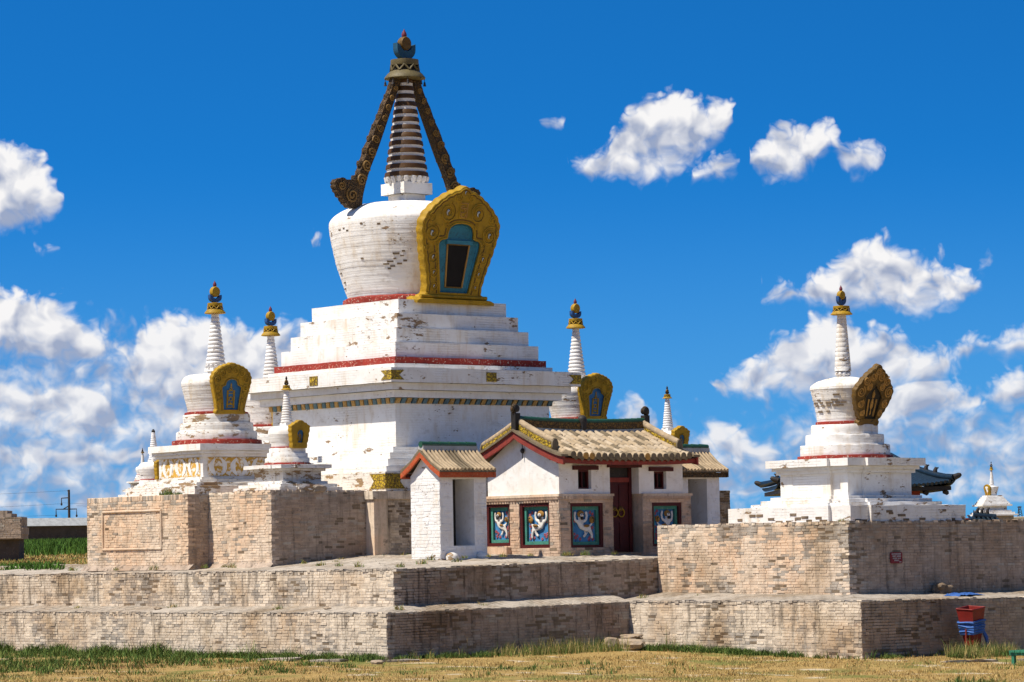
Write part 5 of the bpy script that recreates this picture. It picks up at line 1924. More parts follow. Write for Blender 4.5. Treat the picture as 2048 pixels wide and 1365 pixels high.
def lion_panel(nm, rect, axis, flip, pose):
    """frame, teal border, blue field, lion and flowers; axis 'x': on the -Y wall, 'y': on the +X wall"""
    u0, u1, z0, z1 = rect
    cu_, cz_ = (u0 + u1) / 2, (z0 + z1) / 2
    if axis == 'x':
        M = Matrix(((1, 0, 0, 0), (0, 0, -1, 0), (0, 1, 0, 0), (0, 0, 0, 1)))
        M.translation = Vector((cu_, SY0 + DEP, cz_)) - Vector(oS)
    else:
        M = Matrix(((0, 0, 1, 0), (1, 0, 0, 0), (0, 1, 0, 0), (0, 0, 0, 1)))
        M.translation = Vector((SX - DEP, cu_, cz_)) - Vector(oS)
    hw, hh_ = (u1 - u0) / 2, (z1 - z0) / 2
    pn = part(MB().box(-hw, hw, -hh_, hh_, -.01, .012), 'lion_panel', 'blue_panel', sh, M)

    def frame_(t0, t1, d0, d1, mat, nm_):
        a, b, c_, d = hw - t0, hh_ - t0, hw - t1, hh_ - t1
        for bx in ((-a, -c_, -b, b), (c_, a, -b, b), (-c_, c_, d, b), (-c_, c_, -b, -d)):
            part(MB().box(*bx, d0, d1).wobble(.003, 5), nm_, mat, pn)
    frame_(-.004, .085, 0, .135, 'red_dark', 'outer_frame')
    frame_(.085, .165, 0, .075, 'teal', 'inner_frame')
    iw = hw - .165
    lion(pn, Matrix.Translation((0, .0, .045)), flip, iw * 1.95, (hh_ - .165) * 1.92, pose)
    r2_ = random.Random(int(cu_ * 100))
    spots = [(-.7, -.75), (-.55, -.6), (-.8, -.5), (.55, -.7), (.75, -.55), (.8, -.8), (.65, -.35), (.45, -.82), (.8, .75), (.6, .85), (-.75, .3), (-.3, -.85), (.78, -.1), (.85, .5)]
    for (a, b) in spots:
        x, y = a * iw * (1 if axis == 'x' else 1) * flip * -1, b * (hh_ - .165) + r2_.uniform(-.02, .02)
        f = MB()
        for q_ in range(5):
            an = q_ * 2 * math.pi / 5 + r2_.random()
            f.lathe([(.001, 0), (.021, .004), (.016, .016), (.001, .02)], 6, (x + .024 * math.cos(an), y + .024 * math.sin(an)))
        f.v = [(px_, py_, pz_ + .011) for px_, py_, pz_ in f.v]
        part(f, 'flower', 'flower', pn, None, 60)
        part(MB().tube([(x, y - .02, .014), (x + r2_.uniform(-.02, .02), y - .07, .014), (x + r2_.uniform(-.03, .03), y - .12, .014)], [.008, .010, .005], 5), 'flower_stem', 'leaf_paint', pn, None, 60)
    return pn


lion_panel('panel', G1, 'x', -1, 0)
lion_panel('panel', G2, 'x', 1, 1)
lion_panel('panel', F1, 'y', -1, 0)
lion_panel('panel', F2, 'y', 1, 1)
# worn stone step below the left panel
sp(wob(MB().box(-5.55, -4.75, SY0 - .20, SY0 - .03, 2.1, 2.40), .02, 3), 'kerb_stone', 'brick_salmon')

# ---- roof
RY0, RY1 = 7.48, 11.98
EX, EZ, RZT = SX + .47, 4.55, 5.26


def roof_z(x, y):
    t = min(max((EX - abs(x - RIDX) - RIDX) / (EX - RIDX), 0), 1) if False else 1 - min(abs(x - RIDX) / (EX - RIDX), 1.0)
    yy = abs((y - (RY0 + RY1) / 2) / ((RY1 - RY0) / 2))
    return EZ + (RZT - EZ) * (t ** 1.22) + .07 * (yy ** 4) * (1 - t * .5)


mb = MB()
nu, nv = 18, 24
for sgn in (1, -1):
    vs_ = []
    for j in range(nv + 1):
        y = RY0 + (RY1 - RY0) * j / nv
        for i in range(nu + 1):
            x = RIDX + sgn * (EX - RIDX) * i / nu
            vs_.append((x, y, roof_z(x, y) - .035))
    f_ = [(j * (nu + 1) + i, j * (nu + 1) + i + 1, (j + 1) * (nu + 1) + i + 1, (j + 1) * (nu + 1) + i) for j in range(nv) for i in range(nu)]
    mb.add(vs_, f_)
    mb.add([(x, y, z - .06) for x, y, z in vs_], f_)
sp(mb, 'roof_deck', 'tile_dark', smooth=60)
# barrel tiles, row by row
NC, NRW = 20, 6
tile_var = []
for k in range(6):
    rr = random.Random(k)
    m_ = MB()
    seg = 7
    L0, L1 = .0, 1.0
    loops = []
    for t, rad in ((0, 1.0), (.06, 1.06), (1.0, .90)):
        loops.append([(t, rad * math.cos(a), rad * math.sin(a)) for a in np.linspace(-.25, math.pi + .25, seg)])
    vv, ff = [], []
    for lp in loops:
        vv += lp
    for i in range(2):
        for j in range(seg - 1):
            ff.append((i * seg + j, i * seg + j + 1, (i + 1) * seg + j + 1, (i + 1) * seg + j))
    ff.append(tuple(range(seg)))
    m_.add(vv, ff)
    ob = m_.wobble(.04, 1.3, (k * 9, 0, 0)).build('roof_tile', ('tile', 'tile', 'tile_pale', 'tile', 'tile_pale', 'tile_dark')[k], None, smooth=50)
    tile_var.append(ob.data)
    bpy.data.objects.remove(ob)
ycols = [7.70 + (11.76 - 7.70) * (i + .5) / NC for i in range(NC)]
roof_rng = random.Random(5)


def lay_tile(x0, x1, y, rad=.082, lift=.0, parent=sh):
    z0, z1 = roof_z(x0, y) + lift, roof_z(x1, y) + lift
    a = Vector((x0, y, z0)); b = Vector((x1, y, z1))
    d = b - a
    X = d
    Yv = Vector((0, 1, 0))
    N = d.normalized().cross(Yv)
    if N.z < 0:
        N = -N
    r = rad * roof_rng.uniform(.94, 1.05)
    mm = Matrix((X * 1.06, Yv * r, N * r)).transposed().to_4x4()
    mm.translation = a - Vector(oS) + Vector((0, roof_rng.gauss(0, .009), roof_rng.gauss(0, .007)))
    ob = bpy.data.objects.new('roof_tile', roof_rng.choice(tile_var))
    COL.objects.link(ob)
    ob.parent = parent
    ob.matrix_basis = mm
    return ob


for y in ycols:
    for k in range(NRW):
        x0 = EX + .02 - (EX - RIDX - .14) * k / NRW
        x1 = EX + .02 - (EX - RIDX - .14) * (k + 1) / NRW
        lay_tile(x0, x1, y)
    z = roof_z(EX, y)
    c_ = MB().lathe([(.084, 0), (.088, .012), (.06, .02), (.02, .024)], 14)
    c_.v = [(EX + .022 + zz, y + x, z - .0 + yy + .005) for x, yy, zz in c_.v]
    sp(c_, 'tile_end', 'tile_dark' if roof_rng.random() < .7 else 'ochre', smooth=40)
for y0, y1 in zip(ycols, ycols[1:]):
    y = (y0 + y1) / 2
    z = roof_z(EX, y)
    dp = [(-.085, .0), (.085, .0), (.07, -.05), (.0, -.105), (-.07, -.05)]
    sp(MB().slab(dp, (EX + .0, y, z - .02), (0, 1, 0), (.12, 0, 1), (1, 0, 0), .02), 'drip_tile', 'tile_dark')
# back slope, one sheet of ribs
mb = MB()
for y in ycols:
    pts = [(RIDX - (EX - RIDX) * t, y, roof_z(RIDX - (EX - RIDX) * t, y)) for t in (.1, .4, .7, 1.0)]
    mb.tube(pts, .075, 6)
sp(mb, 'back_tiles', 'tile', smooth=60)
# eave board
n = 22
up_, lo_ = [], []
mb = MB()
for i in range(n + 1):
    y = RY0 + .02 + (RY1 - RY0 - .04) * i / n
    z = roof_z(EX, y)
    up_.append((y, z - .075)); lo_.append((y, z - .195))
poly_ = up_ + lo_[::-1]
sp(MB().slab(poly_, (EX - .12, 0, 0), (0, 1, 0), (0, 0, 1), (1, 0, 0), .07), 'eave_board', 'red_wood')
# soffit and rafters' board
sp(MB().box(SX - .02, EX - .08, SY0 - .05, SY1 + .05, 4.395, 4.43), 'soffit', 'red_dark')
# gable boards, verge tiles, yellow carved rakes
for yo, sgn in ((RY0, -1), (RY1, 1)):
    for half in (1, -1):
        pts_t, pts_b = [], []
        for i in range(15):
            x = RIDX + half * (EX + .01 - RIDX) * i / 14
            z = roof_z(x, yo)
            pts_t.append((x, z - .075)); pts_b.append((x, z - .265 + .02 * (i == 0)))
        y_in = yo if sgn < 0 else yo - .06
        sp(MB().slab(pts_t + pts_b[::-1], (0, y_in, 0), (1, 0, 0), (0, 0, 1), (0, 1, 0), .06), 'gable_board', 'red_wood')
        pv_t = [(x, z + .055) for x, z in pts_t]
        vt = sp(MB().slab(pv_t + [(x, z + .0) for x, z in pts_t[::-1]], (0, yo - .05 if sgn < 0 else yo - .16, 0), (1, 0, 0), (0, 0, 1), (0, 1, 0), .21), 'verge', 'tile_dark')
        # carved strip, stops short of the eave
        m_ = 11
        yk = yo + .10 if sgn < 0 else yo - .26
        st_b = [(x, z - .02) for x, z in pts_t[:m_]]
        st_t = [(x, z + .22) for x, z in pts_t[:m_]]
        rk = sp(MB().slab(st_b + st_t[::-1], (0, yk, 0), (1, 0, 0), (0, 0, 1), (0, 1, 0), .14), 'rake', 'gold_carved')
        # round tiles on top of the rake
        for i in range(m_ - 1):
            a, b = st_t[i], st_t[i + 1]
            tt = MB().tube([(a[0], yk + .07, a[1] + .03), (b[0] + half * .012, yk + .07, b[1] + .03)], [.088, .076], 9)
            sp(tt, 'rake_tile', 'tile', rk, 50)
        e = st_t[-1]
        dk = MB().lathe([(.02, -.02), (.10, -.015), (.10, .03), (.02, .04)], 14)
        dk.v = [(e[0] + half * (.03 + zz), yk + .07 + x, e[1] - .06 + yy * 1.5) for x, yy, zz in dk.v]
        sp(dk, 'rake_end', 'tile_dark', rk, 40)
# main ridge: sagging carved band with green glazed cap
rt, rb_, n = [], [], 20
sag = lambda y: 5.53 - .055 * (1 - ((y - 9.73) / 2.1) ** 2)
ys_ = [7.64 + (11.82 - 7.64) * i / n for i in range(n + 1)]
band = [(y, sag(y) - .03) for y in ys_] + [(y, sag(y) - .20) for y in ys_[::-1]]
sp(MB().slab(band, (RIDX - .09, 0, 0), (0, 1, 0), (0, 0, 1), (1, 0, 0), .18), 'ridge', 'ridge_carved')
low = [(y, sag(y) - .20) for y in ys_] + [(y, sag(y) - .40) for y in ys_[::-1]]
sp(MB().slab(low, (RIDX - .13, 0, 0), (0, 1, 0), (0, 0, 1), (1, 0, 0), .26), 'ridge_foot', 'concrete_light')
for i in range(n):
    a, b = ys_[i], ys_[i + 1]
    sp(MB().tube([(RIDX, a, sag(a)), (RIDX, b + .02, sag(b))], [.075, .066], 10), 'ridge_cap_tile', 'green_glaze', smooth=50)
mo = MB().lathe([(.05, 5.24), (.10, 5.28), (.085, 5.36), (.10, 5.44), (.12, 5.52), (.10, 5.58), (.05, 5.62)], 12, (RIDX + .06, 9.70)).wobble(.025, 6)
sp(mo, 'ridge_ornament', 'dark_iron', smooth=60)
for y, s_ in ((7.55, -1), (11.88, 1)):
    ps = sp(wob(MB().box(RIDX - .08, RIDX + .08, y - .07, y + .09, 5.2, 5.66), .006), 'finial_post', 'dark')
    b = MB().tube([(RIDX, y + s_ * q[0], 5.77 + q[1]) for q in [(0.10 * math.cos(a) * (1 - i * .03), .105 * math.sin(a) * (1 - i * .03)) for i, a in enumerate(np.linspace(-1.4, 5.4, 18))]], [.055 - .0015 * i for i in range(18)], 8)
    sp(b, 'finial_curl', 'brown_carved', ps, 60)
    c_ = MB().lathe([(.02, -.09), (.085, -.07), (.09, .07), (.02, .09)], 12)
    c_.v = [(RIDX + zz, y + x, 5.77 + yy) for x, yy, zz in c_.v]
    sp(c_, 'finial_disc', 'dark', ps, 60)
# hanging chain on the gable
sp(MB().tube([(RIDX + .06, SY0 - .05, 5.02), (RIDX + .06, SY0 - .05, 4.55)], .012, 5).lathe([(.03, 4.68), (.06, 4.74), (.03, 4.80)], 8, (RIDX + .06, SY0 - .05)), 'gable_boss', 'dark_iron')

# ------------------------------------------------------------------ niche houses


def niche_house(label, y0, paint_='red_orange', mirror=False):
    w, dep, hz_ = 1.44, 1.08, 1.90
    X0 = -3.60
    t = thing('niche_house', label, 'niche', (X0, y0, 2.18))
    og = (X0, y0, 2.18)
    k = lambda mb_, nm, mt, par=t, sm=None: mb_.build(nm, mt, par, smooth=sm)
    # walls: local x = 0 front .. -dep back; y 0..w
    op0, op1, oz0, oz1 = .40, 1.06, .28, 1.86
    if mirror:
        op0, op1 = .34, 1.0
    mb = MB()
    mb.box(-dep, 0, 0, op0, -.25, hz_ + .05).box(-dep, 0, op1, w, -.25, hz_ + .05)
    mb.box(-dep, -.002, op0, op1, -.25, oz0).box(-dep, -.002, op0, op1, oz1, hz_ + .05)
    k(mb, 'walls', 'white_smooth')
    k(MB().box(-dep + .004, -.70, op0 + .002, op1 - .002, oz0, oz1), 'niche_back', 'soot_shade_wall')
    gpts = [(-dep, hz_ + .03), (0, hz_ + .03), (-dep / 2, hz_ + .56)]
    for yy in (0.0, w - .12):
        k(MB().slab(gpts, (0, yy, 0), (1, 0, 0), (0, 0, 1), (0, 1, 0), .12), 'gable', 'white_smooth')
    cw = lambda p, n_, s_: 'white_brick'
    b_ = brick_face((X0 - dep, y0), (X0, y0), (0, -1), (2.12, 4.13), (2.12, 4.13), course=.078, blen=.30, cls=cw, out=.008)
    b_ += brick_face((X0, y0), (X0, y0 + w), (1, 0), (2.12, 4.10), (2.12, 4.10), course=.078, blen=.30, cls=cw, out=.006, holes=[(op0 - .02, op1 + .02, 2.18 + oz0 - .02, 2.18 + oz1 + .03)])
    lay_bricks(b_, t, og)
    # roof
    ov, ex = .15, .20
    rx = -dep / 2
    zr, ze = hz_ + .66, hz_ + .17
    mb = MB()
    for s_ in (1, -1):
        e_ = rx + s_ * (dep / 2 + ex)
        pts = [(rx, zr), (rx + s_ * (dep / 2 + ex) * .55, ze + (zr - ze) * .38), (e_, ze)]
        poly_ = pts + [(x, z - .05) for x, z in pts[::-1]]
        mb.slab(poly_, (0, -ov, 0), (1, 0, 0), (0, 0, 1), (0, 1, 0), w + 2 * ov)
    rf = k(mb, 'roof', 'tile_dark')
    # shallow tile rows on both slopes
    nrow = 15
    rr = random.Random(int(y0))
    for s_ in (1, -1):
        e_ = rx + s_ * (dep / 2 + ex)
        for i in range(nrow):
            y = -ov + (w + 2 * ov) * (i + .5) / nrow
            pts = [(rx + s_ * .05, y, zr + .005), (rx + s_ * (dep / 2 + ex) * .55, y, ze + (zr - ze) * .38 + .012), (e_ + s_ * .02, y, ze + .008)]
            k(MB().tube(pts, [.034, .037, .04], 7).wobble(.005, 6), 'roof_tile', 'tile' if rr.random() < .7 else 'tile_dark', rf, 50)
    # red boards
    for s_ in (1, -1):
        e_ = rx + s_ * (dep / 2 + ex - .03)
        k(MB().box(min(e_, e_ - s_ * .05), max(e_, e_ - s_ * .05), -ov + .02, w + ov - .02, ze - .18, ze - .055).wobble(.006, 5), 'eave_board', paint_)
        k(MB().box(min(rx + s_ * (dep / 2), e_ - s_ * .05), max(rx + s_ * (dep / 2), e_ - s_ * .05), -.05, w + .05, ze - .15, ze - .11), 'soffit', 'red_dark')
        for yy in (-ov - .004, w + ov - .05):
            pts = [(rx, zr - .055), (rx + s_ * (dep / 2 + ex) * .55, ze + (zr - ze) * .38 - .055), (e_ + s_ * .02, ze - .055)]
            poly_ = pts + [(x, z - .12) for x, z in pts[::-1]]
            k(MB().slab(poly_, (0, yy, 0), (1, 0, 0), (0, 0, 1), (0, 1, 0), .054).wobble(.005, 5), 'gable_board', paint_)
    # ridge of green tubes on a grey bed
    k(MB().box(rx - .09, rx + .09, -ov + .04, w + ov - .02, zr - .03, zr + .10).wobble(.008, 4), 'ridge_bed', 'concrete_light')
    for i in range(6):
        a = -ov + .03 + (w + 2 * ov - .06) * i / 6
        b = -ov + .03 + (w + 2 * ov - .06) * (i + 1) / 6
        k(MB().tube([(rx, a, zr + .13), (rx, b + .015, zr + .13)], [.075, .062], 10), 'ridge_tile', 'green_glaze', t, 50)
    # rounded foot stones
    for yy in (op0 - .12, op1 + .16):
        k(MB().lathe([(.15, -.1), (.16, .03), (.13, .09), (.06, .12), (.01, .125)], 14, (.08, yy)).wobble(.02, 5), 'foot_stone', 'white_wash_old', t, 60)
    return t


niche_house('white brick niche house with orange-red eaves left of the shrine', 4.53)
niche_house('white niche house with dark worn red eaves at the right end of the shrine', 12.30, 'brown_carved', True)

# ------------------------------------------------------------------ far buildings on the right
D_R = 150.0
tw = at_px(1726, D_R, 0)
zg = ground_z(tw.x, tw.y)
th_ = thing('temple_hall', 'dark blue tiled temple roof peeping out on both sides behind the right stupa', 'temple', (tw.x, tw.y, zg))
sc2 = 6500 / D_R
zz = lambda y: zc(y, 1712, D_R) - zg
hw = 176 / sc2
mb = MB()
U, Wd = _r, _fh


def tp(u, w, z):
    return tuple(U * u + Wd * w + Vector((0, 0, z)))


ze, zr, de = zz(976), zz(915), 5.0
nseg = 28
vs_, fs_ = [], []
for face in range(4):
    base = len(vs_)
    for j in range(9):
        t = j / 8
        for i in range(nseg + 1):
            s_ = -1 + 2 * i / nseg
            half_u = hw * (1 - t) + hw * .42 * t
            half_w = de * (1 - t)
            lift = (abs(s_) ** 4) * .22 * (1 - t) ** 2
            z = ze + (zr - ze) * t ** 1.35 + lift
            if face == 0:
                p = (s_ * half_u, -half_w, z)
            elif face == 1:
                p = (half_u, s_ * half_w, z)
            elif face == 2:
                p = (-s_ * half_u, half_w, z)
            else:
                p = (-half_u, -s_ * half_w, z)
            vs_.append(tp(p[0], p[1] + de, p[2]))
    fs_ += [(base + j * (nseg + 1) + i, base + j * (nseg + 1) + i + 1, base + (j + 1) * (nseg + 1) + i + 1, base + (j + 1) * (nseg + 1) + i) for j in range(8) for i in range(nseg)]
rf = mb.add(vs_, fs_).build('roof', 'blue_glaze', th_, smooth=50)
# tile ribs on the front and side slopes
for face in (0, 1):
    for i in range(0, 41):
        s_ = -1 + 2 * (i + .0) / 40
        pts = []
        for j in range(7):
            t = j / 6
            half_u = hw * (1 - t) + hw * .42 * t
            half_w = de * (1 - t)
            lift = (abs(s_) ** 4) * .22 * (1 - t) ** 2
            z = ze + (zr - ze) * t ** 1.35 + lift + .05
            pts.append(tp(s_ * half_u if face == 0 else half_u, (-half_w if face == 0 else s_ * half_w) + de, z))
        MB().tube(pts, .085, 6).build('roof_tile_row', 'blue_glaze', rf, smooth=60)
for su in (-1, 1):
    for sw in (-1, 1):
        pts = []
        for j in range(8):
            t = j / 7
            pts.append(tp(su * (hw * (1 - t) + hw * .42 * t), sw * de * (1 - t) + de, ze + (zr - ze) * t ** 1.35 + .22 * (1 - t) ** 2 + .18))
        MB().tube(pts, [.16] * 8, 7).build('hip_ridge', 'blue_glaze', rf, smooth=60)
        e = Vector(pts[0])
        MB().tube([e, e + U * su * .25 + Vector((0, 0, .10)), e + U * su * .34 + Vector((0, 0, .14))], [.15, .12, .06], 6).build('hip_finial', 'dark_iron', rf, smooth=60)
        for q in (2, 3, 4):
            e = Vector(pts[q])
            b = MB().tube([e + Vector((0, 0, .05)), e + Vector((0, 0, .22)), e + U * su * .06 + Vector((0, 0, .36))], [.12, .10, .07], 6)
            b.tube([e + Vector((0, 0, .28)), e + U * su * .16 + Vector((0, 0, .34))], [.06, .03], 5)
            b.build('roof_beast', 'dark_iron', rf, smooth=60)
MB().tube([tp(-hw * .42, de, zr + .1), tp(hw * .42, de, zr + .1)], .25, 8).build('main_ridge', 'blue_glaze', rf, smooth=60)
bd = MB()
hb = hw * .66
q = [tp(-hb, 1.6, 0), tp(hb, 1.6, 0), tp(hb, 2 * de - 1.6, 0), tp(-hb, 2 * de - 1.6, 0)]
bd.loft([q, [(x, y, z + ze + .4) for x, y, z in q]])
bd.build('hall_body', 'red_wood', th_)
ea = MB()
q = [tp(-hw * .97, .12, ze + .0), tp(hw * .97, .12, ze), tp(hw * .97, 2 * de - .12, ze), tp(-hw * .97, 2 * de - .12, ze)]
ea.loft([[(x * 1, y, z - .18) for x, y, z in q], q])
ea.build('eave', 'dark', th_)
for i in range(9):
    u = -hw * .92 + i * hw * .23
    MB().tube([tp(u, .25, ze - .3), tp(u, .9, ze - .25)], .12, 6).build('bracket', 'dark', th_)

# gate roof end with its three beasts
c = at_px(1952, 112, 0)
zg = ground_z(c.x, c.y)
gt = thing('gate_roof', 'dark gate roof end with three small beast figures on its ridge, far right', 'gate', (c.x, c.y, zg))
zq = lambda y: zc(y, 1955, 112) - zg
s2 = 6500 / 112
up = lambda px: (px - 1952) / s2
mb = MB().tube([tuple(U * up(1938) + Vector((0, 0, zq(1031)))), tuple(U * up(1984) + Vector((0, 0, zq(1035))))], [.12, .10], 8)
mb.build('hip_ridge', 'blue_glaze', gt, smooth=60)
rfp = []
q0 = [U * up(1930) + Vector((0, 0, zq(1034))), U * up(1983) + Vector((0, 0, zq(1038))), U * up(1990) - Wd * .6 + Vector((0, 0, zq(1048))), U * up(1930) - Wd * .6 + Vector((0, 0, zq(1046)))]
MB().loft([q0, [p + Vector((0, 0, -.10)) for p in q0]]).build('roof', 'blue_glaze', gt)
for i in range(7):
    a = q0[0].lerp(q0[1], i / 6); b = q0[3].lerp(q0[2], i / 6)
    MB().tube([a + Vector((0, 0, .03)), b + Vector((0, 0, .03))], .045, 6).build('roof_tile_row', 'blue_glaze', gt, smooth=60)
MB().loft([[tuple(p) for p in (U * up(1900) + Wd * .2, U * up(1976) + Wd * .2, U * up(1976) + Wd * 2, U * up(1900) + Wd * 2)], [tuple(p + Vector((0, 0, zq(1036)))) for p in (U * up(1900) + Wd * .2, U * up(1976) + Wd * .2, U * up(1976) + Wd * 2, U * up(1900) + Wd * 2)]]).build('gate_wall', 'red_wood', gt)
for px in (1945, 1955, 1966):
    e = U * up(px) + Vector((0, 0, zq(1031)))
    b = MB().tube([e, e + Vector((0, 0, .10)), e + U * .03 + Vector((0, 0, .20))], [.07, .055, .045], 7)
    b.tube([e + U * .03 + Vector((0, 0, .17)), e + U * .05 + Vector((0, 0, .24)), e + U * .11 + Vector((0, 0, .235))], [.035, .045, .02], 6)
    b.tube([e + U * .05 + Vector((0, 0, .16)), e + U * .07 + Vector((0, 0, .0))], .018, 5)
    b.tube([e - U * .05 + Vector((0, 0, .06)), e - U * .10 + Vector((0, 0, .12)), e - U * .09 + Vector((0, 0, .20))], [.02, .018, .01], 5)
    b.build('roof_beast', 'dark_iron', gt, smooth=60)

# far stupa at the right edge, far wall, mast, tiny stupa at the left
D_F = 150.0
c = at_px(1977, D_F, 0)
k_ = 6500 / D_F
zf = lambda y: zc(y, 1977, D_F)
hz0 = zf(1034)
fs = thing('stupa', 'distant small white stupa with a golden halo at the far right edge', 'stupa', (c.x, c.y, hz0), R(-30))
o = 0
m_ = lambda dy: dy / k_
B = lambda nm, q, y0, y1, mt='white_wash', bat=0.0: square_block(q, zf(y0) - hz0, zf(y1) - hz0, 0, 0, .25, .006, bat, 3).build(nm, mt, fs, smooth=30)
B('footing', .75, 1060, 1032, 'stone')
B('base_step', .92, 1032, 1029)
B('base_step', .80, 1029, 1025)
B('base_step', .68, 1025, 1021)
B('wall', .52, 1021, 1013)
B('cornice_slab', .72, 1013, 1009.5)
for i in range(6):
    B('terrace_step', .64 - i * .055, 1009.5 - i * 3.0, 1006.5 - i * 3.0)
MB().lathe([(.21, zf(991.5) - hz0), (.24, zf(985) - hz0), (.31, zf(976) - hz0), (.31, zf(974) - hz0), (.15, zf(972.5) - hz0)], 32).build('dome', 'white_smooth', fs, smooth=60)
B('harmika', .09, 972.5, 969, 'white_smooth')
ringed_spire(fs, zf(969) - hz0, zf(941) - hz0, .105, .04, 11, seg=14)
umbrella(fs, zf(941) - hz0, zf(935) - hz0, .095, .06)
finial(fs, zf(935) - hz0, .055, zf(930.5) - hz0, zf(930) - hz0, .04, zf(927) - hz0, zf(923.5) - hz0, 'dark', 'gold_dull', 'dark')
MH = Matrix.Rotation(R(-78), 4, 'Z') @ halo_frame(.16, zf(991.5) - hz0, .12)
halo(fs, MH, .27, .52, .08, 'medium', 'gold', 'ochre')
c = at_px(2011, 165, 0)
e = at_px(2200, 165, 0)
zg = ground_z(c.x, c.y)
ww = thing('perimeter_wall', 'bright white far wall at the right edge beyond the platform', 'wall', (c.x, c.y, zg))
zt = zc(1033.5, 2030, 165) - zg
U2 = (e - c)
q = [Vector((0, 0, 0)), U2, U2 + Wd * 1.2, Wd * 1.2]
for p in q:
    p.z = 0
MB().loft([[tuple(p + Vector((0, 0, -.5))) for p in q], [tuple(p + Vector((0, 0, zt * .93))) for p in q]]).build('wall_face', 'white_wash', ww)
q2 = [p + (-Wd * .12 if i < 2 else Wd * .12) for i, p in enumerate(q)]
MB().loft([[tuple(p + Vector((0, 0, zt * .93))) for p in q2], [tuple(p + Vector((0, 0, zt))) for p in q2]]).build('coping', 'white_wash', ww)
c = at_px(2031, 420, 0)
zg = ground_z(c.x, c.y)
ma = thing('lattice_mast', 'faint grey lattice mast on the skyline at the far right', 'mast', (c.x, c.y, zg))
zt = zc(1013, 2031, 420) - zg
for a in range(3):
    an = a * 2.094 + .4
    MB().tube([(.65 * math.cos(an), .65 * math.sin(an), 0), (.12 * math.cos(an), .12 * math.sin(an), zt)], .045, 5).build('mast_leg', 'pole_wood', ma)
for i in range(9):
    z0 = zt * i / 9
    z1 = zt * (i + 1) / 9
    r0 = .65 - .53 * i / 9
    r1_ = .65 - .53 * (i + 1) / 9
    mb = MB()
    for a in range(3):
        an, bn = a * 2.094 + .4, (a + 1) * 2.094 + .4
        mb.tube([(r0 * math.cos(an), r0 * math.sin(an), z0), (r1_ * math.cos(bn), r1_ * math.sin(bn), z1)], .03, 4)
    mb.build('mast_brace', 'pole_wood', ma)
MB().tube([(-.35, 0, zt - .1), (.35, 0, zt - .1)], .06, 5).build('mast_head', 'pole_wood', ma)
hp = at_px(281, 178, 0)
small_stupa('stupa', 'tiny distant stupa with a black finial left of the ochre-based stupa', (hp.x, hp.y, zc(984, 281, 178)), 0, .84, True, 'gold_dull')

# ------------------------------------------------------------------ things by the right platform
# sign plate
sg = thing('sign_plate', 'small dark red sign plate with pale lettering on the shaded platform wall', 'sign', (5.425, 10.40, 2.0))
b = lambda y: 2.0
plate = [(x, y) for x, y in [(-.20, -.10), (-.17, -.125), (.17, -.125), (.20, -.10), (.20, .10), (.17, .125), (-.17, .125), (-.20, .10)]]
MB().slab(plate, (0, 0, 0), (0, 1, 0), (0, 0, 1), (1, 0, 0), .014).build('plate', 'sign_red', sg)
lr = random.Random(3)
for row, (z, x0, x1, words_) in enumerate([(.085, -.155, .155, (12,)), (.037, -.135, .15, (5, 6)), (-.012, -.125, .145, (6, 4)), (-.058, -.07, .09, (6,)), (-.095, .09, .16, (4,))]):
    n = sum(words_) + len(words_) - 1
    stp = (x1 - x0) / n
    mb = MB()
    i = 0
    h = .030 if row < 4 else .014
    for w in words_:
        for j in range(w):
            x = x0 + stp * i
            kind = lr.randrange(4)
            cw_, ch_ = stp * .62, h / 2
            S = []
            if kind in (0, 1):
                S += [((x, z - ch_), (x, z + ch_)), ((x + cw_, z - ch_), (x + cw_, z + ch_))]
            if kind == 0:
                S += [((x, z), (x + cw_, z))]
            if kind == 1:
                S += [((x, z - ch_), (x + cw_, z + ch_))]
            if kind == 2:
                S += [((x, z - ch_), (x + cw_ / 2, z + ch_)), ((x + cw_ / 2, z + ch_), (x + cw_, z - ch_))]
            if kind == 3:
                S += [((x, z - ch_), (x, z + ch_)), ((x, z + ch_), (x + cw_, z + ch_)), ((x + cw_, z + ch_), (x + cw_, z - ch_))]
            for a, bb in S:
                mb.tube([(.0155, a[0], a[1]), (.0155, bb[0], bb[1])], .0030, 4)
            i += 1
        i += 1
    mb.build('lettering', 'mark_white', sg)

# litter bin with a blue scarf
bn = thing('litter_bin', 'leaning red tapered metal bin wrapped with a blue scarf by the right wall', 'bin', (7.80, 10.22, ground_z(7.8, 10.2)), 0)
bn.rotation_euler = (R(7), R(3), R(4))
ta, tb_ = .225, .115
lo_ = [(-tb_, -tb_, .18), (tb_, -tb_, .18), (tb_, tb_, .18), (-tb_, tb_, .18)]
hi_ = [(-ta, -ta, 1.05), (ta, -ta, 1.05), (ta, ta, 1.05), (-ta, ta, 1.05)]
hi2 = [(x * .93, y * .93, 1.05) for x, y, z in hi_]
lo2 = [(x * .9, y * .9, .25) for x, y, z in lo_]
MB().loft([lo_, hi_, hi2, lo2], True, True).build('bin_body', 'bin_red', bn)
for a in range(4):
    p, q = hi_[a], hi_[(a + 1) % 4]
    MB().tube([p, q], .014, 6).build('rim', 'bin_red', bn)
for s_ in (-1, 1):
    MB().tube([(0, s_ * .25, .0), (0, s_ * .21, .62)], .02, 6).build('stand_leg', 'red_wood', bn)
mb = MB()
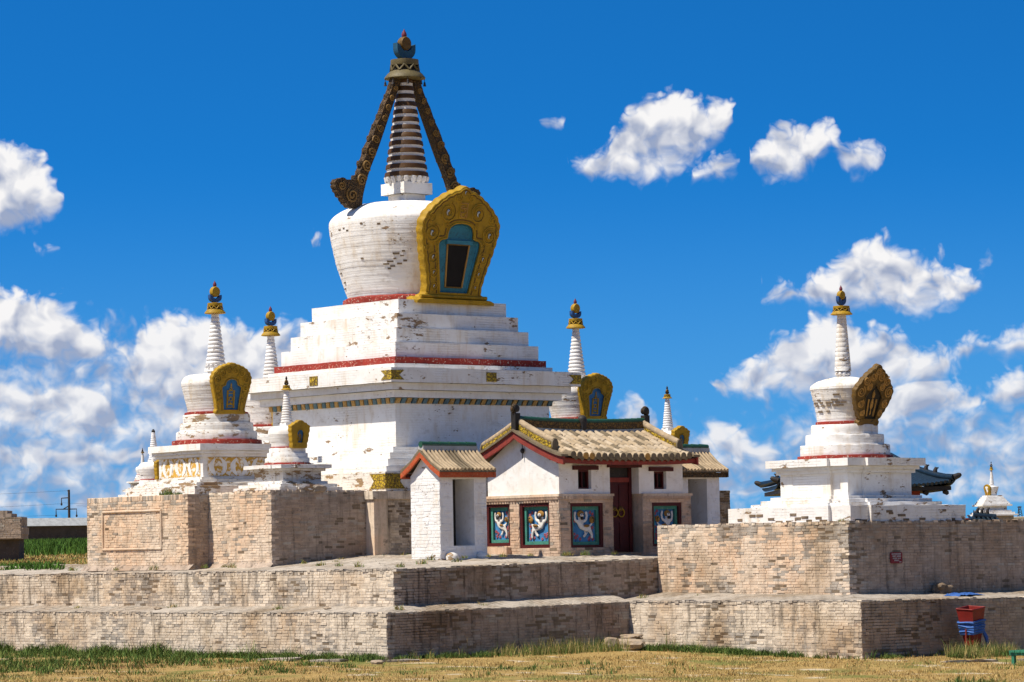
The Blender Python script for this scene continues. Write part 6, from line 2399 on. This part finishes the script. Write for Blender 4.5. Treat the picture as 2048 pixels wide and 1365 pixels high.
for i in range(7):
    z = .50 + i * .042
    f = (ta - tb_) * (z - .18) / .87 + tb_
    r = f + .018 + .010 * math.sin(i * 2.2)
    lp = subdiv_loop([(-r, -r, 0), (r, -r, 0), (r, r, 0), (-r, r, 0)], .08)
    mb.tube([(p.x, p.y, z + .015 * math.sin(p.x * 9 + i) + .012 * noise.noise(p * 6 + Vector((i, 0, 0)))) for p in lp] + [(lp[0].x, lp[0].y, z)], .030, 6)
mb.build('scarf', 'ribbon_blue', bn, smooth=60)
MB().tube([(.15, .2, .52), (.2, .25, .36), (.18, .28, .18)], [.035, .05, .02], 6).build('scarf_end', 'ribbon_blue', bn, smooth=60)

# bench
be = thing('bench', 'corner of a low green wooden bench at the bottom right edge', 'bench', (11.35, 7.52, ground_z(11.3, 7.3) - .04), R(2))
for i in range(3):
    MB().box(-.22 + i * .15, -.085 + i * .15, 0, 1.5, .30, .345).wobble(.004, 5).build('seat_board', 'bench_green', be)
MB().box(-.24, .24, .04, .12, .24, .30).build('crosspiece', 'bench_green', be)
for x in (-.2, .14):
    MB().box(x, x + .07, .05, .12, -.05, .30).build('leg', 'bench_green', be)
    MB().box(x, x + .07, 1.35, 1.42, -.05, .30).build('leg', 'bench_green', be)
MB().box(-.24, .24, 1.34, 1.42, .24, .30).build('crosspiece', 'bench_green', be)

# cloth and stones on the ledge


def rock(name, label, loc, size, mat='stone', seed=0, cat='rock', flat=1.0):
    bm = bmesh.new()
    bmesh.ops.create_icosphere(bm, subdivisions=3, radius=1)
    for v in bm.verts:
        n_ = noise.noise(v.co * 1.3 + Vector((seed, seed * 2, 0))) * .35 + noise.noise(v.co * 3.1 + Vector((seed, 0, seed))) * .13
        d = v.co.normalized()
        k = max(abs(d.x), abs(d.y), abs(d.z))
        v.co = d * (1 + n_) * (.62 + .38 / k * .8)
        v.co = Vector((v.co.x * size[0], v.co.y * size[1], v.co.z * size[2]))
    me = bpy.data.meshes.new(name)
    bm.to_mesh(me); bm.free()
    me.materials.append(MATS[mat])
    me.polygons.foreach_set('use_smooth', [True] * len(me.polygons))
    me.set_sharp_from_angle(angle=R(28))
    o_ = bpy.data.objects.new(name, me)
    COL.objects.link(o_)
    o_.location = loc
    return tag(o_, label, cat)


rock('rock', 'brown boulder on the ledge at the foot of the shaded right platform', (5.62, 11.72, 1.27), (.17, .26, .14), 'brick_bare', 1)
mb = MB()
nxx, nyy = 22, 12
vs_ = []
for j in range(nyy + 1):
    for i in range(nxx + 1):
        u, v = i / nxx - .5, j / nyy - .5
        z = .018 + .09 * abs(noise.noise(Vector((u * 7, v * 6, 2)))) + .03 * abs(noise.noise(Vector((u * 16, v * 15, 5))))
        z *= (1 - (2 * abs(u)) ** 4) * .9 + .1
        sx = 1 + .25 * noise.noise(Vector((v * 4, 3, 1)))
        vs_.append((v * .42 + .08 * noise.noise(Vector((u * 3, 1, 7))), u * .98 * sx, z))
mb.add(vs_, [(j * (nxx + 1) + i, j * (nxx + 1) + i + 1, (j + 1) * (nxx + 1) + i + 1, (j + 1) * (nxx + 1) + i) for j in range(nyy) for i in range(nxx)])
cl = mb.build('cloth', 'ribbon_blue', None, smooth=70)
cl.location = (6.35, 11.62, 1.118)
cl.rotation_euler = (0, R(3.2), 0)
tag(cl, 'crumpled bright blue cloth lying on the ledge beside the boulder', 'cloth')
rock('rock', 'flat pale stone lying in the corner between terrace and right platform', (.62, 6.62, .13), (.42, .22, .15), 'stone', 5)
rock('rock', 'long slab stone lying on top of the corner rubble', (.42, 6.85, .30), (.36, .16, .06), 'stone', 8)
rock('rock', 'dark stone half in shadow left of the corner rubble', (.24, 6.35, .12), (.24, .22, .18), 'stone', 11)
for i, (x, y, sx, lb) in enumerate([(1.2, -1.25, .16, 'small pale stone in the dry grass right of the lower terrace corner'), (-2.6, .38, .10, 'dark pebble pair on the lower ledge near the terrace corner'), (-9.2, .35, .12, 'dark stone on the lower ledge left of the middle')]):
    zt = ground_z(x, y) + .03 if y < 0 else 1.10
    rock('rock', lb, (x, y, zt), (sx, sx * .7, sx * .4), 'stone', 20 + i)
sl_ = rock('stone_slab', 'carved oval stone leaning on the base of the small corner stupa', (-8.25 + 1.05, 3.75, PZ + .08), (.05, .20, .09), 'stone', 31, 'stone')
sl2 = MB()

# broken kerb slabs in the grass below the terrace corner
for i, (x, y, a, w, l, lb) in enumerate([(-2.6, -.95, .1, .35, 1.1, 'broken pale kerb slab in the grass left of the terrace corner'), (-1.0, -.85, .25, .3, .9, 'pale kerb slab in the grass just before the terrace corner'), (.75, -.35, 1.0, .3, 1.0, 'pale kerb slab right of the terrace corner in shade'), (9.6, 8.0, 1.3, .3, 1.3, 'flat broken paving piece before the right platform corner'), (10.3, 9.6, 1.4, .3, 1.2, 'flat broken paving piece in the sand near the red bin')]):
    mb = MB().loft([[tuple(p) + () for p in [(q.x, q.y, zz_) for q in subdiv_loop([(-l / 2, -w / 2, 0), (l / 2, -w / 2, 0), (l / 2, w / 2, 0), (-l / 2, w / 2, 0)], .15)]] for zz_ in (-.08, .035)]).wobble(.03, 3, (i * 4, 0, 0))
    ob = mb.build('kerb_slab', 'paving', None)
    ob.location = (x, y, ground_z(x, y) + .01)
    ob.rotation_euler = (0, 0, a)
    tag(ob, lb, 'slab')

# ------------------------------------------------------------------ grass and weeds
gr = np.random.default_rng(4)


def blades(base, h, w, lean, col, jitter=.25):
    """one bent blade per base point: two quads ending in a tip -> 3 triangles"""
    n = len(base)
    an = gr.uniform(0, 2 * np.pi, n)
    la = gr.uniform(0, 2 * np.pi, n)
    L = lean * gr.uniform(.2, 1.0, n)
    side = np.stack([np.cos(an), np.sin(an), np.zeros(n)], 1) * (w[:, None] / 2)
    off = np.stack([np.cos(la), np.sin(la), np.zeros(n)], 1)
    up_ = np.array([0, 0, 1.0])
    m1 = base + up_ * (h * .55)[:, None] + off * (L * h * .35)[:, None]
    tip = base + up_ * (h * (1 - .25 * L))[:, None] + off * (L * h)[:, None]
    V_ = np.stack([base - side, base + side, m1 - side * .7, m1 + side * .7, tip], 1).reshape(-1, 3)
    i0 = np.arange(n)[:, None] * 5
    F_ = np.concatenate([i0 + np.array([0, 1, 3]), i0 + np.array([0, 3, 2]), i0 + np.array([2, 3, 4])], 1).reshape(-1, 3)
    C_ = np.repeat(np.clip(col * gr.uniform(1 - jitter, 1 + jitter, (n, 1)), 0, 1), 5, axis=0)
    return V_, F_, C_


def blade_object(name, parts_, parent=None):
    V_, F_, C_, o_ = [], [], [], 0
    for v, f, c_ in parts_:
        V_.append(v); F_.append(f + o_); C_.append(c_); o_ += len(v)
    V_, F_, C_ = np.concatenate(V_), np.concatenate(F_), np.concatenate(C_)
    me = bpy.data.meshes.new(name)
    me.vertices.add(len(V_)); me.vertices.foreach_set('co', V_.ravel())
    me.loops.add(F_.size); me.loops.foreach_set('vertex_index', F_.ravel().astype(np.int32))
    me.polygons.add(len(F_)); me.polygons.foreach_set('loop_start', np.arange(0, F_.size, 3, dtype=np.int32))
    me.update(calc_edges=True)
    at = me.color_attributes.new('Col', 'FLOAT_COLOR', 'POINT')
    at.data.foreach_set('color', np.concatenate([C_, np.ones((len(C_), 1))], 1).ravel())
    me.materials.append(MATS['grass_blade'])
    o_ = bpy.data.objects.new(name, me)
    COL.objects.link(o_)
    if parent:
        o_.parent = parent
    return o_


DRY = np.array([.40, .265, .085]); STRAW = np.array([.52, .385, .15]); BROWN = np.array([.24, .14, .05]); GREEN = np.array([.085, .135, .025]); LIME = np.array([.17, .21, .05]); RUST = np.array([.20, .095, .05]); DEEP = np.array([.035, .075, .012])


def nz(x, y, f, s):
    return np.array([noise.noise(Vector((a * f + s, b_ * f - s, s))) for a, b_ in zip(x, y)])


def wall_dist(x, y):
    """distance in front of the terrace foot"""
    d1 = np.where(x < 0, -y, 1e3)
    d2 = np.where((y > 0) & (y < 7.2), x, 1e3)
    d3 = np.where((x > 0) & (x < 7.3), 7.2 - y, 1e3)
    d4 = np.where(y > 7.2, x - 7.3, 1e3)
    d5 = np.where((x >= 0) & (y <= 0), np.hypot(x, y), 1e3)
    d6 = np.where((x >= 7.3) & (y <= 7.2), np.hypot(x - 7.3, y - 7.2), 1e3)
    return np.minimum.reduce([d1, d2, d3, d4, d5, d6])


def field():
    n = 300000
    # ground before the walls: along view depth 50..86, a little wider than the view
    dep = gr.uniform(50, 86, n)
    lat = gr.uniform(-.175, .175, n) * dep
    x = CAM.x + _fh.x * dep + _r.x * lat
    y = CAM.y + _fh.y * dep + _r.y * lat
    d = wall_dist(x, y)
    ok = ((y < -.02) | ((x > .03) & (y < 7.15)) | ((x > 7.35) & (y < 16))) & (d > .02) & (d < 40)
    x, y, d = x[ok], y[ok], d[ok]
    a = nz(x, y, .22, 1.0)
    b_ = nz(x, y, .95, 5.0)
    c_ = nz(x, y, .45, 9.0)
    f_ = nz(x, y, 2.6, 21.0)
    left = np.clip((-x + 1.0) / 5, 0, 1)                       # greener left of the corner
    green = 1.15 * np.exp(-d / (.45 + .9 * left)) + .75 * b_ + .55 * a + .35 * f_ - .16 + .46 * left
    green = np.where(x > 7.0, green - .22, green)
    far = d > 3.2 + 1.4 * b_
    bald = (c_ + .5 * b_ + .4 * f_) < (-.16 + .16 * left)
    keep = ~(bald & (gr.random(len(x)) < .9)) & ~((d < .5) & (gr.random(len(x)) < .25))
    x, y, d, green, left, b_, f_ = x[keep], y[keep], d[keep], green[keep], left[keep], b_[keep], f_[keep]
    z = np.array([ground_z(p, q) for p, q in zip(x, y)]) - .01
    m_ = len(x)
    t = gr.random(m_)
    isg = green + gr.normal(0, .16, m_) > .30
    clumpf = np.clip(.5 + 1.6 * f_, .15, 1.6)
    h = np.where(isg, (gr.uniform(.04, .16, m_) + .16 * np.exp(-d / .6) * gr.random(m_)) * clumpf, gr.uniform(.02, .10, m_) * (.5 + .5 * clumpf))
    h *= 1 + .8 * left * gr.random(m_)
    w = np.where(isg, gr.uniform(.012, .026, m_), gr.uniform(.007, .015, m_))
    col = np.where(isg[:, None], np.where((t < .45)[:, None], GREEN, np.where((t < .65)[:, None], LIME, DEEP)), np.where((t < .5)[:, None], DRY, np.where((t < .8)[:, None], STRAW, BROWN)))
    rust = (nz(x, y, .7, 14.0) > .34) & (left > .5) & ~isg & (t < .8)
    col = np.where(rust[:, None], RUST, col)
    base = np.stack([x, y, z], 1)
    tag(blade_object('grass', [blades(base, h, w, .85, col, .35)]), 'dry straw and patchy green grass before the terrace walls', 'grass', kind='stuff')


field()


def far_grass():
    n = 42000
    dep = 84 + 170 * gr.random(n) ** 1.6
    px = gr.uniform(-140, 260, n)
    lat = (px - 1024) / 6500 * dep
    x = CAM.x + _fh.x * dep + _r.x * lat
    y = CAM.y + _fh.y * dep + _r.y * lat
    z = np.array([ground_z(p, q) for p, q in zip(x, y)]) - .03
    a = nz(x, y, .10, 2.0)
    tall = (dep > 128 + 14 * a) | ((dep < 96) & (a > .0) & (px < 120))
    h = np.where(tall, np.where(dep > 110, gr.uniform(.18, .48, n), gr.uniform(.12, .35, n)), gr.uniform(.05, .16, n))
    w = np.where(tall, gr.uniform(.03, .07, n), gr.uniform(.03, .06, n))
    t = gr.random(n)
    col = np.where(tall[:, None], np.where((t < .5)[:, None], np.array([.075, .155, .02]), np.array([.045, .105, .014])), np.where((t < .65)[:, None], DRY * .85, LIME))
    tag(blade_object('grass', [blades(np.stack([x, y, z], 1), h, w, .5, col, .35)]), 'tall bright green grass before the far wall on the left', 'grass', kind='stuff')


far_grass()


def clump(n, r, h, col, lean=.8, wv=.02):
    an = gr.uniform(0, 2 * np.pi, n)
    rr = r * np.sqrt(gr.random(n))
    base = np.stack([rr * np.cos(an), rr * np.sin(an), np.full(n, -.02)], 1)
    hh_ = h * gr.uniform(.45, 1.0, n) * (1 - .5 * (rr / r) ** 2)
    return blades(base, hh_, gr.uniform(.6, 1.2, n) * wv, lean, np.tile(col, (n, 1)) if col.ndim == 1 else col[gr.integers(0, len(col), n)], .35)


kinds = {
    'bush': [blade_object('tmp', [clump(420, .42, .42, np.array([GREEN, DEEP, GREEN, LIME]), .8, .022)]).data for _ in range(3)],
    'tuft': [blade_object('tmp', [clump(60, .12, .20, np.array([GREEN, LIME, DRY]), 1.0, .014)]).data for _ in range(3)],
    'reed': [blade_object('tmp', [clump(26, .10, .62, np.array([STRAW, LIME, GREEN]), .45, .010)]).data for _ in range(2)],
    'stalk': [blade_object('tmp', [clump(7, .05, 1.0, np.array([LIME * .7, DRY * .6]), .18, .012)]).data for _ in range(2)],
}
for ob in [x for x in bpy.data.objects if x.name.startswith('tmp')]:
    bpy.data.objects.remove(ob)


def weed(kind, x, y, z, s_, label, group=None, name='weed'):
    ob = bpy.data.objects.new(name, kinds[kind][int(abs(x * 13 + y * 7)) % len(kinds[kind])])
    COL.objects.link(ob)
    ob.location = (x, y, z)
    ob.scale = (s_, s_, s_)
    ob.rotation_euler = (0, 0, x * 3.3 + y)
    return tag(ob, label, 'weed', group)


ORD = ('first', 'second', 'third', 'fourth', 'fifth', 'sixth')
for i, (x, s_) in enumerate([(-15.3, 1.25), (-13.7, 1.0), (-12.5, 1.15), (-10.6, 1.3), (-9.75, .8), (-8.45, 1.5)]):
    weed('bush', x, -.30, ground_z(x, -.3), s_ * .85, ORD[i] + ' bushy green weed from the left along the sunlit terrace foot')


def strip(items, name, label):
    """a continuous strip of weeds that reads as one mass"""
    V_, F_, C_, o_ = [], [], [], 0
    parts_ = []
    for kind, x, y, s_ in items:
        n, r, h, cols, lean, wv = {'bush': (300, .42, .42, np.array([GREEN, DEEP, GREEN, LIME]), .8, .024), 'reed': (40, .16, .62, np.array([STRAW, LIME, GREEN]), .5, .011), 'tuft': (46, .12, .20, np.array([GREEN, LIME, DRY]), 1.0, .014)}[kind]
        v, f, c_ = clump(n, r, h, cols, lean, wv)
        z_ = items_z(x, y)
        parts_.append((v * s_ + np.array([x, y, z_]), f, c_))
    tag(blade_object(name, parts_), label, 'weeds', kind='stuff')


def items_z(x, y):
    if (y < 0) or (x > 0 and y < 7.15) or x > 7.35:
        return ground_z(x, y)
    if x > -.78 and y < 7.2 or y < .83:
        return 1.0 + .13 * min(1, max(-x if y > .83 else y, 0) / .85)
    if x > -.7:
        return 1.15
    return 2.0 + .05 * min(4, max(0, y - .85)) if y < 5 else 2.2


rw_ = random.Random(8)
its = [('bush', x, -.12 - .35 * rw_.random(), rw_.uniform(.38, .72)) for x in np.arange(-7.6, .25, .30)]
its += [('bush', x, -.2 - .5 * rw_.random(), rw_.uniform(.25, .5)) for x in np.arange(-16.5, -7.6, .5)]
strip(its, 'weeds', 'low green weeds along the foot of the sunlit lower terrace')
its = [('bush' if rw_.random() < .5 else 'reed', .15 + .5 * rw_.random(), y, rw_.uniform(.35, .65)) for y in np.arange(.2, 3.2, .28)]
its += [('reed', .12 + .8 * rw_.random(), y, rw_.uniform(.55, 1.0)) for y in np.arange(2.8, 6.2, .07)]
strip(its, 'weeds', 'grass and weeds along the shaded side of the lower terrace')
its = [('bush', x, 7.1 - .35 * rw_.random(), rw_.uniform(.42, .70)) for x in np.arange(.9, 4.5, .17)] + [('bush', 5.2, 6.95, .6), ('bush', 5.5, 7.0, .5), ('bush', 6.3, 6.9, .3), ('reed', 1.6, 7.0, 1.0), ('reed', 2.4, 7.0, .9)]
strip(its, 'weeds', 'green weeds along the foot of the sunlit right platform')
its = [('bush', 7.55, 7.75, .5), ('bush', 7.6, 8.0, .35)] + [('reed', 8.0 + .7 * rw_.random(), y, rw_.uniform(.5, .95)) for y in np.arange(8.9, 11.0, .035)] + [('bush', 8.1 + .5 * rw_.random(), y, rw_.uniform(.35, .6)) for y in np.arange(9.0, 11.0, .2)] + [('reed', 11.5 + .2 * rw_.random(), y, .4) for y in np.arange(7.2, 8.6, .1)]
strip(its, 'weeds', 'shaggy grass round the foot of the red bin')
weed('stalk', 1.35, 7.08, ground_z(1.3, 7), 1.0, 'tall thin dry stalk against the sunlit right wall, left one')
weed('stalk', 1.95, 7.08, ground_z(1.9, 7), .95, 'tall thin dry stalk against the sunlit right wall, right one')
weed('stalk', .12, 2.2, 0, .95, 'tall thin stalk against the shaded lower terrace side')
spots = [(-7.0, 4.7), (-6.4, 5.0), (-6.3, 5.6), (-6.2, 6.2), (-6.9, 3.0), (-6.6, 3.9), (-5.2, 2.2), (-5.9, 3.2), (-3.2, 3.9), (-2.6, 4.4), (-2.9, 5.4), (-2.3, 6.2), (-2.2, 7.3), (-2.6, 8.2), (-2.2, 8.8), (-9.6, 2.0), (-11.0, 1.5), (-12.5, 1.4), (-1.0, 1.2), (-1.2, 3.0), (-.5, 2.0), (-.55, 4.2), (-.5, 5.6), (-.3, .6), (-.2, 7.0), (-.3, 7.9), (-13.0, .6), (-9.0, .65), (-4.6, .5), (1.0, 8.4), (-3.0, 1.6), (-4.1, 1.9), (-8.3, 1.9), (-8.9, 2.1), (-1.9, 5.0), (-1.5, 6.6), (-1.7, 2.4), (-14.8, 1.6), (-.45, 3.1), (-.62, 6.4)]
strip([('tuft', x, y, rw_.uniform(.6, 1.25)) for x, y in spots], 'grass', 'small grass tufts growing from cracks in the terrace paving')
for a, s_, w_ in ((-2.35, .9, 'taller'), (-1.95, .6, 'smaller')):
    weed('tuft', MX + 1.5 * math.cos(a), MY + 1.5 * math.sin(a), 11.44, s_, w_ + ' green tuft on the rim of the great dome')
weed('bush', MX + .35, 2.06, PZ, .75, 'yellow-green bush on the podium before the ochre-based stupa')
weed('bush', MX + .85, 2.02, PZ, .45, 'smaller yellow-green bush beside the larger one on the podium')
weed('tuft', 5.1, 9.0, 2.82, .9, 'tiny plant at the corner of the right stupa base')
weed('tuft', 2.1, 8.95, 2.82, .7, 'tiny dry plant on the edge below the right stupa')

scene.cycles.use_adaptive_sampling = True
scene.cycles.adaptive_threshold = 0.015
scene.cycles.max_bounces = 6
scene.cycles.diffuse_bounces = 3
scene.cycles.glossy_bounces = 2
scene.cycles.transmission_bounces = 2
